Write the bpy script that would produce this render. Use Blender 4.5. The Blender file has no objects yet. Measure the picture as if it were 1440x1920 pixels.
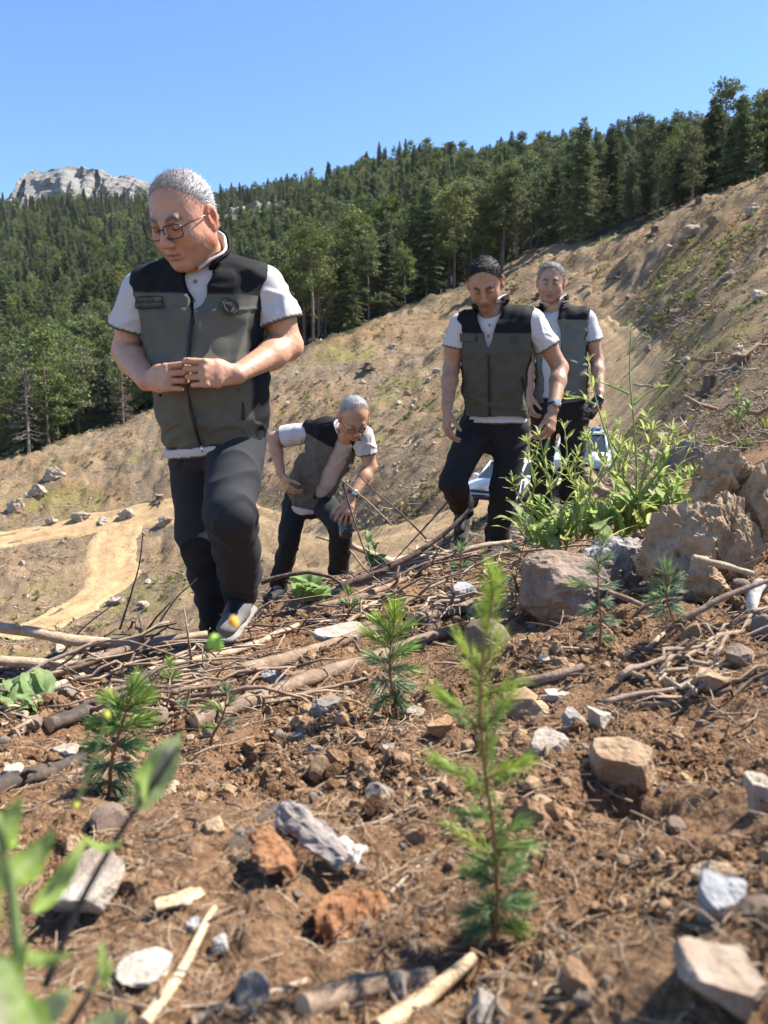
import bpy, math, random
import numpy as np
from mathutils import Vector, Matrix

# ------------------------------------------------------------------ camera, sky, sun, exposure
SC = bpy.context.scene
COL = SC.collection
F_PX, PW, PH, PITCH = 1450.0, 1440.0, 1920.0, math.radians(-7.0)
cam_data = bpy.data.cameras.new('camera')
cam_data.sensor_fit = 'VERTICAL'
cam_data.sensor_height = 36.0
cam_data.lens = F_PX / PH * 36.0
cam_data.clip_start = 0.02
cam_data.clip_end = 20000.0
cam_data.dof.use_dof = True
cam_data.dof.focus_distance = 3.1
cam_data.dof.aperture_fstop = 6.0
cam = bpy.data.objects.new('camera', cam_data)
cam.location = (0, 0, 0)
cam.rotation_euler = (math.pi / 2 + PITCH, 0, 0)
COL.objects.link(cam)
SC.camera = cam

SUN_AZ, SUN_EL = math.radians(72.0), math.radians(53.0)      # azimuth from +Y (view direction) towards +X (right)
world = bpy.data.worlds.new('World')
SC.world = world
world.use_nodes = True
_nt = world.node_tree
_nt.nodes.clear()
_sky = _nt.nodes.new('ShaderNodeTexSky')
_sky.sky_type = 'NISHITA'
_sky.sun_disc = False
_sky.sun_elevation = SUN_EL
_sky.sun_rotation = SUN_AZ
_sky.altitude = 1500.0
_sky.air_density = 1.0
_sky.dust_density = 0.0
_sky.ozone_density = 8.0
_bg = _nt.nodes.new('ShaderNodeBackground')
_bg.inputs['Strength'].default_value = 0.105
_wo = _nt.nodes.new('ShaderNodeOutputWorld')
_nt.links.new(_sky.outputs[0], _bg.inputs[0])
_nt.links.new(_bg.outputs[0], _wo.inputs[0])

sun_data = bpy.data.lights.new('sun', 'SUN')
sun_data.energy = 5.0
sun_data.angle = math.radians(0.53)
sun_data.color = (1.0, 0.94, 0.85)
sun = bpy.data.objects.new('sun', sun_data)
SUN_DIR = Vector((math.sin(SUN_AZ) * math.cos(SUN_EL), math.cos(SUN_AZ) * math.cos(SUN_EL), math.sin(SUN_EL)))
sun.rotation_euler = SUN_DIR.to_track_quat('Z', 'Y').to_euler()
COL.objects.link(sun)

SC.view_settings.view_transform = 'Standard'
SC.view_settings.look = 'None'
SC.view_settings.exposure = 1.45
SC.view_settings.gamma = 1.0
SC.cycles.max_bounces = 6
SC.cycles.diffuse_bounces = 3
SC.cycles.transparent_max_bounces = 12
SC.cycles.caustics_reflective = False
SC.cycles.caustics_refractive = False
SC.cycles.use_denoising = True

# ------------------------------------------------------------------ helpers: projection, noise, meshes, materials
CT, ST = math.cos(PITCH), math.sin(PITCH)

def P(px, py, d):
    """the point seen at photo pixel (px, py) whose horizontal distance in front of the camera is d metres"""
    h, v = (px - 720.0) / F_PX, (960.0 - py) / F_PX
    y = CT - v * ST
    z = ST + v * CT
    return np.array([h / y * d, d, z / y * d])

def rz(py):
    v = (960.0 - py) / F_PX
    return (ST + v * CT) / (CT - v * ST)

def pix(p):
    """photo pixel of a world point (arrays allowed)"""
    p = np.asarray(p, float)
    fwd = p[..., 1] * CT + p[..., 2] * ST
    up = -p[..., 1] * ST + p[..., 2] * CT
    return 720 + F_PX * p[..., 0] / fwd, 960 - F_PX * up / fwd

def V3(*a): return np.array(a, float)
def unit(v):
    v = np.asarray(v, float)
    return v / (np.linalg.norm(v) + 1e-12)

def _hash(ix, iy, iz, seed):
    h = (ix.astype(np.uint32) * np.uint32(374761393) + iy.astype(np.uint32) * np.uint32(668265263)
         + iz.astype(np.uint32) * np.uint32(2147483647) + np.uint32(seed * 974711 + 17))
    h = (h ^ (h >> np.uint32(13))) * np.uint32(1274126177)
    h = h ^ (h >> np.uint32(16))
    return h.astype(np.float64) / 4294967295.0 * 2 - 1

def vn2(x, y, seed=0):
    x = np.asarray(x, float); y = np.asarray(y, float)
    xi, yi = np.floor(x), np.floor(y)
    fx, fy = x - xi, y - yi
    fx = fx * fx * fx * (fx * (fx * 6 - 15) + 10); fy = fy * fy * fy * (fy * (fy * 6 - 15) + 10)
    xi = xi.astype(np.int64); yi = yi.astype(np.int64); o = np.zeros_like(xi)
    a = _hash(xi, yi, o, seed); b = _hash(xi + 1, yi, o, seed); c = _hash(xi, yi + 1, o, seed); d = _hash(xi + 1, yi + 1, o, seed)
    return (a * (1 - fx) + b * fx) * (1 - fy) + (c * (1 - fx) + d * fx) * fy

def fb2(x, y, octv=4, seed=0, gain=0.5):
    s = 0; a = 1.0
    for k in range(octv):
        s = s + a * vn2(x * 2 ** k + 13.7 * k, y * 2 ** k - 7.1 * k, seed + k); a *= gain
    return s

def vn3(p, seed=0):
    i = np.floor(p); f = p - i
    f = f * f * f * (f * (f * 6 - 15) + 10); i = i.astype(np.int64)
    r = 0
    for dx in (0, 1):
        wx = f[:, 0] if dx else 1 - f[:, 0]
        for dy in (0, 1):
            wy = f[:, 1] if dy else 1 - f[:, 1]
            for dz in (0, 1):
                wz = f[:, 2] if dz else 1 - f[:, 2]
                r = r + wx * wy * wz * _hash(i[:, 0] + dx, i[:, 1] + dy, i[:, 2] + dz, seed)
    return r

def fb3(p, octv=3, seed=0, gain=0.5):
    s = 0; a = 1.0
    for k in range(octv):
        s = s + a * vn3(p * 2 ** k + 5.3 * k, seed + k); a *= gain
    return s

def mesh_np(name, V, F, smooth=True, mats=(), midx=None, col=None):
    """V (n,3); F (m,k) array or a list of such arrays (tris and quads mixed)"""
    V = np.asarray(V, np.float32)
    Fs = [np.asarray(f, np.int32) for f in (F if isinstance(F, list) else [F]) if len(f)]
    me = bpy.data.meshes.new(name)
    me.vertices.add(len(V)); me.vertices.foreach_set('co', V.ravel())
    nl = sum(f.size for f in Fs); nf = sum(len(f) for f in Fs)
    me.loops.add(nl); me.loops.foreach_set('vertex_index', np.concatenate([f.ravel() for f in Fs]))
    st = []; o = 0
    for f in Fs:
        st.append(o + np.arange(len(f), dtype=np.int32) * f.shape[1]); o += f.size
    me.polygons.add(nf); me.polygons.foreach_set('loop_start', np.concatenate(st).astype(np.int32))
    me.polygons.foreach_set('use_smooth', np.full(nf, bool(smooth)))
    for m in mats: me.materials.append(m)
    if midx is not None: me.polygons.foreach_set('material_index', np.asarray(midx, np.int32))
    if col is not None:
        at = me.color_attributes.new('Col', 'FLOAT_COLOR', 'POINT')
        c = np.ones((len(V), 4), np.float32); c[:, :col.shape[1]] = col
        at.data.foreach_set('color', c.ravel())
    me.update(calc_edges=True)
    return me

def link(name, me, parent=None, loc=None, **props):
    o = bpy.data.objects.new(name, me)
    COL.objects.link(o)
    if parent is not None: o.parent = parent
    if loc is not None: o.location = Vector(tuple(float(c) for c in loc))
    for k, v in props.items(): o[k] = v
    return o

def thing(name, label, cat, loc=(0, 0, 0), group=None, me=None):
    o = link(name, me, loc=loc, label=label, category=cat)
    if group: o['group'] = group
    return o

class MB:
    """collects vertices and faces for one mesh"""
    def __init__(s): s.v = []; s.q = []; s.t = []; s.n = 0; s.c = []
    def add(s, V, Q=None, T=None, c=None):
        V = np.asarray(V, float).reshape(-1, 3)
        if Q is not None and len(Q): s.q.append(np.asarray(Q, int) + s.n)
        if T is not None and len(T): s.t.append(np.asarray(T, int) + s.n)
        s.v.append(V); s.n += len(V)
        if c is not None: s.c.append(np.broadcast_to(np.asarray(c, float), (len(V), 3)))
    def mesh(s, name, mats=(), smooth=True):
        V = np.concatenate(s.v); F = []
        if s.q: F.append(np.concatenate(s.q))
        if s.t: F.append(np.concatenate(s.t))
        col = np.concatenate(s.c) if s.c and sum(map(len, s.c)) == len(V) else None
        return mesh_np(name, V, F, smooth, mats, None, col)

def frame(w, hint=(0, 0, 1)):
    w = unit(w); h = np.asarray(hint, float)
    if abs(np.dot(w, h)) > 0.95: h = np.array([1.0, 0, 0])
    x = unit(np.cross(h, w)); return x, np.cross(w, x), w

def tube(pts, rad, n=8, cap=True, rough=0.0, rng=None):
    """verts, quads, tris of a tube along pts with radii rad"""
    pts = np.asarray(pts, float); m = len(pts)
    rad = np.broadcast_to(np.asarray(rad, float), (m,))
    tg = np.gradient(pts, axis=0)
    x, y, w = frame(tg[0])
    a = np.arange(n) / n * 2 * np.pi
    V = []
    for i in range(m):
        w = unit(tg[i]); x = unit(x - w * np.dot(x, w)); y = np.cross(w, x)
        r = rad[i] * (1 + (rough * rng.uniform(-1, 1, n) if rough else 0)) * np.ones(n)
        V.append(pts[i] + (np.cos(a) * r)[:, None] * x + (np.sin(a) * r)[:, None] * y)
    V = np.concatenate(V)
    i, j = np.meshgrid(np.arange(m - 1), np.arange(n), indexing='ij')
    i = i.ravel(); j = j.ravel(); k = (j + 1) % n
    Q = np.stack([i * n + j, i * n + k, (i + 1) * n + k, (i + 1) * n + j], 1)
    T = []
    if cap:
        V = np.concatenate([V, pts[:1], pts[-1:]])
        for j in range(n):
            T.append([m * n, (j + 1) % n, j]); T.append([m * n + 1, (m - 1) * n + j, (m - 1) * n + (j + 1) % n])
    return V, Q, np.array(T, int).reshape(-1, 3)

# materials
MATS = {}
class NB:
    """small node-builder"""
    def __init__(s, name, rough=0.8, spec=0.3):
        s.m = bpy.data.materials.new(name); s.m.use_nodes = True
        s.t = s.m.node_tree; s.t.nodes.clear()
        s.out = s.n('ShaderNodeOutputMaterial'); s.b = s.n('ShaderNodeBsdfPrincipled')
        s.b.inputs['Roughness'].default_value = rough
        s.b.inputs['Specular IOR Level'].default_value = spec
        s.l(s.b.outputs[0], s.out.inputs[0]); MATS[name] = s.m
    def n(s, t, **kw):
        n = s.t.nodes.new(t)
        for k, v in kw.items(): setattr(n, k, v)
        return n
    def l(s, a, b): s.t.links.new(a, b)
    def coord(s, kind='Object', scale=1.0):
        if kind == 'Position':
            o = s.n('ShaderNodeNewGeometry').outputs['Position']
        else:
            o = s.n('ShaderNodeTexCoord').outputs[kind]
        if scale != 1.0:
            mp = s.n('ShaderNodeMapping'); mp.inputs['Scale'].default_value = scale if hasattr(scale, '__len__') else (scale,) * 3
            s.l(o, mp.inputs[0]); o = mp.outputs[0]
        return o
    def noise(s, co, scale, detail=4, rough=0.55, dist=0.0):
        n = s.n('ShaderNodeTexNoise'); n.inputs['Scale'].default_value = scale; n.inputs['Detail'].default_value = detail
        n.inputs['Roughness'].default_value = rough; n.inputs['Distortion'].default_value = dist
        s.l(co, n.inputs['Vector']); return n.outputs[0]
    def voro(s, co, scale, feature='F1', out='Distance'):
        n = s.n('ShaderNodeTexVoronoi', feature=feature); n.inputs['Scale'].default_value = scale
        s.l(co, n.inputs['Vector']); return n.outputs[out]
    def ramp(s, f, stops, interp='LINEAR'):
        r = s.n('ShaderNodeValToRGB'); r.color_ramp.interpolation = interp; e = r.color_ramp.elements
        while len(e) < len(stops): e.new(0.5)
        for el, (p, c) in zip(e, stops):
            el.position = p; el.color = (*c, 1) if len(c) == 3 else c
        s.l(f, r.inputs[0]); return r.outputs[0]
    def mix(s, f, a, b, mode='MIX'):
        m = s.n('ShaderNodeMix', data_type='RGBA', blend_type=mode)
        for sock, v in ((m.inputs[0], f), (m.inputs[6], a), (m.inputs[7], b)):
            if hasattr(v, 'is_output'): s.l(v, sock)
            elif hasattr(v, '__len__'): sock.default_value = (*v, 1)
            else: sock.default_value = v
        return m.outputs[2]
    def math(s, op, a, b=0.0):
        m = s.n('ShaderNodeMath', operation=op)
        for sock, v in ((m.inputs[0], a), (m.inputs[1], b)):
            if hasattr(v, 'is_output'): s.l(v, sock)
            else: sock.default_value = v
        return m.outputs[0]
    def attr(s, name='Col', out=0):
        a = s.n('ShaderNodeAttribute'); a.attribute_name = name; return a.outputs[out]
    def rnd(s): return s.n('ShaderNodeObjectInfo').outputs['Random']
    def col(s, c):
        if hasattr(c, 'is_output'): s.l(c, s.b.inputs['Base Color'])
        else: s.b.inputs['Base Color'].default_value = (*c, 1)
        return s
    def bump(s, h, strength=0.5, dist=0.01):
        b = s.n('ShaderNodeBump'); b.inputs['Strength'].default_value = strength; b.inputs['Distance'].default_value = dist
        s.l(h, b.inputs['Height']); s.l(b.outputs[0], s.b.inputs['Normal']); return s
    def translucent(s, c, f):
        t = s.n('ShaderNodeBsdfTranslucent'); mx = s.n('ShaderNodeMixShader'); mx.inputs[0].default_value = f
        if hasattr(c, 'is_output'): s.l(c, t.inputs[0])
        else: t.inputs[0].default_value = (*c, 1)
        s.l(s.b.outputs[0], mx.inputs[1]); s.l(t.outputs[0], mx.inputs[2]); s.l(mx.outputs[0], s.out.inputs[0]); return s

def scatter(name, protos, pos, rot, scl, idx, **props):
    """one object of geometry-node instances: protos are meshes, pos (n,3), rot euler (n,3), scl (n,3), idx (n,)"""
    me = bpy.data.meshes.new(name)
    n = len(pos); me.vertices.add(n); me.vertices.foreach_set('co', np.asarray(pos, np.float32).ravel())
    for nm, arr in (('rot', rot), ('scl', scl)):
        a = me.attributes.new(nm, 'FLOAT_VECTOR', 'POINT'); a.data.foreach_set('vector', np.asarray(arr, np.float32).ravel())
    a = me.attributes.new('idx', 'INT', 'POINT'); a.data.foreach_set('value', np.asarray(idx, np.int32))
    c = bpy.data.collections.new(name + '_kinds')
    for k, p in enumerate(protos):
        c.objects.link(bpy.data.objects.new('%s_kind_%02d' % (name, k), p))
    ng = bpy.data.node_groups.new(name, 'GeometryNodeTree')
    ng.interface.new_socket('Geometry', in_out='INPUT', socket_type='NodeSocketGeometry')
    ng.interface.new_socket('Geometry', in_out='OUTPUT', socket_type='NodeSocketGeometry')
    N = ng.nodes.new; L = ng.links.new
    gi, go = N('NodeGroupInput'), N('NodeGroupOutput')
    ci = N('GeometryNodeCollectionInfo'); ci.inputs['Collection'].default_value = c
    ci.inputs['Separate Children'].default_value = True; ci.inputs['Reset Children'].default_value = True
    ip = N('GeometryNodeInstanceOnPoints'); ip.inputs['Pick Instance'].default_value = True
    def at(nm, t):
        a = N('GeometryNodeInputNamedAttribute'); a.data_type = t; a.inputs['Name'].default_value = nm; return a.outputs['Attribute']
    er = N('FunctionNodeEulerToRotation')
    L(at('rot', 'FLOAT_VECTOR'), er.inputs[0])
    L(gi.outputs[0], ip.inputs['Points']); L(ci.outputs[0], ip.inputs['Instance'])
    L(at('idx', 'INT'), ip.inputs['Instance Index']); L(er.outputs[0], ip.inputs['Rotation'])
    L(at('scl', 'FLOAT_VECTOR'), ip.inputs['Scale']); L(ip.outputs[0], go.inputs[0])
    o = link(name, me, **props)
    md = o.modifiers.new('scatter', 'NODES'); md.node_group = ng
    return o

def set_tree(root, label, cat, group=None):
    root['label'] = label; root['category'] = cat
    if group: root['group'] = group
# ------------------------------------------------------------------ terrain: control points (distance, photo row) per photo column
_near = {
  -900: [(.3, 'z-.42'), (.6, 'z-.5'), (1.2, 'z-.62'), (2.2, 'z-.85'), (3.5, 'z-1.6')],
  0:    [(.3, 'z-.42'), (.5, 'z-.44'), (.9, 1600), (1.4, 1400), (2.0, 1285), (2.5, 1250), (3.2, 'z-1.12'), (6, 'z-2.9'), (14, 'z-6.5')],
  300:  [(.3, 'z-.42'), (.5, 'z-.44'), (.9, 1590), (1.4, 1390), (2.0, 1275), (2.6, 1222), (3.2, 'z-1.0'), (6, 'z-2.4'), (14, 'z-6.2')],
  520:  [(.3, 'z-.42'), (.5, 'z-.44'), (.9, 1590), (1.4, 1375), (2.0, 1262), (2.7, 1198), (3.6, 1150), (5.1, 1112), (5.9, 'z-1.5'), (9, 'z-3.6'), (16, 'z-6.6')],
  720:  [(.3, 'z-.42'), (.5, 'z-.44'), (.9, 1585), (1.4, 1365), (2.0, 1240), (2.7, 1160), (3.6, 1090), (4.8, 1060), (5.9, 'z-1.25'), (9, 'z-3.0'), (16, 'z-5.2')],
  930:  [(.3, 'z-.42'), (.5, 'z-.43'), (.9, 1565), (1.4, 1330), (2.0, 1190), (2.7, 1110), (4.2, 1042), (5.2, 1025), (6.5, 'z-1.3'), (12, 'z-2.6'), (20, 'z-3.6')],
  1100: [(.3, 'z-.42'), (.5, 'z-.42'), (.9, 1540), (1.4, 1290), (1.9, 1165), (2.5, 1085), (3.4, 1020), (5.0, 1000), (7, 'z-1.1'), (12, 'z-1.9'), (20, 'z-2.3')],
  1270: [(.3, 'z-.41'), (.5, 'z-.41'), (.9, 1520), (1.4, 1265), (1.9, 1130), (2.5, 1050), (3.4, 985), (6, 925), (10, 890), (20, 800)],
  1440: [(.3, 'z-.40'), (.5, 'z-.40'), (.9, 1490), (1.4, 1235), (1.9, 1100), (2.5, 1010), (3.4, 950), (6, 860), (12, 740), (19, 660)],
  2300: [(.3, 'z-.36'), (.9, 'z-.42'), (1.9, 'z-.25'), (6, 'z.5'), (12, 'z2.4'), (19, 'z5.5')],
}
_far = {
  -900: [(45, 1250), (60, 1080), (80, 930), (100, 900), (140, 800), (220, 640), (350, 520), (600, 430), (750, 420), (1200, 'z120'), (4000, 'z-100')],
  0:    [(42, 1225), (47, 1180), (52, 1130), (58, 1062), (64, 1002), (72, 930), (82, 868), (100, 872), (130, 815), (200, 650), (350, 500), (500, 420), (620, 398), (760, 420), (1200, 'z120'), (4000, 'z-100')],
  300:  [(42, 1200), (52, 1100), (58, 1030), (63, 965), (72, 870), (85, 772), (105, 778), (140, 715), (220, 595), (350, 490), (500, 410), (620, 388), (760, 420), (1200, 'z120'), (4000, 'z-100')],
  450:  [(40, 1150), (50, 1050), (60, 940), (72, 810), (87, 705), (108, 700), (150, 620), (240, 510), (380, 430), (520, 395), (620, 383), (760, 420), (1200, 'z120'), (4000, 'z-100')],
  600:  [(36, 1105), (45, 1015), (55, 900), (70, 760), (90, 640), (112, 628), (150, 565), (250, 460), (400, 385), (520, 352), (700, 400), (1200, 'z100'), (4000, 'z-100')],
  700:  [(32, 1060), (42, 960), (55, 830), (72, 700), (95, 600), (115, 585), (155, 520), (250, 410), (400, 325), (490, 300), (650, 360), (1200, 'z90'), (4000, 'z-100')],
  840:  [(28, 1010), (40, 885), (60, 740), (85, 628), (101, 562), (122, 545), (160, 475), (230, 405), (320, 338), (400, 325), (600, 380), (1200, 'z60'), (4000, 'z-100')],
  1000: [(25, 950), (30, 885), (40, 780), (50, 700), (65, 605), (85, 522), (100, 482), (122, 465), (170, 405), (230, 348), (300, 326), (500, 370), (1200, 'z50'), (4000, 'z-100')],
  1110: [(25, 915), (30, 872), (35, 820), (42, 745), (52, 675), (68, 575), (90, 462), (105, 448), (150, 385), (210, 335), (270, 315), (450, 360), (1200, 'z50'), (4000, 'z-100')],
  1200: [(20, 845), (25, 800), (30, 752), (36, 700), (48, 600), (65, 500), (85, 422), (105, 405), (140, 362), (190, 318), (240, 302), (400, 350), (1200, 'z50'), (4000, 'z-100')],
  1320: [(20, 722), (30, 620), (45, 500), (62, 402), (74, 365), (95, 368), (130, 355), (180, 330), (230, 318), (350, 350), (1200, 'z50'), (4000, 'z-100')],
  1440: [(30, 540), (45, 400), (60, 318), (72, 345), (90, 372), (130, 372), (170, 355), (220, 345), (300, 350), (1200, 'z50'), (4000, 'z-100')],
  2300: [(30, 'z11'), (45, 'z20'), (60, 'z28'), (80, 'z30'), (150, 'z50'), (300, 'z60'), (1200, 'z50'), (4000, 'z-100')],
}
def _z(d, k): return float(k[1:]) if isinstance(k, str) else rz(k) * d
LD = np.linspace(math.log(.25), math.log(4200), 700)
CG = np.linspace(-900, 2300, 321)
def _column(tab, px):
    a = tab[px]; d = np.log([q[0] for q in a]); z = np.array([_z(*q) for q in a]); return d, z
def _interp_col(tab, px):
    ks = sorted(tab)
    return None
def _dense(tab):
    ks = sorted(tab); rows = []
    for k in ks:
        d, z = _column(tab, k); rows.append(np.interp(np.exp(LD), np.exp(d), z))
    rows = np.array(rows)
    return np.stack([np.interp(CG, ks, rows[:, i]) for i in range(len(LD))], 1)
def _joined():
    # near and far columns are sampled on the union of column positions, then merged per column along distance
    ks = sorted(set(_near) | set(_far))
    out = []
    def at(tab, px):
        q = sorted(tab)
        if px in tab: return [(d, _z(d, k)) for d, k in tab[px]]
        lo = max(k for k in q if k < px); hi = min(k for k in q if k > px); t = (px - lo) / (hi - lo)
        ds = sorted(set([d for d, _ in tab[lo]] + [d for d, _ in tab[hi]]))
        a = np.interp(ds, [d for d, _ in tab[lo]], [_z(*x) for x in tab[lo]])
        b = np.interp(ds, [d for d, _ in tab[hi]], [_z(*x) for x in tab[hi]])
        return list(zip(ds, a * (1 - t) + b * t))
    for k in ks:
        n = at(_near, k); f = at(_far, k)
        if k not in _near: n = [q for q in n if q[0] < f[0][0] * .7]
        if k not in _far: f = [q for q in f if q[0] > n[-1][0] * 1.3]
        pts = sorted(n + [q for q in f if q[0] > n[-1][0] * 1.05])
        out.append(np.interp(np.exp(LD), [p[0] for p in pts], [p[1] for p in pts]))
    out = np.array(out)
    return np.stack([np.interp(CG, ks, out[:, i]) for i in range(len(LD))], 1)
def _blur(A, ax, s):
    r = int(3 * s); k = np.exp(-.5 * (np.arange(-r, r + 1) / s) ** 2); k /= k.sum()
    A = np.moveaxis(A, ax, 0); Ap = np.concatenate([np.repeat(A[:1], r, 0), A, np.repeat(A[-1:], r, 0)])
    B = sum(k[i] * Ap[i:i + len(A)] for i in range(2 * r + 1)); return np.moveaxis(B, 0, ax)
ZT = _joined()
ZT = _blur(_blur(ZT, 1, 4.0), 0, 4.0)

def ground0(x, y):
    """smooth terrain height"""
    x = np.asarray(x, float); y = np.asarray(y, float)
    s = np.maximum(y, .3)
    c = np.clip((720 + F_PX * x / s / 1.0 - CG[0]) / (CG[1] - CG[0]), 0, len(CG) - 1.001)
    l = np.clip((np.log(s) - LD[0]) / (LD[1] - LD[0]), 0, len(LD) - 1.001)
    i = c.astype(int); j = l.astype(int); u = c - i; v = l - j
    return (ZT[i, j] * (1 - u) * (1 - v) + ZT[i + 1, j] * u * (1 - v) + ZT[i, j + 1] * (1 - u) * v + ZT[i + 1, j + 1] * u * v)

def hit(px, py, d0=.4, d1=900, fn=None):
    """first terrain point seen at a photo pixel"""
    fn = fn or ground0; k = P(px, py, 1.0)
    d = np.exp(np.linspace(math.log(d0), math.log(d1), 420)); under = fn(k[0] * d, d) > k[2] * d
    if not under.any(): return None
    i = max(np.argmax(under), 1); d = np.linspace(d[i - 1], d[i], 24); under = fn(k[0] * d, d) > k[2] * d
    return k * d[np.argmax(under) if under.any() else -1]

# dirt tracks: photo pixels -> terrain -> smoothed centre lines
def _line(px, dens=60):
    p = [hit(a, b, d0) for a, b, d0 in px]; p = np.array([q[:2] for q in p if q is not None])
    s = np.concatenate([[0], np.cumsum(np.linalg.norm(np.diff(p, axis=0), axis=1))])
    t = np.linspace(0, s[-1], dens * len(p))
    q = np.stack([np.interp(t, s, p[:, 0]), np.interp(t, s, p[:, 1])], 1)
    return _blur(q, 0, dens * .3)
TRACKS = [
    (_line([(1120, 600, 12), (1142, 640, 12), (1160, 690, 12), (1180, 745, 12), (1165, 800, 12), (1100, 868, 12), (990, 925, 14), (850, 985, 14), (700, 1030, 14), (560, 1015, 14), (480, 985, 14), (390, 950, 14), (300, 955, 14), (150, 985, 14), (0, 1010, 14), (-200, 1040, 14)]), 1.75),
    (_line([(310, 953, 14), (245, 975, 14), (210, 1010, 14), (208, 1050, 14), (215, 1085, 14), (165, 1125, 14), (90, 1165, 14), (0, 1200, 14)]), 1.75),
]
def track_dist(x, y):
    x = np.asarray(x, float); y = np.asarray(y, float)
    best = np.full(x.shape, 1e3)
    if np.ndim(x) and x.size > 50:
        m = (np.hypot(x, y) > 16) & (y < 110)
        if not m.all():
            if m.any(): best[m] = track_dist(x[m], y[m])
            return best
    for line, w in TRACKS:
        for q in line[::6]:
            best = np.minimum(best, np.hypot(x - q[0], y - q[1]) - w)
    return best

PITS = []
for _px, _py, _r, _dp in [(1165, 1515, .050, .055), (1230, 1540, .035, .03), (585, 1735, .035, .045), (540, 1640, .03, .03), (610, 1455, .045, .035), (560, 1480, .03, .02), (445, 1395, .045, .04), (690, 1500, .05, .03), (1330, 1450, .07, .04), (1250, 1350, .08, .04), (1420, 1380, .08, .04), (960, 1760, .03, .02), (860, 1800, .03, .02), (1180, 1240, .10, .03)]:
    _q = hit(_px, _py, .4, 6); PITS.append((_q[0], _q[1], _r, _dp))
def ground(x, y, fine=True):
    """terrain height with relief: clods and hollows close by, hummocks and gullies on the hillside"""
    x = np.asarray(x, float); y = np.asarray(y, float)
    z = ground0(x, y)
    r = np.hypot(x, y)
    near = np.clip((9 - r) / 5, 0, 1)
    far = np.clip((r - 5) / 12, 0, 1)
    if np.any(near > 0):
        n = .035 * fb2(x * 2.1, y * 2.1, 3, 3)
        if fine:
            n = n + .016 * fb2(x * 9, y * 9, 3, 11) - .03 * np.clip(fb2(x * 5.3 + 9, y * 5.3, 2, 29) - .45, 0, 1)
            n = n + .006 * fb2(x * 42, y * 42, 3, 21)
        for qx, qy, qr, qd in PITS: n = n - qd * np.exp(-(((x - qx) / qr) ** 2 + ((y - qy) / qr) ** 2))
        z = z + near * n
    if np.any(far > 0):
        td = np.clip(track_dist(x, y) / 1.6, 0, 1) if fine else 1.0
        amp = np.clip(r / 60, .25, 3)
        n = .60 * fb2(x * .11, y * .11, 3, 41) + .42 * np.abs(fb2(x * .38, y * .38, 3, 51)) + .17 * fb2(x * 1.3, y * 1.3, 3, 61)
        n = n * np.where(r > 130, 1 + (r - 130) / 60 * .6, 1)
        z = z + far * td * n * np.minimum(amp, 1.2)
        if fine:     # the track is cut into the slope: bank on its upper side
            z = z - far * .07 * np.clip(1 - track_dist(x, y) / .8, 0, 1)
    return z

def mat_ground():
    b = NB('soil', .95, .1)
    po = b.coord('Position')
    sep = b.n('ShaderNodeSeparateXYZ'); b.l(po, sep.inputs[0])
    # near soil: red-brown crumbs with pale dry litter
    n1 = b.noise(po, 5.0, 6, .6); n2 = b.noise(po, 55.0, 5, .65); n3 = b.noise(po, 1.3, 4)
    near = b.ramp(n2, [(.28, (.07, .039, .022)), (.5, (.205, .117, .064)), (.68, (.315, .195, .112)), (.85, (.42, .295, .185))])
    near = b.mix(b.ramp(n1, [(.35, (0, 0, 0)), (.7, (1, 1, 1))]), near, b.mix(.55, near, (.28, .175, .10)))
    near = b.mix(b.ramp(n3, [(.42, (0, 0, 0)), (.66, (1, 1, 1))]), near, b.mix(.5, near, (.19, .097, .052)))
    # hillside: dry brown litter, pale stony soil, faint green weeds
    m1 = b.noise(po, .055, 5, .6); m2 = b.noise(po, .5, 6, .7); m3 = b.noise(po, 3.0, 5, .7); m4 = b.noise(po, .12, 4, .6, .6)
    far = b.ramp(m2, [(.25, (.085, .058, .034)), (.45, (.245, .172, .10)), (.62, (.375, .27, .162)), (.8, (.50, .38, .245))])
    far = b.mix(b.ramp(m3, [(.4, (0, 0, 0)), (.75, (.8, .8, .8))]), far, (.44, .335, .215))
    far = b.mix(b.ramp(m1, [(.45, (0, 0, 0)), (.62, (.55, .55, .55))]), far, (.33, .19, .085))
    m5 = b.noise(po, 9.0, 5, .75); far = b.mix(b.ramp(m5, [(.38, (.75, .75, .75)), (.52, (0, 0, 0))]), far, b.mix(.65, far, (.05, .032, .02)))
    far = b.mix(b.ramp(b.noise(po, .16, 5, .65), [(.48, (0, 0, 0)), (.62, (.6, .6, .6))]), far, (.24, .19, .135))
    gm = b.math('MULTIPLY', b.ramp(m4, [(.52, (0, 0, 0)), (.64, (1, 1, 1))]), b.ramp(m2, [(.35, (.15, .15, .15)), (.65, (.9, .9, .9))]))
    far = b.mix(gm, far, (.23, .225, .065))
    ds = b.n('ShaderNodeVectorMath', operation='LENGTH'); b.l(po, ds.inputs[0])
    f = b.n('ShaderNodeMapRange'); f.inputs[1].default_value = 6; f.inputs[2].default_value = 16; b.l(ds.outputs['Value'], f.inputs[0])
    c = b.mix(f.outputs[0], near, far)
    # forest floor beyond the felled slope
    at = b.attr('Col')
    sp = b.n('ShaderNodeSeparateColor'); b.l(at, sp.inputs[0])
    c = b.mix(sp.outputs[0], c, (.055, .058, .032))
    c = b.mix(sp.outputs[1], c, (.22, .21, .075))
    b.col(c)
    hb = b.math('ADD', b.math('ADD', b.math('MULTIPLY', b.noise(po, 90, 6, .7), .016), b.math('MULTIPLY', b.voro(po, 130), .007)), b.math('MULTIPLY', b.noise(po, 2.2, 7, .75), b.math('MULTIPLY', f.outputs[0], .6)))
    b.bump(hb, .9, 1.0)
    return b.m

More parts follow.
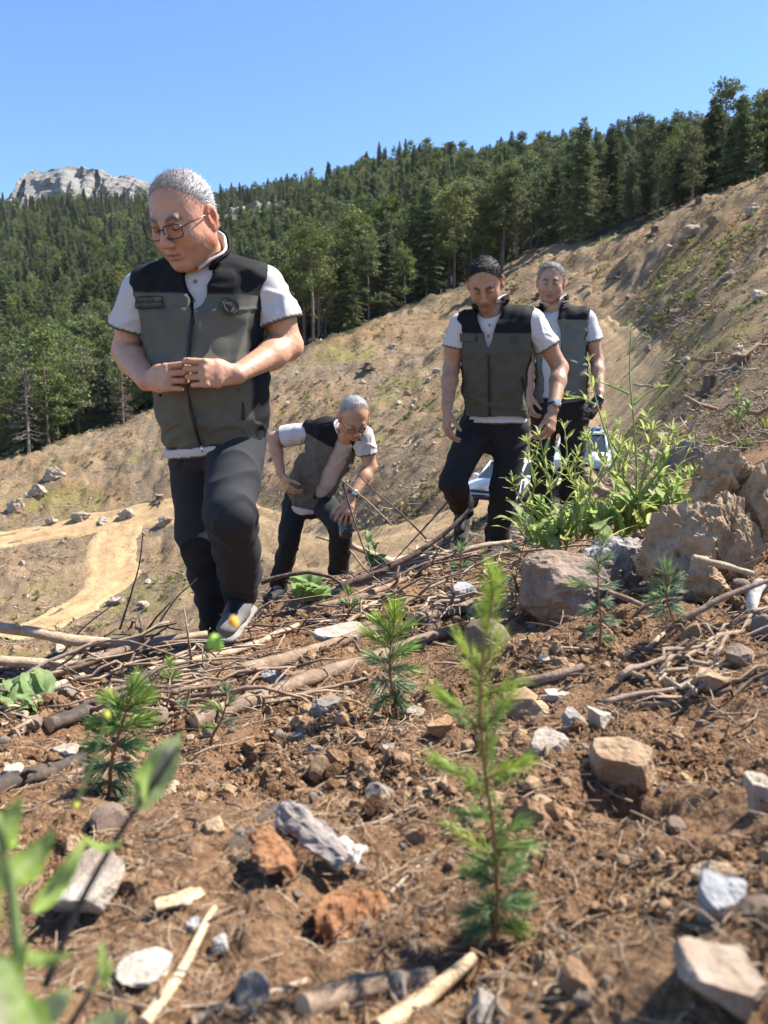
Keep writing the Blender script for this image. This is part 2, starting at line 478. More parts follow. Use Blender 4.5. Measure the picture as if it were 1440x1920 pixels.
def build_ground():
    tn = np.concatenate([np.linspace(-2.6, -.62, 26), np.linspace(-.6, .6, 410), np.linspace(.62, 2.6, 26)])
    y1 = np.exp(np.arange(math.log(.42), math.log(7.5), .0068))
    y2 = np.exp(np.linspace(math.log(7.6), math.log(700), 430))
    y3 = np.exp(np.linspace(math.log(720), math.log(4000), 25))
    ys = np.concatenate([np.linspace(-4, .40, 18), y1, y2, y3])
    sy = np.where(ys > .42, ys, .42 + (.42 - ys))
    X = sy[:, None] * tn[None, :]; Y = np.broadcast_to(ys[:, None], X.shape)
    Z = ground(X, Y)
    c = np.zeros((X.size, 3))
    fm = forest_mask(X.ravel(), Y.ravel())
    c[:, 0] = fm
    px, py = pix(np.stack([X.ravel(), np.maximum(Y.ravel(), .1), Z.ravel()], 1))
    c[:, 1] = np.clip(1.2 - np.hypot((px - 690) / 115, (Y.ravel() - 470) / 85), 0, 1) * 1.4
    c[:, 0] *= 1 - np.clip(c[:, 1], 0, 1)
    m, n = X.shape
    i, j = np.meshgrid(np.arange(m - 1), np.arange(n - 1), indexing='ij'); i = i.ravel(); j = j.ravel()
    Q = np.stack([i * n + j, i * n + j + 1, (i + 1) * n + j + 1, (i + 1) * n + j], 1)
    me = mesh_np('ground', np.stack([X, Y, Z], -1).reshape(-1, 3), Q, True, [mat_ground()], None, np.clip(c, 0, 1))
    link('ground', me, kind='structure')

_tl_px = [-900, 0, 80, 150, 300, 450, 590, 700, 820, 940, 1000, 1085, 1200, 1300, 1440, 2300]
_tl_d = [95, 92, 89, 92, 92, 94, 92, 97, 104, 108, 104, 97, 92, 86, 78, 70]
def treeline(px): return np.interp(px, _tl_px, _tl_d)
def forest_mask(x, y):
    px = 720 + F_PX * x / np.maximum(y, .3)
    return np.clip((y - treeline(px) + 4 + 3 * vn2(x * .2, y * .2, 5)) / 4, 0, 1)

def build_tracks():
    b = NB('track_dirt', .95, .1); po = b.coord('Position')
    c = b.ramp(b.noise(po, .6, 6, .65), [(.3, (.31, .205, .105)), (.55, (.45, .31, .165)), (.75, (.54, .395, .225))])
    c = b.mix(b.ramp(b.noise(po, 6.0, 5, .7), [(.45, (0, 0, 0)), (.8, (.7, .7, .7))]), c, (.30, .20, .11))
    b.col(c).bump(b.noise(po, 3, 6, .7), .6, .25)
    for (line, w), nm in zip(TRACKS, ('dirt_road', 'dirt_track')):
        t = unit_rows(np.gradient(line, axis=0)); nrm = np.stack([-t[:, 1], t[:, 0]], 1)
        k = np.linspace(-1, 1, 15)
        wob = w * np.where(line[:, 0] > 4, np.clip(1.9 - line[:, 1] * .024, .5, 1), 1) * (1 + .16 * vn2(np.arange(len(line)) * .05, np.zeros(len(line)), 7))
        XY = line[:, None, :] + nrm[:, None, :] * (k[None, :, None] * wob[:, None, None])
        zc = ground0(XY[..., 0], XY[..., 1])
        z = zc + .03 + .05 * fb2(XY[..., 0] * .8, XY[..., 1] * .8, 3, 77) - .09 * np.exp(-((np.abs(k) - .5) / .16) ** 2)[None, :] - .12 * np.clip(np.abs(k) - .8, 0, 1)[None, :] * 5
        if nm == 'dirt_track': z = z + .012
        V = np.concatenate([XY, z[..., None]], -1); m, n = z.shape
        i, j = np.meshgrid(np.arange(m - 1), np.arange(n - 1), indexing='ij'); i = i.ravel(); j = j.ravel()
        Q = np.stack([i * n + j, (i + 1) * n + j, (i + 1) * n + j + 1, i * n + j + 1], 1)
        link(nm, mesh_np(nm, V.reshape(-1, 3), Q, True, [b.m]), kind='structure')
def unit_rows(a): return a / (np.linalg.norm(a, axis=-1, keepdims=True) + 1e-9)

build_ground()
build_tracks()
# ------------------------------------------------------------------ forest
def mat_foliage(name, dark, mid, light, tr=.25):
    b = NB(name, .75, .15)
    po = b.coord('Object')
    c = b.ramp(b.noise(po, .9, 3, .6), [(.3, dark), (.52, mid), (.75, light)])
    hs = b.n('ShaderNodeHueSaturation'); r = b.rnd()
    b.l(b.math('ADD', b.math('MULTIPLY', r, .05), .475), hs.inputs['Hue'])
    r2 = b.math('FRACT', b.math('MULTIPLY', r, 37.3))
    b.l(b.math('ADD', b.math('MULTIPLY', r2, .75), .6), hs.inputs['Value'])
    b.l(b.math('ADD', b.math('MULTIPLY', b.math('FRACT', b.math('MULTIPLY', r, 91.7)), .4), .75), hs.inputs['Saturation'])
    b.l(c, hs.inputs['Color'])
    b.col(hs.outputs[0]).translucent(hs.outputs[0], tr)
    return b.m
def mat_bark(name, a, c2, c3, scale=3.0):
    b = NB(name, .95, .1); po = b.coord('Object', (1, 1, .35))
    n = b.noise(po, scale * 6, 5, .65)
    c = b.ramp(n, [(.3, a), (.55, c2), (.75, c3)])
    b.col(c).bump(n, .6, .03 / scale); return b.m

M_FIR = mat_foliage('fir_needles', (.066, .088, .045), (.128, .155, .074), (.205, .228, .112))
M_PINE = mat_foliage('pine_needles', (.088, .112, .038), (.163, .19, .064), (.245, .262, .10))
M_DRY = mat_foliage('dry_needles', (.10, .07, .04), (.17, .125, .075), (.24, .19, .12), .1)
M_TRUNK = mat_bark('trunk_bark', (.10, .075, .055), (.20, .155, .115), (.30, .25, .20), 1.0)
M_DEAD = mat_bark('dead_bark', (.16, .13, .11), (.28, .24, .21), (.40, .36, .32), 1.0)

def spray(mb, c, d, up, L, w, rng):
    """one small needle spray: a bent leaf-shaped blade of two quads' worth of triangles"""
    x = unit(np.cross(d, up) + 1e-6); n = np.cross(x, d)
    a = c; e = c + d * L + n * rng.normal(0, .12) * L; m = c + d * L * .45 + n * .06 * L
    mb.add([a, m + x * w, e, m - x * w], [[0, 1, 2, 3]])

def branch_tube(mb, a, b, r, n=4):
    V, Q, T = tube([a, (a + b) / 2 + V3(0, 0, -.04 * np.linalg.norm(b - a)), b], [r, r * .7, r * .25], n, False)
    mb.add(V, Q)

def make_fir(seed, H, R, base=.08, dens=1.0, gaps=.1):
    rng = np.random.default_rng(seed); tr, cr = MB(), MB()
    V, Q, T = tube([V3(rng.normal(0, .03) * t * H * .2, rng.normal(0, .03) * t * H * .2, t * H) for t in np.linspace(-.06, 1, 9)], np.linspace(.22, .02, 9) * H / 14, 7); tr.add(V, Q, T)
    z = base * H; lean = rng.uniform(0, 6.28)
    while z < H * .985:
        t = (z / H - base) / (1 - base); L0 = R * (1 - t) ** .75 * (.35 + .65 * min(1, t * 6 + .35)) * (1 + .22 * math.sin(z * 2.1 + lean)) + .12
        nb = int(rng.integers(5, 8)); a0 = rng.uniform(0, 6.28)
        for k in range(nb):
            if rng.random() < gaps: continue
            a = a0 + k * 6.283 / nb + rng.normal(0, .15); L = L0 * rng.uniform(.65, 1.15)
            dr = V3(math.cos(a), math.sin(a), .25 - .55 * (1 - t) + rng.normal(0, .08)); dr = unit(dr)
            p0 = V3(0, 0, z); p1 = p0 + dr * L
            branch_tube(tr, p0, p1, .035 * (1 - t) + .01, 3)
            ns = max(2, int(L / .26 * dens))
            for s in range(ns):
                u = (s + rng.uniform(.3, 1)) / ns; c = p0 + dr * L * u + V3(0, 0, -.08 * L * u * u)
                for sd in (-1, 1, 0):
                    side = V3(-math.sin(a), math.cos(a), 0) * sd
                    dd = unit(dr * (.7 if sd else 1) + side * .9 + V3(0, 0, rng.normal(-.12, .22)))
                    l = (.34 + .40 * (1 - u)) * rng.uniform(.7, 1.25) * min(1, .45 + L / 1.6)
                    spray(cr, c + rng.normal(0, .05, 3), dd, V3(0, 0, 1) + rng.normal(0, .45, 3), l, l * rng.uniform(.17, .28), rng)
        z += rng.uniform(.30, .5) * (1 - .35 * t) * H / 14
    for k in range(5): spray(cr, V3(0, 0, H * .97 - k * .1), unit(V3(rng.normal(0, .3), rng.normal(0, .3), 1)), V3(1, 0, 0), .5, .07, rng)
    return tr, cr

def make_pine(seed, H, R, bare=.5, dens=1.0):
    rng = np.random.default_rng(seed); tr, cr = MB(), MB()
    sway = rng.normal(0, .015, 2)
    cx = lambda z: V3(sway[0] * z * z / H * 2, sway[1] * z * z / H * 2, z)
    V, Q, T = tube([cx(t * H) for t in np.linspace(-.06, .97, 9)], np.linspace(.24, .03, 9) * H / 15, 7); tr.add(V, Q, T)
    for k in range(14):      # dead snags below the crown
        z = rng.uniform(min(.18, bare * .6), bare) * H; a = rng.uniform(0, 6.28); l = rng.uniform(.4, 1.3)
        branch_tube(tr, cx(z), cx(z) + V3(math.cos(a) * l, math.sin(a) * l, rng.uniform(-.3, .2)), .03, 3)
    z = bare * H
    while z < H:
        t = (z / H - bare) / (1 - bare)
        Lm = R * (math.sin(math.pi * min(1, .22 + .78 * t)) ** .7 * .85 + .22)
        for k in range(int(rng.integers(3, 6))):
            a = rng.uniform(0, 6.28); L = Lm * rng.uniform(.45, 1.15)
            dr = unit(V3(math.cos(a), math.sin(a), -.05 + .55 * t + rng.normal(0, .15)))
            p0 = cx(z + rng.uniform(-.2, .2)); p1 = p0 + dr * L
            branch_tube(tr, p0, p1, .05 * (1 - .6 * t), 3)
            nc = 2 + int(L / .75)
            for s in range(nc):
                u = .4 + .62 * (s + .5) / nc; c = p0 + dr * L * u + rng.normal(0, .16, 3)
                rc = rng.uniform(.34, .62)
                for q in range(int(11 * dens)):
                    v = unit(rng.normal(0, 1, 3) * V3(1, 1, .62)); l = rc * rng.uniform(.6, 1.05)
                    spray(cr, c + v * rc * .25, unit(v + V3(0, 0, .25)), rng.normal(0, 1, 3), l, l * rng.uniform(.16, .27), rng)
        z += rng.uniform(.42, .75)
    return tr, cr

def make_dead(seed, H):
    rng = np.random.default_rng(seed); tr, cr = MB(), MB()
    V, Q, T = tube([V3(0, 0, t * H) for t in np.linspace(-.06, 1, 7)], np.linspace(.2, .03, 7) * H / 12, 7); tr.add(V, Q, T)
    z = .18 * H
    while z < H * .97:
        t = z / H
        for k in range(5):
            a = rng.uniform(0, 6.28); L = (2.6 * (1 - t) + .3) * rng.uniform(.5, 1.1); dr = unit(V3(math.cos(a), math.sin(a), -.25 + .3 * t + rng.normal(0, .1)))
            p0 = V3(0, 0, z); p1 = p0 + dr * L; branch_tube(tr, p0, p1, .03, 3)
            for s in range(6):
                u = rng.uniform(.25, 1); c = p0 + dr * L * u; dd = unit(dr + rng.normal(0, .6, 3)); l = rng.uniform(.25, .6)
                branch_tube(tr, c, c + dd * l, .012, 3)
                if rng.random() < .75: spray(cr, c, unit(dd + V3(0, 0, -.5)), rng.normal(0, 1, 3), l * .8, .07, rng)
        z += rng.uniform(.3, .55)
    return tr, cr

TREES = []      # (trunk mesh, crown mesh, joined mesh, height, kind)
def _reg(kind, tc, H, mc, mt=None):
    tr, cr = tc; mt = mt or M_TRUNK
    a = tr.mesh('trunk', [mt]); b = cr.mesh('crown', [mc], False)
    mbv = np.concatenate([np.concatenate(tr.v), np.concatenate(cr.v)]); n = tr.n
    Qs = [np.concatenate(tr.q)] + [np.concatenate(cr.q) + n]; nt = len(Qs[0]); Q = np.concatenate(Qs)
    j = mesh_np('tree', mbv, Q, False, [mt, mc], (np.arange(len(Q)) >= nt).astype(int))
    TREES.append((a, b, j, H, kind))
_reg('fir', make_fir(1, 13.5, 2.8), 13.5, M_FIR)
_reg('fir', make_fir(2, 14.5, 2.5, .12), 14.5, M_FIR)
_reg('fir', make_fir(3, 11.5, 3.0, .05), 11.5, M_FIR)
_reg('pine', make_pine(4, 13.5, 3.0, .36), 13.5, M_PINE)
_reg('pine', make_pine(5, 14.5, 2.7, .46), 14.5, M_PINE)
_reg('pine', make_pine(6, 11.5, 3.2, .22), 11.5, M_PINE)
_reg('cedar', make_pine(7, 11, 3.6, .14, 1.0), 11, M_PINE)
_reg('cedar', make_fir(8, 11.5, 3.7, .06, .9, .22), 11.5, M_FIR)
_reg('dead', make_dead(9, 12), 12, M_DRY, M_DEAD)

def plant_forest():
    rng = np.random.default_rng(77)
    pos = []
    # jittered cells, finer close to the edge
    cand = []
    for d0, d1, sp in ((76, 150, 3.3), (150, 260, 4.0), (260, 430, 4.8), (430, 780, 6.0)):
        for y in np.arange(d0, d1, sp):
            w = y * .62
            for x in np.arange(-w, w, sp):
                cand.append((x + rng.uniform(-.46, .46) * sp, y + rng.uniform(-.46, .46) * sp))
    c = np.array(cand); x, y = c[:, 0], c[:, 1]; px = 720 + F_PX * x / y
    keep = y > treeline(px) + 1.5 * vn2(x * .3, y * .3, 9)
    keep &= (px > -60) & (px < 1500)
    thin = .90 - .25 * (fb2(x * .03, y * .03, 2, 15) > .5)
    bare = np.clip(1.15 - np.hypot((px - 690) / 115, (y - 470) / 85), 0, 1)         # grassy top of the ridge
    rocky = 0 * px + np.clip(1.2 - np.hypot((px - 505) / 80, (y - 385) / 60), 0, 1)
    thin = thin * np.clip(1 - bare * 2.6, .02, 1) * np.clip(1 - rocky * 1.6, .06, 1)
    keep &= rng.random(len(x)) < thin
    x, y, px = x[keep], y[keep], px[keep]
    z = ground(x, y, False)
    n = len(x)
    left = px < 560
    kind = np.zeros(n, int)
    for i in range(n):
        dl = y[i] - treeline(px[i]); r = rng.random()
        if px[i] < 300 and y[i] < 150: kind[i] = rng.choice([6, 6, 5, 7, 2, 3])
        elif dl < 28 and 520 < px[i] < 1020: kind[i] = rng.choice([3, 4, 3, 4, 5, 5, 0, 2])
        elif px[i] > 1020 and y[i] < 150: kind[i] = rng.choice([0, 2, 7, 6, 0, 3])
        else: kind[i] = rng.choice([0, 1, 2, 3, 5, 6, 7, 0, 1, 6, 5, 2])
    sc = rng.uniform(.62, 1.18, n) * np.interp(px, [0, 500, 800, 950, 1060, 1200, 1440], [.85, .85, .98, .95, .82, .82, .85])
    sc *= np.where(y > 300, .92, 1.0)
    # hand-placed trees that stand out in the photograph
    special = [(588, 640, 93, 4, .98, 'slender pine with a long bare trunk standing forward of the dark stand', 'pine_tree'),
               (1088, 462, 96, 0, 1.06, 'tall cone shaped dark fir at the edge of the felled slope', 'fir_tree'),
               (55, 850, 88, 8, 1.0, 'dry brown dying conifer at the lower corner of the forest', 'dead_tree'),
               (232, 800, 90, 8, .62, 'pale leafless dead tree at the forest edge behind the front man', 'dead_tree'),
               (1335, 362, 92, 7, 1.0, 'broad young fir where the clearing meets the upper forest', 'fir_tree'),
               (762, 300, 492, 6, .35, 'lone small round tree on the grassy ridge line', 'ridge_tree')]
    grp = {'fir': 'firs of the forest edge', 'pine': 'bare trunked pines of the forest edge', 'cedar': 'bushy conifers of the forest edge', 'dead': 'dead conifers of the forest edge'}
    lab = {'fir': 'dark pointed fir among the trees of the hillside forest', 'pine': 'tall pine with bare lower trunk among the hillside forest',
           'cedar': 'bushy full crowned conifer among the hillside forest', 'dead': 'dry brown conifer among the hillside forest'}
    def tree(k, loc, s, rz_, nm, label, group=None):
        a, b, j, H, kd = TREES[k]
        r = link(nm, None, loc=loc, label=label, category='tree')
        r.scale = (s, s, s); r.rotation_euler = (0, 0, rz_)
        if group: r['group'] = group
        link('trunk', a, r); link('crown', b, r)
    for sx, sy, sd, k, s, lb, nm in special:
        p = P(sx, sy, sd); g = float(ground(p[0], p[1], False))
        tree(k, (p[0], p[1], g - .2), s, rng.uniform(0, 6.28), nm, lb)
    # individuals: the trees that show largest - front rows first
    vis = (px > -10) & (px < 1450)
    hidden = ((px > 250) & (px < 500) & (y < 110))                # behind the front man
    score = y + np.where(vis, 0, 1e4) - 18 * (y - treeline(px) < 9) + np.where(hidden, 25, 0)
    order = np.argsort(score)
    ind = order[:292]; rest = order[292:]
    zone = lambda p: ('in the lower left forest' if p < 230 else 'behind the front man' if p < 560 else 'above the bending man' if p < 850 else
                      'above the walking man' if p < 1120 else 'above the felled slope')
    look = {'fir': 'dark pointed fir', 'pine': 'pine with bare lower trunk', 'cedar': 'bushy full crowned conifer', 'dead': 'dry brown conifer'}
    for i in ind:
        k = kind[i]; kd = TREES[k][4]; s = sc[i]; H = TREES[k][3] * s; dl = y[i] - treeline(px[i])
        size = 'tall' if H > 13.5 else 'short' if H < 10 else 'middling'; row = 'at the edge' if dl < 7 else 'rows back' if dl < 22 else 'deep inside'
        tree(k, (x[i], y[i], z[i] - .15), s, rng.uniform(0, 6.28), {'fir': 'fir_tree', 'pine': 'pine_tree', 'cedar': 'cedar_tree', 'dead': 'dead_tree'}[kd], '%s %s %s %s' % (size, look[kd], row, zone(px[i])), grp[kd])
    rot = np.stack([rng.normal(0, .02, len(rest)), rng.normal(0, .02, len(rest)), rng.uniform(0, 6.28, len(rest))], 1)
    s3 = sc[rest][:, None] * np.stack([rng.uniform(.85, 1.15, len(rest))] * 2 + [np.ones(len(rest))], 1)
    scatter('forest', [t[2] for t in TREES], np.stack([x[rest], y[rest], z[rest] - .2], 1), rot, s3, kind[rest], kind='stuff', label='dense conifer forest covering the mountainside', category='forest')
    print('trees', n)
plant_forest()

# ------------------------------------------------------------------ limestone peak and outcrops, hut on the ridge
def mat_limestone(name, warm=0.0, sc=1.0):
    b = NB(name, .9, .2); po = b.coord('Object')
    n = b.noise(po, .05 * sc, 6, .7); st = b.noise(b.coord('Object', (.3, .3, 2.2)), .12 * sc, 6, .7, .4)
    c = b.ramp(st, [(.3, (.09, .086, .078)), (.48, (.19, .18, .165)), (.7, (.29, .278, .255))])
    c = b.mix(b.ramp(n, [(.5, (0, 0, 0)), (.68, (.6, .6, .6))]), c, (.22, .21, .17))
    b.col(c).bump(st, .8, 2.0 / sc); return b.m
M_LIME = mat_limestone('limestone')
def crag(name, label, pts, d, depth, seed, blocks=7):
    """a crag as a strip of strata: profile pts in photo pixels (skyline), built as a rounded, stepped ridge"""
    pr = np.array([P(a, b, d) for a, b in pts]); base = np.array([P(a, c, d) for a, c in [(q[0], q[2]) for q in pts3(pts)]]) if False else None
    n, m = 120, 46
    s = np.linspace(0, 1, n); t0 = np.linspace(0, 1, len(pr))
    X = np.interp(s, t0, pr[:, 0]); Zt = np.interp(s, t0, pr[:, 2])
    Zt = Zt + depth * .012 * fb2(s * 25, s * 0, 3, seed)
    gz = ground(X, np.full(n, d - depth * .5), False) - depth * .25
    V = []
    for j in range(m):
        a = j / (m - 1)                       # front foot -> crest -> back foot
        h = math.sin(min(a / .55, 1) * math.pi / 2) ** .8 if a < .55 else math.cos((a - .55) / .45 * math.pi / 2)
        y = d + (a - .55) * depth
        st = np.round(h * blocks + .5 * fb2(s * 9, s * 0 + a * 3, 2, seed + 3)) / blocks
        hh = .55 * h + .45 * np.clip(st, 0, 1)
        zz = gz + (Zt - gz) * hh + depth * .008 * fb2(s * 40, s * 0 + a * 14, 3, seed + 5)
        yy = y + depth * .05 * fb2(s * 22, s * 0 + a * 9, 3, seed + 9)
        V.append(np.stack([X + depth * .02 * fb2(s * 31, s * 0 + a * 7, 2, seed + 12), yy * np.ones(n), zz], 1))
    V = np.array(V).reshape(-1, 3); c = V.mean(0)
    i, j = np.meshgrid(np.arange(m - 1), np.arange(n - 1), indexing='ij'); i = i.ravel(); j = j.ravel()
    Q = np.stack([i * n + j, i * n + j + 1, (i + 1) * n + j + 1, (i + 1) * n + j], 1)
    o = link(name, mesh_np(name, V - c, Q, False, [M_LIME]), loc=c, label=label, category='rock')
    return o
crag('rocky_peak', 'pale grey layered limestone peak above the forest on the skyline', [(20, 405), (38, 368), (60, 352), (63, 328), (80, 321), (150, 317), (190, 324), (215, 338), (240, 334), (280, 346), (330, 380), (350, 400)], 640, 110, 3, 14)
crag('limestone_outcrop', 'pale limestone outcrop showing between the trees on the far slope', [(415, 415), (440, 392), (480, 382), (520, 386), (545, 376), (575, 394), (592, 415)], 412, 40, 8, 8)
def hut():
    p = P(690, 300, 488); z = float(ground(p[0], p[1], False))
    r = thing('ridge_hut', 'tiny pale hut with flat roof on top of the grassy ridge', 'hut', (p[0], p[1], z))
    w = NB('hut_wall', .9).col((.55, .52, .47)).m; rf = NB('hut_roof', .8).col((.32, .30, .28)).m; dk = NB('hut_opening', .5).col((.06, .06, .07)).m
    def bx(name, c, s, m):
        c = np.array(c, float); s = np.array(s, float) / 2
        V = c + s * np.array([[-1, -1, -1], [1, -1, -1], [1, 1, -1], [-1, 1, -1], [-1, -1, 1], [1, -1, 1], [1, 1, 1], [-1, 1, 1]])
        Q = [[0, 3, 2, 1], [4, 5, 6, 7], [0, 1, 5, 4], [1, 2, 6, 5], [2, 3, 7, 6], [3, 0, 4, 7]]
        link(name, mesh_np(name, V, np.array(Q), False, [m]), r)
    bx('wall', (0, 0, 1.0), (7, 4, 3.4), w); bx('roof', (.2, 0, 2.9), (9, 5, .5), rf)
    bx('window', (-1.6, -2.04, 1.4), (1.4, .1, 1.2), dk); bx('door', (1.6, -2.04, .6), (1.2, .1, 2.1), dk)
hut()

def build_haze():
    """thin even air over the whole place"""
    lo, hi = V3(-900, -30, -40), V3(900, 1500, 330)
    V = np.array([[lo[0], lo[1], lo[2]], [hi[0], lo[1], lo[2]], [hi[0], hi[1], lo[2]], [lo[0], hi[1], lo[2]], [lo[0], lo[1], hi[2]], [hi[0], lo[1], hi[2]], [hi[0], hi[1], hi[2]], [lo[0], hi[1], hi[2]]])
    Q = np.array([[0, 3, 2, 1], [4, 5, 6, 7], [0, 1, 5, 4], [1, 2, 6, 5], [2, 3, 7, 6], [3, 0, 4, 7]])
    m = bpy.data.materials.new('haze'); m.use_nodes = True; t = m.node_tree; t.nodes.clear()
    o = t.nodes.new('ShaderNodeOutputMaterial'); v = t.nodes.new('ShaderNodeVolumePrincipled')
    v.inputs['Color'].default_value = (.80, .88, 1.0, 1); v.inputs['Density'].default_value = .00004; v.inputs['Anisotropy'].default_value = .2
    t.links.new(v.outputs[0], o.inputs['Volume'])
    link('haze', mesh_np('haze', V, Q, False, [m]), kind='stuff', label='thin bluish air over the valley', category='haze')
build_haze()
# ------------------------------------------------------------------ stones, stumps, debris on the felled slope; parked cars
def icosphere(n):
    t = (1 + 5 ** .5) / 2
    V = [unit(v) for v in [(-1, t, 0), (1, t, 0), (-1, -t, 0), (1, -t, 0), (0, -1, t), (0, 1, t), (0, -1, -t), (0, 1, -t), (t, 0, -1), (t, 0, 1), (-t, 0, -1), (-t, 0, 1)]]
    F = [(0, 11, 5), (0, 5, 1), (0, 1, 7), (0, 7, 10), (0, 10, 11), (1, 5, 9), (5, 11, 4), (11, 10, 2), (10, 7, 6), (7, 1, 8), (3, 9, 4), (3, 4, 2), (3, 2, 6), (3, 6, 8), (3, 8, 9), (4, 9, 5), (2, 4, 11), (6, 2, 10), (8, 6, 7), (9, 8, 1)]
    for _ in range(n):
        mid = {}; G = []
        def m(a, b):
            k = (min(a, b), max(a, b))
            if k not in mid: mid[k] = len(V); V.append(unit(V[a] + V[b]))
            return mid[k]
        for a, b, c in F:
            x, y, z = m(a, b), m(b, c), m(c, a); G += [(a, x, z), (b, y, x), (c, z, y), (x, y, z)]
        F = G
    return np.array(V), np.array(F)
ICO = {n: icosphere(n) for n in (1, 2, 3, 4, 5)}

def stone(seed, level=3, cuts=9, rough=.05, cutd=(.45, .8), flat=None, crag_=0.0):
    """unit stone: a ball chipped by random planes, then roughened; returns verts, tris"""
    rng = np.random.default_rng(seed); V, F = ICO[level]; V = V.copy()
    for _ in range(cuts):
        n = unit(rng.normal(0, 1, 3)); h = rng.uniform(*cutd)
        e = V @ n - h; V = V - np.clip(e, 0, None)[:, None] * n
    if flat:
        n = unit(V3(rng.normal(0, .12), -.18 + rng.normal(0, .12), 1)); V = V - np.clip(V @ n - flat, 0, None)[:, None] * n
    nrm = unit_rows(V)
    V = V + nrm * (rough * fb3(V * 2.2 + seed, 4, seed % 97, .6))[:, None]
    if crag_: V = V + nrm * (crag_ * (.45 - np.abs(fb3(V * 2.2 + seed * .7, 4, seed % 89, .5))) * (1 + .5 * vn3(V * 1.7, seed % 83)))[:, None]
    V = V - (V.max(0) + V.min(0)) / 2
    return V / ((V.max(0) - V.min(0)) / 2), F       # fits the box [-1,1]^3

def mat_stone(name, a, b_, c, stain=(.30, .19, .10), stainf=.45, sc=1.0):
    b = NB(name, .9, .2); po = b.coord('Object')
    off = b.n('ShaderNodeVectorMath', operation='ADD'); b.l(po, off.inputs[0])
    cv = b.n('ShaderNodeCombineXYZ'); r = b.rnd(); b.l(b.math('MULTIPLY', r, 50.0), cv.inputs[0]); b.l(cv.outputs[0], off.inputs[1]); po = off.outputs[0]
    n = b.noise(po, 14 * sc, 6, .65); g = b.noise(po, 90 * sc, 4, .7)
    col = b.ramp(n, [(.3, a), (.52, b_), (.75, c)])
    col = b.mix(b.ramp(b.noise(po, 6 * sc, 5, .6, .5), [(.44, (0, 0, 0)), (.62, (stainf,) * 3)]), col, stain)
    col = b.mix(b.ramp(g, [(.35, (.35, .35, .35)), (.6, (0, 0, 0))]), col, b.mix(.5, col, (.12, .10, .08)))
    b.col(col).bump(b.math('ADD', n, b.math('MULTIPLY', g, .35)), .55, .02 / sc); return b.m
M_WHITE = mat_stone('white_limestone', (.26, .215, .165), (.40, .355, .295), (.53, .49, .425), (.24, .15, .085), .5)
M_GREY = mat_stone('grey_limestone', (.15, .135, .12), (.26, .242, .218), (.40, .378, .34), (.18, .11, .065), .7)
M_BLUE = mat_stone('bluish_limestone', (.19, .195, .20), (.31, .315, .32), (.44, .44, .435), (.2, .13, .08), .6)
M_TAN = mat_stone('tan_stone', (.22, .145, .085), (.36, .255, .155), (.50, .385, .26), (.19, .10, .05), .7)
M_MAUVE = mat_stone('mauve_stone', (.13, .092, .07), (.235, .175, .14), (.40, .32, .26), (.28, .18, .09), .5)
M_ORANGE = mat_stone('orange_stone', (.20, .11, .055), (.34, .20, .10), (.47, .34, .22), (.17, .085, .045), .6)
M_HILL = mat_stone('hillside_stone', (.24, .20, .155), (.40, .345, .27), (.56, .51, .43), (.30, .19, .11), .55, .12)

def boulder(px, py, wpx, hpx, mat, label, seed, name='boulder', group=None, d0=6, dratio=.8, sink=.25, rotz=None, lev=3, cuts=10, d=None, fn=None, cat='rock', rough=.05, cutd=(.45, .8), flat=None, crag_=0.0):
    """a stone whose outline covers wpx x hpx pixels of the photo around column px, with its foot at row py"""
    p = hit(px, py, d0, 900, fn) if d is None else P(px, py, d)
    if p is None: return
    d = p[1] * CT + p[2] * ST; w = wpx / F_PX * d; h = hpx / F_PX * d / .95
    V, F = stone(seed, lev, cuts, rough, cutd, flat, crag_)
    hh = h * (1 + sink)
    V = V * V3(w / 2, w / 2 * dratio, hh / 2)
    a = (np.random.default_rng(seed).uniform(-.5, .5) if rotz is None else rotz)
    R = np.array([[math.cos(a), -math.sin(a), 0], [math.sin(a), math.cos(a), 0], [0, 0, 1]])
    me = mesh_np(name, V @ R.T, F, False, [mat])
    o = thing(name, label, cat, (p[0], p[1] + w / 2 * dratio * .6, p[2] + hh / 2 - h * sink), group, me)
    return o

def far_ground(x, y): return ground(x, y)
BOUL = [
    (100, 900, 70, 40, 'tan'), (70, 930, 60, 34, 'tan'), (235, 975, 55, 34, 'grey'), (150, 978, 60, 30, 'tan'), (25, 960, 60, 40, 'grey'),
    (95, 985, 40, 22, 'grey'), (190, 985, 40, 24, 'white'), (215, 1135, 60, 26, 'white'), (265, 1140, 40, 18, 'white'), (310, 985, 50, 26, 'grey'),
    (620, 800, 26, 14, 'tan'), (735, 655, 24, 18, 'white'), (540, 760, 24, 14, 'tan'), (680, 720, 22, 13, 'white'), (700, 880, 40, 22, 'grey'),
    (1300, 445, 80, 40, 'grey'), (1340, 420, 50, 26, 'mauve'), (1415, 400, 60, 32, 'grey'), (1255, 470, 36, 20, 'grey'), (1100, 540, 26, 14, 'grey'),
    (1180, 560, 26, 12, 'mauve'), (1070, 600, 24, 12, 'tan'), (1395, 680, 80, 44, 'grey'), (1270, 590, 40, 20, 'mauve'), (1220, 660, 40, 22, 'mauve'),
    (1430, 560, 50, 30, 'grey'), (1370, 520, 40, 22, 'tan'), (1290, 680, 36, 18, 'tan'), (1160, 520, 20, 10, 'tan'), (820, 700, 30, 16, 'tan'),
]
_mm = {'tan': M_TAN, 'grey': M_GREY, 'white': M_WHITE, 'mauve': M_MAUVE, 'orange': M_ORANGE, 'blue': M_BLUE}
_cl = {'tan': 'tan', 'grey': 'grey', 'white': 'whitish', 'mauve': 'dull brown'}
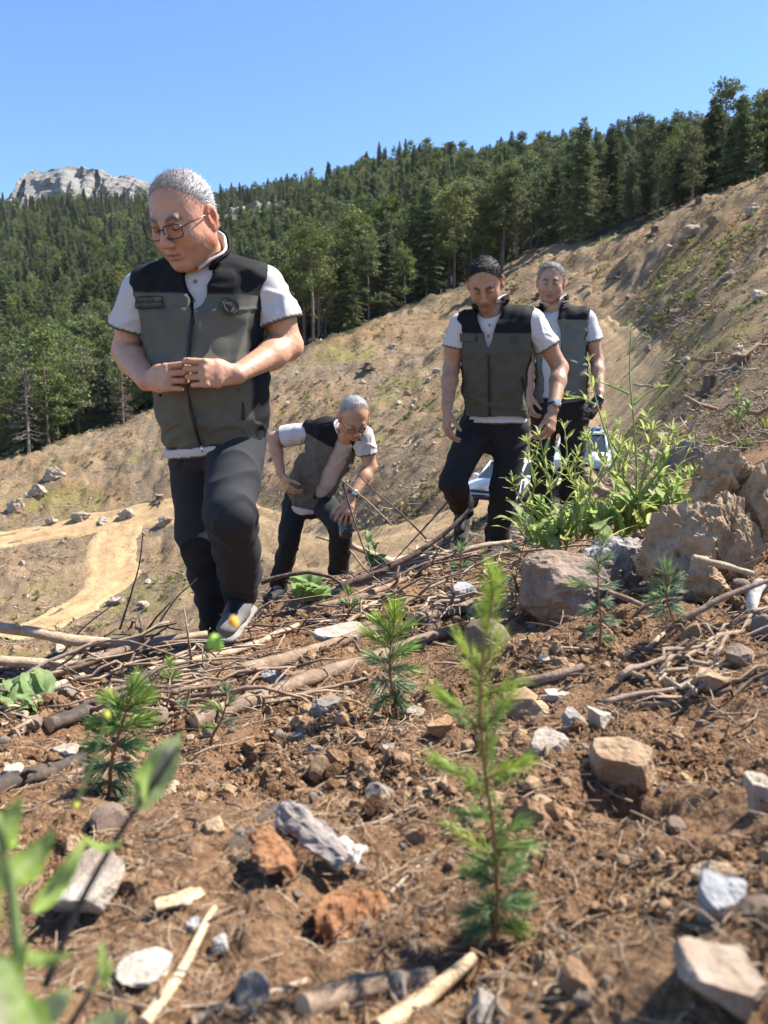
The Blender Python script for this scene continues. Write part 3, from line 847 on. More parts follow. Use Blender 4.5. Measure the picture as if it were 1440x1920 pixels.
for i, (a, b_, w, h, k) in enumerate(BOUL):
    side = 'beside the dirt track below the forest' if a < 330 and b_ > 880 else ('on the felled slope below the pines' if a < 960 else 'on the steep felled slope beside the road')
    w, h = w * .62, h * .62
    boulder(a, b_, w, h, {'tan': M_HILL, 'grey': M_HILL, 'white': M_WHITE, 'mauve': M_MAUVE}[k], '%s boulder lying %s' % (_cl[k], side), 300 + i, 'boulder', '%s boulders %s' % (_cl[k], side), 8, fn=far_ground, rough=.12, crag_=.12)

def stump(px, py, wpx, hpx, label, seed, d0=8):
    p = hit(px, py, d0, 300, far_ground); d = p[1] * CT + p[2] * ST; rng = np.random.default_rng(seed)
    r = wpx / 2 / F_PX * d; h = hpx / F_PX * d
    o = thing('tree_stump', label, 'stump', p)
    mb = MB(); n = 18; a = np.arange(n) / n * 6.283
    zs = [-.3 * h, 0, .12 * h, .4 * h, .85 * h, h]; rs = [1.9, 1.55, 1.2, 1.05, 1.0, .97]
    lob = 1 + .22 * np.sin(a * 4 + seed) * np.array([1, 1, .6, .3, .15, .1])[:, None]
    V = np.concatenate([np.stack([np.cos(a) * r * q * l, np.sin(a) * r * q * l, np.full(n, z) + rng.normal(0, .01 * h, n)], 1) for z, q, l in zip(zs, rs, lob)])
    i, j = np.meshgrid(np.arange(5), np.arange(n), indexing='ij'); i = i.ravel(); j = j.ravel(); k = (j + 1) % n
    link('bark', mesh_np('bark', V, np.stack([i * n + j, i * n + k, (i + 1) * n + k, (i + 1) * n + j], 1), True, [M_STUMP]), o)
    top = np.concatenate([V[-n:] * V3(.96, .96, 1) + V3(0, 0, .004 * h), [[0, 0, h * 1.02]]])
    link('cut_top', mesh_np('cut_top', top, np.array([[t, (t + 1) % n, n] for t in range(n)]), False, [M_CUT]), o)
    for q in range(4):
        an = rng.uniform(0, 6.28); e = V3(math.cos(an) * r * 3.2, math.sin(an) * r * 3.2, -.22 * h)
        V2, Q2, T2 = tube([V3(0, 0, .15 * h), e * .45 + V3(0, 0, .1 * h), e], [r * .45, r * .3, r * .1], 6)
        link('root', MBm('root', V2, Q2, T2, M_STUMP), o)
def MBm(name, V, Q, T, m, smooth=True):
    mb = MB(); mb.add(V, Q, T); return mb.mesh(name, [m], smooth)
M_STUMP = mat_bark('stump_bark', (.055, .04, .03), (.12, .09, .065), (.21, .165, .12), 2.0)
_b = NB('cut_wood', .85, .2); _po = _b.coord('Object'); _n = _b.noise(_po, 30, 4)
_b.col(_b.ramp(_n, [(.3, (.36, .25, .14)), (.7, (.56, .43, .28))])); M_CUT = _b.m
for i, (a, b_, w, h, lb) in enumerate([
        (1332, 735, 26, 30, 'sawn tree stump with pale top standing on the slope above the brush'),
        (1395, 690, 24, 22, 'grey weathered stump with splayed roots near the right edge'),
        (1228, 440, 14, 14, 'small dark stump near the top of the felled slope'),
        (1160, 520, 13, 10, 'small stump in the upper middle of the felled slope'),
        (1310, 385, 14, 12, 'dark stump by the forest edge at the top of the clearing'),
        (1010, 560, 12, 10, 'small stump on the slope just behind the standing man'),
        (690, 690, 13, 10, 'small stump on the slope below the pines, above the bending man'),
        (300, 940, 15, 12, 'dark stump beside the bend of the dirt track')]):
    stump(a, b_, w, h, lb, 40 + i)

def hillside_debris():
    rng = np.random.default_rng(5)
    def pts(n, d0, d1, px0=-40, px1=1480, clus=0.0, seed=1):
        d = np.exp(rng.uniform(math.log(d0), math.log(d1), n)); px = rng.uniform(px0, px1, n)
        x = (px - 720) / F_PX * d
        ok = (d < treeline(px) + 3) & (track_dist(x, d) > -.25)
        if clus: ok &= rng.random(n) < np.clip(.45 + clus * fb2(x * .22, d * .22, 3, seed), .05, 1)
        x, d = x[ok], d[ok]
        return x, d, ground(x, d)
    # loose stones
    x, y, z = pts(26000, 7, 105, clus=1.3, seed=31)
    protos = [mesh_np('stone', *stone(500 + k, 2, 8, .06), False, [m]) for k, m in enumerate([M_HILL, M_HILL, M_TAN, M_HILL, M_WHITE])]
    n = len(x); s = rng.pareto(2.3, n) * .035 + .02; s = np.clip(s, .018, .32) * np.clip(y / 34, .4, 1.2)
    scatter('rubble', protos, np.stack([x, y, z + s * .15], 1), rng.uniform(0, 6.28, (n, 3)), s[:, None] * rng.uniform(.6, 1.2, (n, 3)), rng.choice([0, 1, 2, 3, 0, 1, 2, 4], n), kind='stuff', label='loose pale stones strewn over the felled slope', category='rubble')
    # branches and slash
    prot = []
    for k in range(6):
        q = np.cumsum(rng.normal(0, .06, (6, 3)), 0); q[:, 0] = np.linspace(-.5, .5, 6)
        V, Q, T = tube(q, np.linspace(.028, .008, 6), 5); mb = MB(); mb.add(V, Q, T)
        for j in range(3):
            a = q[rng.integers(1, 5)]; V, Q, T = tube([a, a + unit(rng.normal(0, 1, 3)) * .22], [.01, .004], 4); mb.add(V, Q, T)
        prot.append(mb.mesh('branch', [M_SLASH if k % 2 else M_SLASH2]))
    x, y, z = pts(60000, 6.5, 105, clus=1.2, seed=47); n = len(x)
    s = (.2 + rng.pareto(2.5, n) * .3) * np.clip(y / 35, .35, 1.2); s = np.clip(s, 0, 1.8)
    rot = np.stack([rng.normal(0, .2, n), rng.normal(0, .22, n), rng.uniform(0, 6.28, n)], 1)
    scatter('slash', prot, np.stack([x, y, z + .03], 1), rot, s[:, None] * np.stack([np.ones(n), np.ones(n) * 1.2, np.ones(n) * 1.2], 1), rng.integers(0, 6, n), kind='stuff', label='dry brown branches left over from felling on the slope', category='brush')
    # low weeds and grass, thickest in the green patches
    gp = []
    for k in range(4):
        mb = MB()
        for j in range(16):
            a = rng.uniform(0, 6.28); l = rng.uniform(.5, 1.1); o = rng.normal(0, .22, 3) * V3(1, 1, 0)
            e = o + V3(math.cos(a) * l * .6, math.sin(a) * l * .6, l * .8); sd = V3(-math.sin(a), math.cos(a), 0) * .1
            m = (o + e) / 2 + V3(0, 0, .12)
            mb.add([o - sd * .5, o + sd * .5, m + sd, m - sd, e], [[0, 1, 2, 3]], [[3, 2, 4]])
        gp.append(mb.mesh('weed', [M_WEED, M_WEED][:1], False))
    x, y, z = pts(26000, 7, 105)
    g = fb2(x * .16 + 3, y * .16, 3, 91); px = 720 + F_PX * x / y
    ok = rng.random(len(x)) < np.clip((g - .25) * 2.2, .04, 1) * np.interp(px, [0, 300, 900, 1440], [.35, .4, .8, 1.0])
    x, y, z = x[ok], y[ok], z[ok]; n = len(x); s = rng.uniform(.10, .32, n) * np.clip(y / 40, .5, 1.3)
    scatter('weeds', gp, np.stack([x, y, z], 1), np.stack([rng.normal(0, .15, n), rng.normal(0, .15, n), rng.uniform(0, 6.28, n)], 1), np.repeat(s[:, None], 3, 1), rng.integers(0, 4, n), kind='stuff', label='low green and yellowish weeds scattered over the felled slope', category='weeds')
def hillside_brush():
    rng = np.random.default_rng(15); pr = []
    for k in range(5):                       # tangles of dead twigs
        mb = MB()
        for j in range(26):
            a = rng.normal(0, .28, 3) * V3(1, 1, .25); dd = unit(rng.normal(0, 1, 3) * V3(1, 1, .45)); l = rng.uniform(.25, .8)
            V, Q, T = tube([a - dd * l / 2, a + rng.normal(0, .05, 3), a + dd * l / 2], [.016, .012, .005], 3, False); mb.add(V, Q)
        pr.append(mb.mesh('tangle', [[M_SLASH, M_SLASH2, M_SLASHD][k % 3]]))
    for k in range(3):                       # dry grass tufts
        mb = MB()
        for j in range(22):
            a = rng.uniform(0, 6.28); l = rng.uniform(.4, 1.0); o = rng.normal(0, .12, 3) * V3(1, 1, 0); e = o + V3(math.cos(a) * l * .55, math.sin(a) * l * .55, l * .6); sd = V3(-math.sin(a), math.cos(a), 0) * .035
            mb.add([o - sd, o + sd, e], None, [[0, 1, 2]])
        pr.append(mb.mesh('dry_tuft', [M_STRAW], False))
    n = 16000; d = np.exp(rng.uniform(math.log(7), math.log(105), n)); px = rng.uniform(-40, 1480, n); x = (px - 720) / F_PX * d
    g = fb2(x * .18, d * .18, 3, 63); ok = (d < treeline(px) + 2) & (track_dist(x, d) > .15) & (rng.random(n) < np.clip(.25 + 1.1 * g, .03, 1)); x, d = x[ok], d[ok]; n = len(x)
    s = rng.uniform(.22, .75, n) * np.clip(d / 40, .45, 1.25); kd = rng.choice([0, 1, 2, 3, 4, 5, 6, 7], n)
    s = np.where(kd > 4, s * .7, s)
    scatter('brush', pr, np.stack([x, d, ground(x, d) + .02], 1), np.stack([rng.normal(0, .15, n), rng.normal(0, .15, n), rng.uniform(0, 6.28, n)], 1), np.repeat(s[:, None], 3, 1), kd, kind='stuff', label='tangles of dead twigs and dry grass on the felled slope', category='brush')
M_SLASHD = mat_bark('dark_slash', (.05, .035, .026), (.10, .07, .05), (.18, .135, .10), 2.0)
_s = NB('dry_grass', .8, .2); _s.col(_s.ramp(_s.rnd(), [(0, (.22, .17, .09)), (.6, (.36, .28, .16)), (1, (.44, .38, .24))])); M_STRAW = _s.m
M_SLASH = mat_bark('slash_bark', (.13, .085, .055), (.26, .18, .115), (.40, .30, .20), 2.0)
M_SLASH2 = mat_bark('grey_slash', (.17, .13, .10), (.32, .25, .185), (.48, .40, .31), 2.0)
M_WEED = mat_foliage('weed_leaves', (.11, .13, .03), (.19, .21, .055), (.30, .30, .10), .3)
hillside_debris()
hillside_brush()

# ---- parked cars
def car(px, py, d, yaw, paint, label, lightbar=False, name='parked_car'):
    p = P(px, py, d); z = float(ground0(p[0], p[1])) + .02
    r = thing(name, label, 'car', (p[0], p[1], z)); r.rotation_euler = (0, 0, yaw)
    b = NB('car_paint_' + name, .25, .5); b.col(paint); b.b.inputs['Coat Weight'].default_value = .6; mp = b.m
    gl = MATS.get('car_glass') or NB('car_glass', .05, .6).col((.03, .04, .05)).m
    rub = MATS.get('tyre_rubber') or NB('tyre_rubber', .85).col((.02, .02, .02)).m
    rim = MATS.get('wheel_metal') or NB('wheel_metal', .3, .6).col((.45, .45, .46)).m
    lamp = MATS.get('lamp_glass') or NB('lamp_glass', .1, .7).col((.7, .7, .72)).m
    red = MATS.get('red_plastic') or NB('red_plastic', .3).col((.5, .03, .02)).m
    blk = MATS.get('black_plastic') or NB('black_plastic', .5).col((.02, .02, .022)).m
    # body: cross-sections along the length (x = forward), half width w, lower edge, belt line, bulge
    st = [(-2.15, .74, .55, .86), (-2.08, .84, .42, 1.0), (-1.6, .89, .34, 1.06), (-.6, .90, .30, 1.06), (.5, .90, .30, 1.05), (1.1, .89, .32, 1.0), (1.75, .86, .36, .93), (2.08, .78, .42, .84), (2.18, .62, .5, .70)]
    V = []
    for x, w, z0, z1 in st:
        for sx in (-1, 1):
            row = [(x, sx * w * .9, z0), (x, sx * w, z0 + .12), (x, sx * w * 1.02, (z0 + z1) / 2), (x, sx * w * .98, z1 - .06), (x, sx * w * .86, z1), (x, 0, z1 + .03)]
            V += row if sx < 0 else row[::-1]
    m = 12; V = np.array(V); Q = []
    for i in range(len(st) - 1):
        for j in range(m):
            k = (j + 1) % m; Q.append([i * m + j, i * m + k, (i + 1) * m + k, (i + 1) * m + j])
    T = []
    c0 = len(V); V = np.concatenate([V, [V[:m].mean(0)], [V[-m:].mean(0)]])
    for j in range(m): T += [[c0, (j + 1) % m, j], [c0 + 1, (len(st) - 1) * m + j, (len(st) - 1) * m + (j + 1) % m]]
    link('body', MBm('body', V, np.array(Q), np.array(T), mp), r)
    def loft(name, secs, mat):
        V = []; m = 6
        for x, w, z0, wt, zt in secs: V += [(x, -w, z0), (x, -w * .97, z0 + .02), (x, -wt, zt), (x, wt, zt), (x, w * .97, z0 + .02), (x, w, z0)]
        Q = [[i * m + j, (i + 1) * m + j, (i + 1) * m + (j + 1) % m, i * m + (j + 1) % m] for i in range(len(secs) - 1) for j in range(m)]
        c = len(V); V += [tuple(np.mean(V[:m], 0)), tuple(np.mean(V[-m:], 0))]
        T = [[c, j, (j + 1) % m] for j in range(m)] + [[c + 1, (len(secs) - 1) * m + (j + 1) % m, (len(secs) - 1) * m + j] for j in range(m)]
        link(name, MBm(name, np.array(V), np.array(Q), np.array(T), mat, False), r)
    loft('windows', [(-2.02, .78, .98, .70, 1.02), (-1.75, .80, 1.0, .66, 1.50), (-.6, .82, 1.02, .68, 1.58), (.35, .82, 1.02, .66, 1.54), (1.12, .80, .98, .74, 1.01)], gl)
    loft('roof', [(-1.82, .67, 1.48, .60, 1.52), (-1.2, .70, 1.56, .64, 1.63), (-.4, .70, 1.58, .64, 1.65), (.42, .68, 1.52, .6, 1.57)], mp)
    for sx in (-1, 1):
        for x, zt in ((1.1, .98), ):
            V2, Q2, T2 = tube([V3(1.12, sx * .77, .99), V3(.38, sx * .665, 1.54)], .035, 6); link('pillar', MBm('pillar', V2, Q2, T2, mp), r)
        V2, Q2, T2 = tube([V3(-.35, sx * .84, 1.0), V3(-.42, sx * .69, 1.58)], .04, 6); link('pillar', MBm('pillar', V2, Q2, T2, mp), r)
        V2, F2 = stone(3, 2, 0, 0); link('headlight', mesh_np('headlight', V2 * V3(.10, .17, .08) + V3(2.06, sx * .6, .78), F2, True, [lamp]), r)
        link('tail_light', mesh_np('tail_light', V2 * V3(.05, .10, .14) + V3(-2.1, sx * .7, .9), F2, True, [red]), r)
        link('mirror', mesh_np('mirror', V2 * V3(.09, .12, .08) + V3(.85, sx * .98, 1.08), F2, True, [mp]), r)
    V2, Q2, T2 = tube([V3(2.15, -.62, .5), V3(2.21, 0, .5), V3(2.15, .62, .5)], .09, 6); link('bumper', MBm('bumper', V2, Q2, T2, blk), r)
    V2, Q2, T2 = tube([V3(2.14, -.36, .68), V3(2.2, 0, .68), V3(2.14, .36, .68)], .06, 6); link('grille', MBm('grille', V2, Q2, T2, blk), r)
    for x in (-1.35, 1.38):
        for sx in (-1, 1):
            wv, wq, wt = tube([V3(0, -.1, 0), V3(0, -.08, 0), V3(0, .08, 0), V3(0, .1, 0)], [.30, .34, .34, .30], 20)
            w_ = link('wheel', MBm('wheel', wv + V3(x, sx * .80, .34), wq, wt, rub), r)
            wv, wq, wt = tube([V3(0, -.115, 0), V3(0, .115, 0)], [.2, .2], 12); link('rim', MBm('rim', wv + V3(x, sx * .80, .34), wq, wt, rim), w_)
    if lightbar:
        V2, Q2, T2 = tube([V3(-.2, -.5, 1.69), V3(-.2, 0, 1.69)], .06, 8); link('light_bar', MBm('light_bar', V2, Q2, T2, red), r, label='red half of the roof light bar')
        bl = NB('blue_plastic', .3).col((.03, .08, .45)).m
        V2, Q2, T2 = tube([V3(-.2, 0.002, 1.69), V3(-.2, .5, 1.69)], .06, 8); link('light_bar', MBm('light_bar', V2, Q2, T2, bl), r, label='blue half of the roof light bar')
car(1092, 915, 24.8, math.radians(-108), (.55, .58, .60), 'silver car with roof light bar parked on the road behind the leafy weeds', True)
car(962, 950, 26.2, math.radians(-128), (.72, .73, .74), 'white car parked on the road, glimpsed between the legs of two men', False)
# ------------------------------------------------------------------ close ground: stones, logs, twigs, litter
STONES = [  # column, foot row, width px, height px, kind, label
    (150, 1722, 175, 105, 'white', 'large flat white stone slab behind the leafy foreground weed', .9, 5),
    (262, 1850, 120, 45, 'white', 'flat white stone beside the pale wooden splinter', .7, 7),
    (118, 1428, 66, 34, 'white', 'pale flat stone resting above the dark log at the left', .7, 8),
    (18, 1462, 46, 30, 'white', 'white stone at the left edge below the purple scrap', .7, 8),
    (511, 1290, 52, 48, 'blue', 'bluish pointed stone leaning on the long log', .5, 6),
    (608, 1345, 72, 42, 'grey', 'grey white stone just below the long log', .7, 8),
    (640, 1205, 130, 34, 'white', 'long white stone slab wedged behind the logs', .5, 6),
    (590, 1420, 36, 26, 'grey', 'small grey stone in the middle of the bare soil', .8, 9),
    (558, 1392, 38, 24, 'grey', 'small rounded grey stone beside a crumbly hole', .8, 9),
    (728, 1420, 30, 32, 'white', 'round pale stone disc standing alone in the soil', .4, 4),
    (778, 1346, 50, 26, 'white', 'white stone at the foot of the bushy seedling', .7, 8),
    (830, 1380, 64, 40, 'orange', 'orange stained stone behind the tall blurred seedling', .8, 8),
    (985, 1345, 100, 50, 'tan', 'buff angular stone beside the tall blurred seedling', .8, 8),
    (1042, 1315, 62, 20, 'white', 'thin white stone lying on the buff stone', .6, 6),
    (1030, 1412, 92, 42, 'white', 'white brick shaped stone in the soil', .6, 6),
    (1080, 1368, 58, 42, 'grey', 'dark grey cube shaped stone left of a paler one', .8, 7),
    (1130, 1362, 52, 42, 'white', 'pale rounded stone next to the dark grey cube shaped one', .8, 9),
    (1178, 1470, 150, 92, 'tan', 'large angular buff and white stone casting a deep shadow', .75, 9),
    (1432, 1528, 62, 92, 'white', 'tall pale stone at the right edge', .8, 8),
    (1358, 1722, 118, 92, 'blue', 'blue grey stone with a pointed top at the lower right', .8, 9),
    (1370, 1905, 200, 120, 'white', 'big blurred white stone in the lower right corner', .8, 10),
    (1340, 1300, 80, 50, 'tan', 'rounded buff stone below the rock pile', .8, 10),
    (1392, 1252, 62, 50, 'mauve', 'rounded brown stone next to the white root', .8, 10),
    (912, 1918, 92, 52, 'grey', 'blurred grey stone at the bottom edge', .8, 8),
    (1086, 1868, 82, 60, 'tan', 'blurred buff stone near the bottom edge', .8, 9),
    (358, 1748, 32, 32, 'blue', 'small dark bluish stone touching the wooden splinter', .8, 8),
    (412, 1790, 44, 36, 'grey', 'small dark grey stone beside the orange bark', .8, 9),
    (400, 1560, 54, 26, 'tan', 'flat buff stone on the bare soil behind the dark stick', .7, 8),
    (768, 1125, 60, 40, 'orange', 'orange brown stone among the twigs', .8, 8),
    (868, 1122, 66, 32, 'blue', 'blue grey stone half buried under the twigs', .7, 8),
    (1020, 1245, 28, 22, 'white', 'little white stone right of the tall blurred seedling', .8, 8),
    (1030, 1565, 34, 24, 'white', 'little pale stone in the soil right of the tall blurred seedling', .8, 8),
    (1000, 1482, 40, 20, 'mauve', 'small pinkish stone right of the tall blurred seedling', .7, 8),
]
for i, (a, b_, w, h, k, lb, dr, cu) in enumerate(STONES):
    boulder(a, b_, w * .86, h * .72, _mm[k], lb, 700 + i * 3, 'stone', None, .4, dr * 1.2, .5, None, 4, cu + 3, fn=ground, cat='stone', rough=.06, flat=.3 if k == 'white' else .5)

# the rock heap on the right
_mm['rust'] = mat_stone('rusty_stone', (.21, .145, .09), (.36, .265, .175), (.52, .42, .30), (.29, .17, .075), .6)
HEAP = [
    (1068, 1165, 185, 120, 1.92, 'mauve', 'squat brown block of rock with a sunlit top behind the seedlings', 9, 1.0),  # dark brown stone over the whole block stands in for shade on its face
    (1185, 1150, 190, 135, 2.02, 'grey', 'grey weathered rock leaning between the brown block and the rock heap', 11, 1.0),
    (1275, 1110, 150, 165, 1.86, 'rust', 'knobbly brown rock low in the heap at the right', 16, .9),
    (1360, 960, 130, 118, 1.98, 'tan', 'pointed buff rock on top of the heap at the right', 12, .8),
    (1385, 1090, 130, 160, 1.84, 'tan', 'crumbly yellowish rock in the middle of the heap at the right', 16, .9),
    (1450, 1000, 100, 130, 1.9, 'rust', 'brown rock of the heap cut by the right edge', 14, .9),
    (1330, 1120, 90, 70, 1.72, 'rust', 'small dark rock at the foot of the heap', 12, .9),
    (1302, 882, 62, 55, 3.0, 'grey', 'pale grey boulder behind the leafy weeds', 9, .9),
    (1262, 880, 50, 40, 3.2, 'grey', 'flat grey boulder hidden behind the leafy weeds', 9, .9),
]
for i, (a, b_, w, h, d, k, lb, cu, dr) in enumerate(HEAP):
    boulder(a, b_, w, h, _mm[k], lb, 901 + i * 7, 'rock', None, .4, dr, .25, None, 5, cu, d=d, rough=.10 if i else .05, cutd=(.5, .9), crag_=.22 if i > 1 else .10)

# ---- wood
def mat_wood(name, a, b_, c, knots=.5, sc=1.0):
    b = NB(name, .88, .15); po = b.coord('Object')
    n = b.noise(po, 30 * sc, 6, .7); m = b.noise(po, 7 * sc, 4, .6, .6)
    col = b.ramp(n, [(.28, a), (.52, b_), (.75, c)])
    col = b.mix(b.ramp(m, [(.52, (0, 0, 0)), (.66, (knots,) * 3)]), col, tuple(q * .45 for q in a))
    b.col(col).bump(b.math('ADD', n, m), .6, .012 / sc); return b.m
W_PALE = mat_wood('pale_bark', (.22, .155, .10), (.38, .29, .20), (.52, .43, .32), .35)
W_BROWN = mat_wood('brown_bark', (.13, .085, .06), (.24, .17, .12), (.37, .28, .21), .4)
W_DARK = mat_wood('dark_bark', (.03, .025, .022), (.075, .06, .05), (.16, .13, .105), .3)  # very dark brown bark for the blackest logs and sticks
W_SPLIT = mat_wood('split_wood', (.34, .23, .13), (.50, .37, .23), (.62, .50, .35), .2)
W_WHITE = mat_wood('bleached_root', (.42, .37, .30), (.58, .53, .45), (.70, .66, .58), .25)
W_TWIG = mat_wood('dry_twig', (.17, .12, .085), (.30, .22, .155), (.45, .36, .27), .3, 2.0)
W_TWIGD = mat_wood('dark_twig', (.06, .042, .034), (.13, .09, .07), (.24, .18, .14), .3, 2.0)
M_WOODCUT = NB('sawn_end', .85, .15).col((.50, .36, .20)).m

def smooth_path(q, n):
    q = np.asarray(q, float); s = np.concatenate([[0], np.cumsum(np.linalg.norm(np.diff(q, axis=0), axis=1))])
    t = np.linspace(0, s[-1], n); w = np.stack([np.interp(t, s, q[:, k]) for k in range(3)], 1)
    return _blur(w, 0, max(1.0, n / len(q) * .3)) if n > 8 else w

def wood(pxs, rpx, mat, label, name='log', taper=.75, seed=1, ds=None, cat='log', lift=1.0, n=None, group=None, sides=12, snags=0, ends=True, crook=.12):
    """a length of wood through photo pixels pxs, lying on the ground (or at distances ds)"""
    rng = np.random.default_rng(seed); q = []
    for i, (a, b_) in enumerate(pxs):
        p = P(a, b_, ds[i]) if ds else hit(a, b_ + rpx * .7, .4, 12, ground)
        q.append(p + V3(0, 0, 0 if ds else rpx * .6 / F_PX * p[1] * lift))
    q = np.array(q); r0 = rpx / F_PX * np.mean(q[:, 1])
    L = np.linalg.norm(np.diff(q, axis=0), axis=1).sum(); n = n or int(np.clip(L / (r0 * 1.4), 8, 40))
    w = smooth_path(q, n); w[0] = q[0]; w[-1] = q[-1]
    w = w + (r0 * crook * 4) * np.stack([fb2(np.arange(n) * .33, np.full(n, k * 9.1), 2, seed) for k in range(3)], 1) * .35
    rad = r0 * np.linspace(1, taper, n) * (1 + .10 * fb2(np.arange(n) * .6, np.zeros(n), 2, seed + 5))
    c = w.mean(0); mb = MB(); V, Q, T = tube(w - c, rad, sides, False, .05, rng); mb.add(V, Q)
    for k in range(snags):
        i = rng.integers(2, n - 2); dr = unit(rng.normal(0, 1, 3) + V3(0, 0, .5)); l = r0 * rng.uniform(1.5, 5)
        V, Q, T = tube([w[i] - c, w[i] - c + dr * (l * .5 + r0), w[i] - c + dr * (l + r0) + rng.normal(0, .2, 3) * l], [r0 * .35, r0 * .28, r0 * .15], 6); mb.add(V, Q, T)
    o = thing(name, label, cat, c, group, mb.mesh(name, [mat]))
    if ends:
        for i, s in ((0, -1), (n - 1, 1)):
            x, y, t = frame((w[1] - w[0]) if i == 0 else (w[-1] - w[-2])); k = np.arange(10) / 10 * 6.283
            R = rad[i] * 1.02
            V = np.concatenate([(w[i] - c) + R * (np.cos(k)[:, None] * x + np.sin(k)[:, None] * y), [(w[i] - c) + t * s * R * .12]])
            F = [[j, (j + 1) % 10, 10] if s > 0 else [(j + 1) % 10, j, 10] for j in range(10)]
            link('cut_end', mesh_np('cut_end', V, np.array(F), False, [M_WOODCUT if mat not in (W_TWIG, W_TWIGD) else mat]), o)
    return o

wood([(-30, 1172), (60, 1184), (150, 1203), (270, 1206), (390, 1188)], 11, W_PALE, 'long smooth pale branch lying across the left edge of the slope', 'log', .7, 2, [2.02, 2.05, 2.1, 2.18, 2.28], snags=3)
wood([(-20, 1238), (70, 1242), (170, 1248)], 11, W_PALE, 'short thick pale branch below the long one at the left edge', 'log', .7, 3, [1.98, 2.02, 2.06])
wood([(25, 1290), (120, 1258), (220, 1224), (262, 1210), (350, 1192)], 10, W_BROWN, 'crooked brown branch crossing under the long pale one', 'log', .7, 4, [1.95, 2.0, 2.08, 2.14, 2.22], snags=3)
wood([(50, 1306), (110, 1282), (165, 1262)], 7, W_PALE, 'short pale stick in front of the crooked branch', 'stick', .8, 5, cat='stick')
wood([(95, 1358), (160, 1330), (235, 1290)], 15, W_DARK, 'black log with a pale broken stub at the left', 'log', .95, 6, snags=1)
wood([(238, 1290), (300, 1262)], 15, W_DARK, 'short black log section ending in a sawn face', 'log', .95, 7)
wood([(-20, 1478), (60, 1452), (120, 1432), (195, 1398)], 17, W_DARK, 'dark weathered log below the pale flat stone', 'log', .8, 8, snags=2)
wood([(120, 1460), (190, 1425)], 7, W_BROWN, 'thin brown stick against the dark weathered log', 'stick', .8, 9, cat='stick')
wood([(362, 1352), (470, 1312), (600, 1262), (700, 1232), (770, 1204), (852, 1178)], 16, W_BROWN, 'longest barked log running across the middle of the soil', 'log', .8, 10, snags=2)
wood([(452, 1260), (560, 1226), (640, 1200), (706, 1178)], 14, W_BROWN, 'smooth brown log lying behind the longest one', 'log', .8, 11, snags=1)
wood([(770, 1160), (850, 1145), (930, 1118)], 13, W_BROWN, 'grey brown log right of the bushy seedling', 'log', .8, 12, snags=2)
wood([(340, 1235), (420, 1218), (540, 1180)], 8, W_BROWN, 'brown stick beneath the boots of the front man', 'stick', .6, 13, cat='stick', snags=2)
wood([(270, 1262), (370, 1236), (460, 1215), (560, 1170)], 9, W_PALE, 'pale peeled stick running past the boots of the front man', 'stick', .6, 14, cat='stick', snags=1)
wood([(190, 1300), (300, 1245), (370, 1215)], 8, W_PALE, 'bent pale stick among the branches at the left', 'stick', .6, 15, cat='stick')
wood([(490, 1092), (530, 1079), (580, 1072), (625, 1082), (660, 1110)], 5, W_TWIGD, 'dark arched twig before the legs of the bending man', 'twig', .6, 16, [3.1, 3.1, 3.1, 3.1, 3.05], cat='twig', ends=False)
wood([(560, 1150), (680, 1118), (760, 1085)], 9, W_BROWN, 'brown stick lying along the brush heap', 'stick', .6, 17, cat='stick', snags=2)
wood([(600, 1170), (720, 1125), (800, 1110)], 7, W_PALE, 'pale stick along the front of the brush heap', 'stick', .6, 18, cat='stick')
wood([(690, 1075), (760, 1050), (830, 1005), (880, 955)], 7, W_TWIGD, 'dark forked branch rising from the brush heap beside the walking man', 'branch', .5, 19, [3.2, 3.2, 3.25, 3.3], cat='branch', snags=4, ends=False)
wood([(640, 1100), (720, 1070), (790, 1035)], 8, W_TWIGD, 'dark branch lying in the brush heap', 'branch', .6, 20, [3.0, 3.05, 3.1], cat='branch', snags=3, ends=False)
wood([(860, 1035), (910, 1022), (960, 1015)], 6, W_PALE, 'pale stick at the feet of the walking man', 'stick', .7, 21, [3.4, 3.45, 3.5], cat='stick')
wood([(705, 1935), (800, 1865), (890, 1788)], 23, W_SPLIT, 'thick blurred splinter of pale wood at the bottom edge', 'splinter', .55, 22, cat='wood', sides=7)
wood([(268, 1920), (335, 1830), (400, 1702)], 15, W_SPLIT, 'long pale wooden splinter in the lower left soil', 'splinter', .6, 23, cat='wood', sides=6)
wood([(432, 1592), (515, 1512)], 14, W_DARK, 'short dark stick stuck in the soil', 'stick', .8, 24, cat='stick')
wood([(440, 1612), (480, 1580)], 7, W_DARK, 'thin dark stick beside the short dark one', 'stick', .8, 25, cat='stick')
wood([(570, 1885), (690, 1845), (815, 1822)], 26, W_BROWN, 'thick blurred barked branch near the bottom edge', 'log', .8, 26)
wood([(360, 1915), (480, 1868), (575, 1838)], 11, W_PALE, 'thin blurred branch in front of the orange bark', 'stick', .7, 27, cat='stick')
wood([(420, 1880), (300, 1895), (180, 1862)], 5, W_TWIG, 'thin blurred twig beside the white flat stone', 'twig', .7, 28, cat='twig', ends=False)
wood([(1425, 1090), (1408, 1130), (1425, 1180), (1455, 1215)], 12, W_WHITE, 'bleached white curved root at the right edge', 'root', .8, 29, [1.66, 1.62, 1.58, 1.55], cat='root')
wood([(1300, 1046), (1350, 1058), (1412, 1075)], 7, W_PALE, 'short bleached branch stub on the rock heap', 'stick', .8, 30, [1.62, 1.62, 1.62], cat='stick')
wood([(1285, 1160), (1350, 1122), (1450, 1085)], 7, W_BROWN, 'straight brown stick leaning on the rock heap', 'stick', .7, 31, [1.55, 1.56, 1.58], cat='stick')
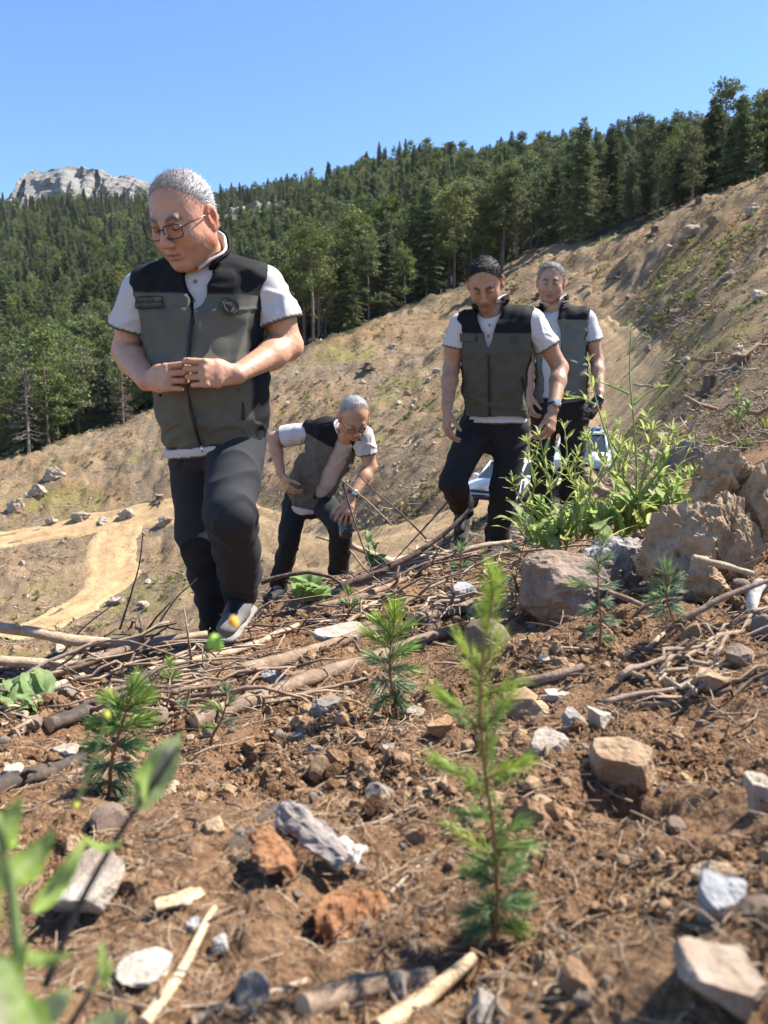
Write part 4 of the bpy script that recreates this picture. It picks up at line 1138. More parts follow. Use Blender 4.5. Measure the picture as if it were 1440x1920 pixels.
wood([(1315, 1312), (1380, 1275), (1445, 1245)], 8, W_BROWN, 'brown knotty stick pointing at the right edge', 'stick', .8, 32, [1.30, 1.31, 1.33], cat='stick', snags=3)
wood([(968, 1284), (1030, 1268), (1095, 1250)], 11, W_BROWN, 'flat piece of brown wood below the brown block of rock', 'wood_piece', .8, 33, cat='wood')
wood([(965, 1210), (1040, 1212), (1112, 1219)], 3.5, W_PALE, 'thin straight pale twig in the shade of the brown block', 'twig', .8, 34, cat='twig', ends=False)
wood([(1150, 1305), (1215, 1250), (1290, 1200), (1380, 1130)], 4, W_TWIGD, 'long thin dark twig below the rock heap', 'twig', .6, 35, cat='twig', ends=False, snags=4)
wood([(1010, 1310), (1100, 1275), (1190, 1245)], 4, W_TWIG, 'thin brown twig crossing the soil below the seedlings', 'twig', .6, 36, cat='twig', ends=False)
wood([(1140, 1110), (1190, 1128), (1235, 1150)], 6, W_BROWN, 'brown stick in the gap between brown block and grey rock', 'stick', .7, 37, [1.75, 1.74, 1.72], cat='stick')
wood([(0, 1360), (100, 1338), (190, 1300)], 5, W_TWIG, 'thin pale twig above the green leafy clump', 'twig', .7, 38, cat='twig', ends=False)
wood([(40, 1370), (150, 1345), (250, 1318)], 3.5, W_PALE, 'thin straight straw coloured twig at the left', 'twig', .7, 39, cat='twig', ends=False)
wood([(615, 1560), (700, 1545), (800, 1500)], 4, W_TWIG, 'curved thin twig on the soil left of the tall blurred seedling', 'twig', .7, 40, cat='twig', ends=False)
wood([(715, 1690), (770, 1635), (815, 1600)], 4, W_PALE, 'pale straw leaning towards the tall blurred seedling', 'twig', .7, 41, cat='twig', ends=False)
wood([(575, 1490), (640, 1450), (690, 1425)], 4, W_TWIG, 'short pale twig beside the dark hollow', 'twig', .7, 42, cat='twig', ends=False)
wood([(480, 1320), (570, 1300), (690, 1270)], 5, W_TWIG, 'thin brown twig parallel to the longest log', 'twig', .6, 43, cat='twig', ends=False)

# heap of twigs between the men: each twig its own thing
def twig_heap():
    rng = np.random.default_rng(12)
    zones = [(120, 540, 960, 1050, 1180, 2.3, 3.6, 'brush heap in front of the walking man', .13), (75, -20, 420, 1195, 1350, 1.7, 2.5, 'branch pile at the left', .13), (24, 1120, 1430, 1120, 1330, 1.2, 1.7, 'litter below the rock heap', .15),
             (16, 1200, 1440, 770, 860, 3.5, 6.0, 'brush behind the rock heap', .3)]
    k = 0
    for cnt, x0, x1, y0, y1, d0, d1, where, arch in zones:
        for i in range(cnt):
            px = rng.uniform(x0, x1); py = rng.uniform(y0, y1)
            g = hit(px, py, .5, 9, ground)
            if g is None: continue
            if g[1] > d1 * 1.6: g = P(px, py, rng.uniform(d0, d1)); g[2] = float(ground(g[0], g[1])) + .03
            L = rng.uniform(.18, .75) * (g[1] / 3.0) ** .7; a = rng.normal(.35, .7); dr = V3(math.cos(a), rng.normal(0, .35), 0)
            up = abs(rng.normal(0, arch)) * L
            q = [g, g + dr * L * .35 + V3(0, 0, up * .8), g + dr * L * .7 + V3(0, 0, up), g + dr * L + V3(rng.normal(0, .05), 0, up * rng.uniform(.2, 1.4))]
            for w in q: w[2] = max(w[2], float(ground(w[0], w[1])) + .006)
            r = rng.uniform(.0025, .0105) * (g[1] / 2.8) ** .5; n = 9; w = smooth_path(q, n); w = w + rng.normal(0, .006, w.shape)
            mb = MB(); c = w.mean(0); V, Q, T = tube(w - c, np.linspace(r, r * .4, n), 5); mb.add(V, Q, T)
            for j in range(rng.integers(0, 4)):
                b0 = w[rng.integers(2, n - 1)] - c; dd = unit(dr + rng.normal(0, .7, 3)); l = L * rng.uniform(.12, .35)
                V, Q, T = tube([b0, b0 + dd * l * .5 + V3(0, 0, .01), b0 + dd * l], [r * .6, r * .45, r * .2], 4); mb.add(V, Q, T)
            mi = k % 5; thing('twig', '%s %s dry twig in the %s' % ('long' if L > .5 else 'short' if L < .3 else 'middling', ['brown', 'dark', 'brown', 'barked', 'pale'][mi], where), 'twig', c, 'thin twigs of the %s' % where, mb.mesh('twig', [[W_TWIG, W_TWIGD, W_TWIG, W_BROWN, W_PALE][k % 5]])); k += 1
twig_heap()

# a few tall bare stems arching up in front of the bending man
for i, (q, lb) in enumerate([([(642, 905), (668, 990), (700, 1080)], 'thin bare stem arching up before the bending man'), ([(735, 985), (690, 940), (640, 900)], 'thin bare stem leaning left across the bending man'),
                             ([(800, 1010), (750, 960), (700, 920), (672, 890)], 'long bare stem sloping across the slope beside the bending man'), ([(655, 1030), (690, 1075), (740, 1110)], 'pale bare stem curving down into the brush heap'),
                             ([(840, 940), (800, 985), (740, 1050)], 'thin dark stem rising towards the raised boot'), ([(300, 1165), (330, 1120), (370, 1085)], 'thin bare stem left of the boots of the front man'),
                             ([(225, 1180), (262, 1060), (268, 1000)], 'thin upright bare stem before the dirt track'), ([(100, 1250), (150, 1180), (230, 1120)], 'thin bare stem sloping up before the dirt track')]):
    wood(q, 2.2, W_TWIGD if i % 2 == 0 else W_TWIG, lb, 'bare_stem', .5, 60 + i, [2.9] * len(q) if i < 5 else [2.45] * len(q), cat='twig', ends=False, sides=5)

# pieces of orange bark around the hole, grey weathered wood on top
def bark_piece():
    def slab(px, py, L, W, th, yaw, tilt, mat, name, label, seed, up=.01):
        rng = np.random.default_rng(seed); p = hit(px, py, .4, 5, ground)
        n, m = 22, 10; u = np.linspace(-.5, .5, n)[:, None]; v = np.linspace(-.5, .5, m)[None, :]
        wv = W * (1 - .35 * np.abs(u * 2) ** 2.5) * (1 + .25 * fb2(u * 7, u * 0, 2, seed))
        X = u * L + 0 * v; Y = v * wv; Z = th * .9 * np.cos(v * 2.6) + th * .35 * fb2(u * 9 + v * 0, v * 6 + u * 0, 3, seed + 2)
        top = np.stack([X, Y, Z], -1).reshape(-1, 3); bot = np.stack([X, Y * .96, Z - th * .6], -1).reshape(-1, 3)
        i, j = np.meshgrid(np.arange(n - 1), np.arange(m - 1), indexing='ij'); i = i.ravel(); j = j.ravel()
        q = np.stack([i * m + j, (i + 1) * m + j, (i + 1) * m + j + 1, i * m + j + 1], 1); o = n * m
        rim = []
        ring = [k * m for k in range(n)] + [(n - 1) * m + k for k in range(1, m)] + [k * m + m - 1 for k in range(n - 2, -1, -1)] + [k for k in range(m - 2, 0, -1)]
        for a, b_ in zip(ring, ring[1:] + ring[:1]): rim.append([a, b_, b_ + o, a + o])
        me = mesh_np(name, np.concatenate([top, bot]), np.concatenate([q, q[:, ::-1] + o, np.array(rim)[:, ::-1]]), False, [mat])
        ob = thing(name, label, 'bark', p + V3(0, .02, up), None, me); ob.rotation_euler = (tilt, rng.normal(0, .12), yaw)
    b = NB('orange_bark', .9, .1); po = b.coord('Object'); n = b.noise(po, 22, 6, .7); v = b.voro(po, 38, 'DISTANCE_TO_EDGE')
    c = b.ramp(n, [(.3, (.15, .07, .035)), (.52, (.26, .13, .065)), (.75, (.38, .23, .13))])
    c = b.mix(b.ramp(v, [(.0, (.8, .8, .8)), (.08, (0, 0, 0))]), c, (.16, .07, .03)); b.col(c).bump(b.math('ADD', n, v), .8, .01)
    g = NB('weathered_wood', .85, .15); po = g.coord('Object', (1, 6, 6)); n = g.noise(po, 18, 5, .7)
    g.col(g.ramp(n, [(.3, (.10, .085, .075)), (.55, (.25, .215, .19)), (.78, (.42, .38, .34))])).bump(n, .7, .006)
    w = NB('white_fungus', .9, .1); n = w.noise(w.coord('Object'), 40, 5, .6); w.col(w.ramp(n, [(.35, (.38, .27, .18)), (.55, (.68, .62, .55))])).bump(n, .6, .006)
    slab(505, 1640, .085, .045, .010, 1.9, .35, b.m, 'bark_piece', 'curved flake of orange bark at the left side of the hole', 1, .012)
    slab(655, 1755, .075, .040, .010, .35, .5, b.m, 'bark_piece', 'curved flake of orange bark at the lower side of the hole', 2, .010)
    slab(585, 1640, .105, .034, .010, -.75, .25, g.m, 'weathered_wood', 'weathered grey piece of wood lying across the orange bark', 3, .034)
    slab(640, 1650, .055, .030, .009, -.6, .2, w.m, 'fungus_wood', 'wood chip with white mould beside the weathered grey piece', 4, .022)
    slab(555, 1585, .06, .03, .009, -.6, .2, w.m, 'fungus_wood', 'pale mouldy wood chip behind the weathered grey piece', 5, .015)
    slab(325, 1725, .05, .018, .005, .7, .2, W_SPLIT, 'wood_chip', 'curled pale wood chip left of the dark bluish stone', 6, .008)
    slab(345, 1305, .075, .02, .006, .9, .2, W_SPLIT, 'wood_chip', 'pale wood chip near the small seedling at the left', 7, .01)
bark_piece()

def litter():
    rng = np.random.default_rng(3)
    def pts(n, d0, d1, pw=1.0):
        d = np.exp(rng.uniform(math.log(d0), math.log(d1), n)); px = rng.uniform(-140, 1580, n)
        x = (px - 720) / F_PX * d; return x, d, ground(x, d)
    b = NB('soil_crumb', .95, .1); r = b.rnd()
    b.col(b.ramp(r, [(0, (.07, .039, .022)), (.3, (.18, .104, .057)), (.7, (.29, .18, .102)), (.93, (.385, .265, .16)), (1, (.46, .36, .25))])); b.bump(b.noise(b.coord('Object'), 3, 4), .5, .3)
    V, F = ICO[1]
    pro = []
    for k in range(6):
        V, F = stone(40 + k, 2 if k < 2 else 1, 5, .14); pro.append(mesh_np('crumb', V, F, False, [b.m]))
    x, y, z = pts(170000, .46, 4.6); n = len(x)
    lod = np.clip(y / 1.0, .55, 3.2)
    s = (.0011 + rng.pareto(2.2, n) * .0011) * lod ** .75; s = np.clip(s, .0009, .016)
    clump = np.clip(.5 + .9 * fb2(x * 6, y * 6, 2, 8), .15, 1.5); s *= clump
    scatter('soil_crumbs', pro, np.stack([x, y, z + s * .3], 1), rng.uniform(0, 6.28, (n, 3)), s[:, None] * rng.uniform(.7, 1.3, (n, 3)), rng.integers(0, 6, n), kind='stuff', label='loose red brown crumbs of soil', category='soil')
    # dry needles and straws
    nd = []; b = NB('dry_litter', .8, .2); b.col(b.ramp(b.rnd(), [(0, (.10, .06, .035)), (.4, (.27, .175, .10)), (.75, (.42, .30, .18)), (1, (.58, .47, .33))]))
    for k in range(5):
        q = np.stack([np.linspace(-.5, .5, 5), rng.normal(0, .04) * np.linspace(-1, 1, 5) ** 2 * 2, .05 * (1 - np.linspace(-1, 1, 5) ** 2)], 1)
        V, Q, T = tube(q, .013, 3, False); mb = MB(); mb.add(V, Q); nd.append(mb.mesh('needle', [b.m]))
    x, y, z = pts(28000, .46, 5.0); n = len(x)
    ok = rng.random(n) < np.clip(.6 + .6 * fb2(x * 3, y * 3, 2, 18), .12, 1); x, y, z = x[ok], y[ok], z[ok]; n = len(x)
    s = rng.uniform(.013, .045, n) * np.clip(y, .7, 2.2) ** .7; th = rng.uniform(.6, 1.6, n) * .8
    scatter('needle_litter', nd, np.stack([x, y, z + .003], 1), np.stack([rng.normal(0, .2, n), rng.normal(0, .28, n), rng.uniform(0, 6.28, n)], 1), np.stack([s, s * th, s * th], 1), rng.integers(0, 5, n), kind='stuff', label='dry pine needles and straws strewn over the soil', category='litter')
    # larger twiglets and wood chips
    x, y, z = pts(1700, .5, 5.2); n = len(x); s = rng.uniform(.03, .13, n) * np.clip(y / 1.5, .5, 1.8)
    tp = []
    for k in range(6):
        q = np.cumsum(rng.normal(0, .05, (6, 3)) * V3(0, 1, .5), 0); q[:, 0] = np.linspace(-.5, .5, 6)
        V, Q, T = tube(q, np.linspace(.022, .009, 6), 5); mb = MB(); mb.add(V, Q, T); tp.append(mb.mesh('twiglet', [[W_TWIG, W_TWIGD, W_PALE][k % 3]]))
    scatter('twig_litter', tp, np.stack([x, y, z + .006], 1), np.stack([rng.normal(0, .1, n), rng.normal(0, .2, n), rng.normal(.4, .9, n)], 1), np.repeat(s[:, None], 3, 1), rng.integers(0, 6, n), kind='stuff', label='broken bits of twig strewn over the soil', category='litter')
    # pebbles
    x, y, z = pts(900, .5, 5.2); n = len(x); s = np.clip(.0035 + rng.pareto(2.4, n) * .004, 0, .03) * np.clip(y / 1.2, .6, 1.6)
    pp = [mesh_np('pebble', *stone(60 + k, 2, 8, .05), False, [m]) for k, m in enumerate([M_TAN, M_GREY, M_TAN, M_MAUVE, M_MAUVE])]
    scatter('pebbles', pp, np.stack([x, y, z + s * .25], 1), rng.uniform(0, 6.28, (n, 3)), s[:, None] * rng.uniform(.6, 1.2, (n, 3)), rng.integers(0, 5, n), kind='stuff', label='small pebbles scattered in the soil', category='pebbles')
litter()
# ------------------------------------------------------------------ people: distance-field modelling -> one continuous surface per body / garment
f32 = np.float32
def smin(a, b, k):
    if k <= 0: return np.minimum(a, b)
    h = np.maximum(k - np.abs(a - b), 0) / k
    return np.minimum(a, b) - h * h * k * .25
class Sdf:
    def __init__(s): s.it = []
    def _add(s, fn, lo, hi, op, k): s.it.append((fn, np.asarray(lo, float) - k - .012, np.asarray(hi, float) + k + .012, op, k)); return s
    def econe(s, A, B, r0, r1, x=(1, 0, 0), cap=None, k=.0, op='u'):
        """rounded cone with elliptic section: r0, r1 = (half width along x, half depth) at A and B"""
        A = np.asarray(A, float); B = np.asarray(B, float)
        r0 = (r0, r0) if not hasattr(r0, '__len__') else r0; r1 = (r1, r1) if not hasattr(r1, '__len__') else r1
        L = np.linalg.norm(B - A)
        w = (B - A) / L if L > 1e-6 else V3(0, 0, 1); x = np.asarray(x, float); x = x - w * np.dot(x, w)
        x = unit(x) if np.linalg.norm(x) > 1e-3 else frame(w)[0]; y = np.cross(w, x)
        c0 = cap if cap else min(r0); c1 = cap if cap else min(r1)
        A_, x_, y_, w_ = [q.astype(f32) for q in (A, x, y, w)]; L = f32(max(L, 1e-6))
        def fn(X, Y, Z):
            dx, dy, dz = X - A_[0], Y - A_[1], Z - A_[2]
            s_ = dx * w_[0] + dy * w_[1] + dz * w_[2]; t = np.clip(s_ / L, 0, 1)
            a = f32(r0[0]) + f32(r1[0] - r0[0]) * t; b = f32(r0[1]) + f32(r1[1] - r0[1]) * t; c = f32(c0) + f32(c1 - c0) * t
            lx = (dx * x_[0] + dy * x_[1] + dz * x_[2]) / a; ly = (dx * y_[0] + dy * y_[1] + dz * y_[2]) / b; le = (s_ - t * L) / c
            k0 = np.sqrt(lx * lx + ly * ly + le * le)
            k1 = np.sqrt((lx / a) ** 2 + (ly / b) ** 2 + (le / c) ** 2)
            return k0 * (k0 - 1) / np.maximum(k1, f32(1e-3))
        R = max(max(r0), max(r1), c0, c1)
        return s._add(fn, np.minimum(A, B) - R, np.maximum(A, B) + R, op, k)
    def ell(s, C, r, Rm=np.eye(3), k=.0, op='u'):
        C = np.asarray(C, float); Rm = np.asarray(Rm, float); r = np.asarray(r, float)     # Rm columns = axes
        C_, M = C.astype(f32), Rm.astype(f32)
        def fn(X, Y, Z):
            dx, dy, dz = X - C_[0], Y - C_[1], Z - C_[2]
            q = [(dx * M[0, i] + dy * M[1, i] + dz * M[2, i]) / f32(r[i]) for i in range(3)]
            k0 = np.sqrt(q[0] ** 2 + q[1] ** 2 + q[2] ** 2); k1 = np.sqrt((q[0] / f32(r[0])) ** 2 + (q[1] / f32(r[1])) ** 2 + (q[2] / f32(r[2])) ** 2)
            return k0 * (k0 - 1) / np.maximum(k1, f32(1e-3))
        R = np.sqrt(((Rm * r[None, :]) ** 2).sum(1))
        return s._add(fn, C - R, C + R, op, k)
    def cut(s, p, n, lo=None, hi=None, k=.004):
        """remove everything on the side n points to (only inside the box lo..hi when given)"""
        p = np.asarray(p, float); n = unit(n); n_ = n.astype(f32); o = f32(np.dot(p, n))
        fn = lambda X, Y, Z: o - (X * n_[0] + Y * n_[1] + Z * n_[2])        # 'd' op subtracts this half space
        lo = V3(-99, -99, -99) if lo is None else lo; hi = V3(99, 99, 99) if hi is None else hi
        s.it.append((fn, np.asarray(lo, float), np.asarray(hi, float), 'd', k)); return s
    def group(s, G, k=.0):
        us = [i for i in G.it if i[3] == 'u']; items = G.it
        def fn(X, Y, Z):
            D = np.full(np.broadcast(X, Y, Z).shape, 9., f32)
            for f, l, u, op, kk in items:
                v = f(X, Y, Z).astype(f32); D = smin(D, v, f32(kk)) if op == 'u' else -smin(-D, v, f32(kk))
            return D
        return s._add(fn, np.min([i[1] for i in us], 0), np.max([i[2] for i in us], 0), 'u', k)
    def grid(s, h):
        us = [i for i in s.it if i[3] == 'u']
        lo = np.min([i[1] for i in us], 0); hi = np.max([i[2] for i in us], 0)
        n = np.ceil((hi - lo) / h).astype(int) + 1
        ax = [(lo[k] + np.arange(n[k]) * h).astype(f32) for k in range(3)]
        D = np.full(n, 9., f32)
        for fn, l, u, op, k in s.it:
            i0 = np.clip(np.floor((l - lo) / h).astype(int), 0, n); i1 = np.clip(np.ceil((u - lo) / h).astype(int) + 1, 0, n)
            if np.any(i1 <= i0): continue
            sl = tuple(slice(a, b) for a, b in zip(i0, i1))
            v = fn(ax[0][sl[0]][:, None, None], ax[1][sl[1]][None, :, None], ax[2][sl[2]][None, None, :]).astype(f32)
            D[sl] = smin(D[sl], v, f32(k)) if op == 'u' else -smin(-D[sl], v, f32(k))
        return D, lo, h
    def at(s, pts):
        pts = np.asarray(pts, f32); X, Y, Z = pts[:, 0], pts[:, 1], pts[:, 2]; D = np.full(len(pts), 9., f32)
        for fn, l, u, op, k in s.it:
            m = np.all((pts >= l) & (pts <= u), 1)
            if not m.any(): continue
            v = fn(X[m], Y[m], Z[m]); D[m] = smin(D[m], v, f32(k)) if op == 'u' else -smin(-D[m], v, f32(k))
        return D
    def see(s, px, py, d0, d1):
        """first surface point seen at a photo pixel between two distances, and its normal"""
        d = np.linspace(d0, d1, 700); k = P(px, py, 1.0); pts = k[None] * d[:, None]; v = s.at(pts)
        i = np.argmax(v < 0)
        if not (v < 0).any(): return None, None
        p = pts[i]; e = .004
        g = V3(*[s.at([p + q])[0] - s.at([p - q])[0] for q in (V3(e, 0, 0), V3(0, e, 0), V3(0, 0, e))])
        return p, unit(g)
    def mesh(s, h):
        D, lo, h = s.grid(h)
        I = D < 0; n = D.shape
        C = [(a, b, c) for a in (0, 1) for b in (0, 1) for c in (0, 1)]
        cnt = np.zeros([q - 1 for q in n], np.int8)
        for a, b, c in C: cnt += I[a:n[0] - 1 + a, b:n[1] - 1 + b, c:n[2] - 1 + c]
        act = np.argwhere((cnt > 0) & (cnt < 8))
        idx = np.full([q - 1 for q in n], -1, np.int32); idx[act[:, 0], act[:, 1], act[:, 2]] = np.arange(len(act))
        val = {c: D[act[:, 0] + c[0], act[:, 1] + c[1], act[:, 2] + c[2]] for c in C}
        acc = np.zeros((len(act), 3)); w = np.zeros(len(act))
        for c in C:
            for k in range(3):
                if c[k]: continue
                e = list(c); e[k] = 1; e = tuple(e); v0, v1 = val[c], val[e]; m = (v0 < 0) != (v1 < 0)
                t = np.where(m, v0 / np.where(m, v0 - v1, 1), 0)
                q = np.array(c, float)[None] + np.zeros((len(act), 3)); q[:, k] += t
                acc += q * m[:, None]; w += m
        Vt = lo + (act + acc / w[:, None]) * h
        Q = []
        for k in range(3):
            a, b = [(1, 2), (2, 0), (0, 1)][k]
            s0 = [slice(None)] * 3; s1 = [slice(None)] * 3; s0[k] = slice(0, -1); s1[k] = slice(1, None)
            X0, X1 = I[tuple(s0)], I[tuple(s1)]
            e = np.argwhere(X0 != X1); e = e[(e[:, a] > 0) & (e[:, b] > 0) & (e[:, a] < n[a] - 1) & (e[:, b] < n[b] - 1)]
            da = np.zeros(3, int); da[a] = 1; db = np.zeros(3, int); db[b] = 1
            g = lambda q: idx[q[:, 0], q[:, 1], q[:, 2]]
            f = np.stack([g(e - da - db), g(e - db), g(e), g(e - da)], 1)
            fl = X0[e[:, 0], e[:, 1], e[:, 2]]
            f[~fl] = f[~fl][:, ::-1]; Q.append(f)
        Q = np.concatenate(Q); Q = Q[(Q >= 0).all(1)]
        return Vt, Q
def vnormals(V, Q):
    n = np.cross(V[Q[:, 2]] - V[Q[:, 0]], V[Q[:, 3]] - V[Q[:, 1]]); N = np.zeros_like(V)
    for k in range(4): np.add.at(N, Q[:, k], n)
    return unit_rows(N)
def relax(V, Q, it=1, f=.5):
    for _ in range(it):
        S = np.zeros_like(V); c = np.zeros(len(V))
        for k in range(4):
            np.add.at(S, Q[:, k], V[Q[:, (k + 1) % 4]]); np.add.at(c, Q[:, k], 1)
            np.add.at(S, Q[:, k], V[Q[:, (k + 3) % 4]]); np.add.at(c, Q[:, k], 1)
        V = V + f * (S / np.maximum(c, 1)[:, None] - V)
    return V

def mat_vcol(name, rough=.8, spec=.25, bump=None, sss=0.0, noise=None):
    b = NB(name, rough, spec); c = b.attr('Col')
    po = b.coord('Object')
    if noise:
        n = b.noise(po, noise[0], 5, .6); c = b.mix(b.ramp(n, [(.35, (noise[1],) * 3), (.65, (0, 0, 0))]), c, b.mix(.5, c, (.0, .0, .0)))
    b.col(c)
    if bump: b.bump(b.noise(po, bump[0], 4, .6), bump[1], bump[2])
    if sss:
        b.b.inputs['Subsurface Weight'].default_value = sss; b.b.inputs['Subsurface Radius'].default_value = (1.0, .35, .2); b.b.inputs['Subsurface Scale'].default_value = .006
    return b.m
M_SKIN = mat_vcol('skin', .48, .35, (420, .3, .002), .12)
M_CLOTH = mat_vcol('cotton_jersey', .9, .15, (420, .35, .002))
M_VEST = mat_vcol('vest_fabric', .82, .2, (300, .3, .002))
M_DENIM = mat_vcol('trouser_cloth', .85, .2, (380, .4, .002), noise=(9, .35))
M_SHOE = mat_vcol('shoe_leather', .8, .25, (160, .3, .003), noise=(25, .4))
M_HAIR = mat_vcol('hair', .55, .3)
M_FRAME = NB('spectacle_frame', .25, .5).col((.012, .012, .013)).m
M_STRAP = NB('watch_strap', .6, .3).col((.015, .022, .05)).m
M_STRAPK = NB('black_strap', .6, .3).col((.012, .012, .012)).m
M_DIAL = NB('watch_dial', .12, .7).col((.16, .19, .22)).m
M_STEEL = NB('watch_steel', .25, .8).col((.55, .55, .56)).m; M_STEEL.node_tree.nodes['Principled BSDF'].inputs['Metallic'].default_value = .9
M_ZIP = NB('zip_black', .5, .4).col((.008, .008, .009)).m
M_BTN = NB('button_grey', .4, .4).col((.13, .14, .14)).m
M_PHONE = NB('phone_glass', .12, .6).col((.008, .008, .010)).m
_b = NB('spectacle_lens', .02, .5); _tr = _b.n('ShaderNodeBsdfTransparent'); _gl = _b.n('ShaderNodeBsdfGlossy'); _gl.inputs['Roughness'].default_value = .02
_tr.inputs[0].default_value = (.93, .94, .94, 1); _fr = _b.n('ShaderNodeFresnel'); _fr.inputs[0].default_value = 1.12; _mx = _b.n('ShaderNodeMixShader')
_b.l(_fr.outputs[0], _mx.inputs[0]); _b.l(_tr.outputs[0], _mx.inputs[1]); _b.l(_gl.outputs[0], _mx.inputs[2]); _b.l(_mx.outputs[0], _b.out.inputs[0]); M_LENS = _b.m

OLIVE, BLACKV, WHITE_, DENIM = V3(.105, .099, .075), V3(.009, .009, .010), V3(.50, .465, .445), V3(.030, .031, .035)

def rot_head(yaw, pitch, roll):
    """columns: person's right, forward, up. yaw>0 turns the face towards picture left, pitch>0 looks down"""
    fw = V3(-math.sin(yaw) * math.cos(pitch), -math.cos(yaw) * math.cos(pitch), -math.sin(pitch))
    r = unit(np.cross(fw, V3(0, 0, 1))); up = np.cross(r, fw)
    c, s = math.cos(roll), math.sin(roll)
    return np.stack([r * c + up * s, fw, up * c - r * s], 1)

def head_sdf(S, C, R, s, heavy=0.0):
    g = lambda x, y, z: C + R @ (V3(x, y, z) * s)
    e = lambda c, r, k=.012, op='u', Rm=None: S.ell(g(*c), V3(*r) * s, R if Rm is None else R @ Rm, k * s, op)
    ec = lambda a, b, r0, r1, k=.01, op='u', x=(1, 0, 0): S.econe(g(*a), g(*b), np.array(r0) * s if hasattr(r0, '__len__') else r0 * s, np.array(r1) * s if hasattr(r1, '__len__') else r1 * s, R @ V3(*x), None, k * s, op)
    e((0, -.014, .032), (.082, .098, .089))                                     # cranium
    e((0, .030, -.033), (.070 + heavy * .006, .062, .084), .03)                 # face
    ec((-.052, .0, -.058), (-.014, .062, -.098), .026 + heavy * .006, .020, .03); ec((.052, .0, -.058), (.014, .062, -.098), .026 + heavy * .006, .020, .03)   # jaw
    e((0, .074, -.100), (.022, .017, .016), .02)                                # chin
    e((-.043, .058, -.028), (.022, .024, .022), .022); e((.043, .058, -.028), (.022, .024, .022), .022)       # cheeks
    ec((-.030, .081, .028), (.030, .081, .028), .0105, .0105, .02)               # brow ridge
    for q in (-1, 1):
        e((q * .033, .099, .006), (.022, .019, .0135), .018, 'd')               # eye socket
        e((q * .033, .0765, .005), (.0165, .0150, .0140), .003)                 # lidded eyeball
        ec((q * .017, .0905, .0), (q * .047, .0845, -.0015), .0016, .0014, .0016, 'd')      # lash crease
        ec((q * .015, .0935, .022), (q * .040, .086, .025), .0055, .004, .010)    # brow
        e((q * .013, .106, -.034), (.0095, .011, .0085), .006)                  # nostril wings
        ec((q * .020, .096, -.040), (q * .030, .083, -.066), .003, .003, .008, 'd')  # smile fold
        ear = np.array([[math.cos(.35 * q), -math.sin(.35 * q), 0], [math.sin(.35 * q), math.cos(.35 * q), 0], [0, 0, 1]])
        e((q * .086, -.012, -.004), (.011, .022, .037), .006, 'u', ear); e((q * .099, -.006, .0), (.010, .012, .023), .004, 'd', ear)
        e((q * .085, -.004, -.033), (.007, .010, .011), .006, 'u', ear)
    ec((0, .092, .018), (0, .116, -.026), .0085, .0125, .010)                   # nose
    e((0, .114, -.030), (.0125, .012, .0105), .006)
    e((0, .084, -.064), (.028, .016, .018), .016)                               # muzzle
    e((0, .0945, -.0608), (.021, .008, .0048), .005); e((0, .0930, -.0732), (.018, .0085, .0056), .005)   # lips
    ec((-.024, .0975, -.0672), (.024, .0975, -.0672), .0024, .0024, .002, 'd')    # mouth line
    e((0, .096, -.087), (.014, .008, .006), .006, 'd')
    ec((0, -.02, -.04), (0, -.045, -.15), .058, .060, .03)                       # neck root

def skin_colour(L, base, brow, stub, ruddy=.5, scale_h=1.0):
    """L: head-local coordinates (m, unscaled)"""
    c = np.broadcast_to(base, (len(L), 3)).copy(); x, y, z = np.abs(L[:, 0]), L[:, 1], L[:, 2]
    def blend(m, q): c[:] = c * (1 - m[:, None]) + np.asarray(q) * m[:, None]
    sm = lambda v, a, b: np.clip((v - a) / (b - a), 0, 1)
    head = (z > -.14) & (np.hypot(x, y) < .17) & (z < .16)
    blend(head * np.exp(-((x - .04) / .022) ** 2 - ((z + .02) / .025) ** 2) * sm(y, .03, .06) * .35 * ruddy, base * V3(1.05, .72, .68))
    blend(head * np.exp(-(x / .016) ** 2 - ((z + .028) / .016) ** 2) * sm(y, .09, .11) * .45 * ruddy, base * V3(1.05, .68, .62))
    blend(head * np.exp(-((x - .091) / .012) ** 2) * .75 * ruddy, base * V3(1.1, .58, .5))
    st = head * sm(-z, .040, .058) * sm(y, .0, .035) * stub; blend(np.clip(st, 0, 1), base * V3(.55, .58, .62))
    blend(head * (sm(.024 - x, 0, .006) * np.exp(-((z + .067) / .0095) ** 2)) * sm(y, .088, .094) * .7, base * V3(.82, .52, .50))
    blend(head * np.exp(-((z + .0672) / .0018) ** 2) * sm(.026 - x, 0, .005) * sm(y, .078, .084) * .75, base * V3(.30, .18, .17))
    bz = .0265 + .006 * np.clip((x - .014) / .02, 0, 1) - .010 * np.clip((x - .036) / .016, 0, 1) + .0
    blend(head * np.exp(-((z - bz) / .0066) ** 2) * sm(x, .010, .015) * sm(.054 - x, 0, .008) * sm(y, .062, .072) * 1.0, brow)
    blend(head * np.exp(-((z + .0005) / .0022) ** 2) * sm(x, .016, .019) * sm(.049 - x, 0, .004) * sm(y, .075, .080) * .85, V3(.03, .02, .018))
    return c

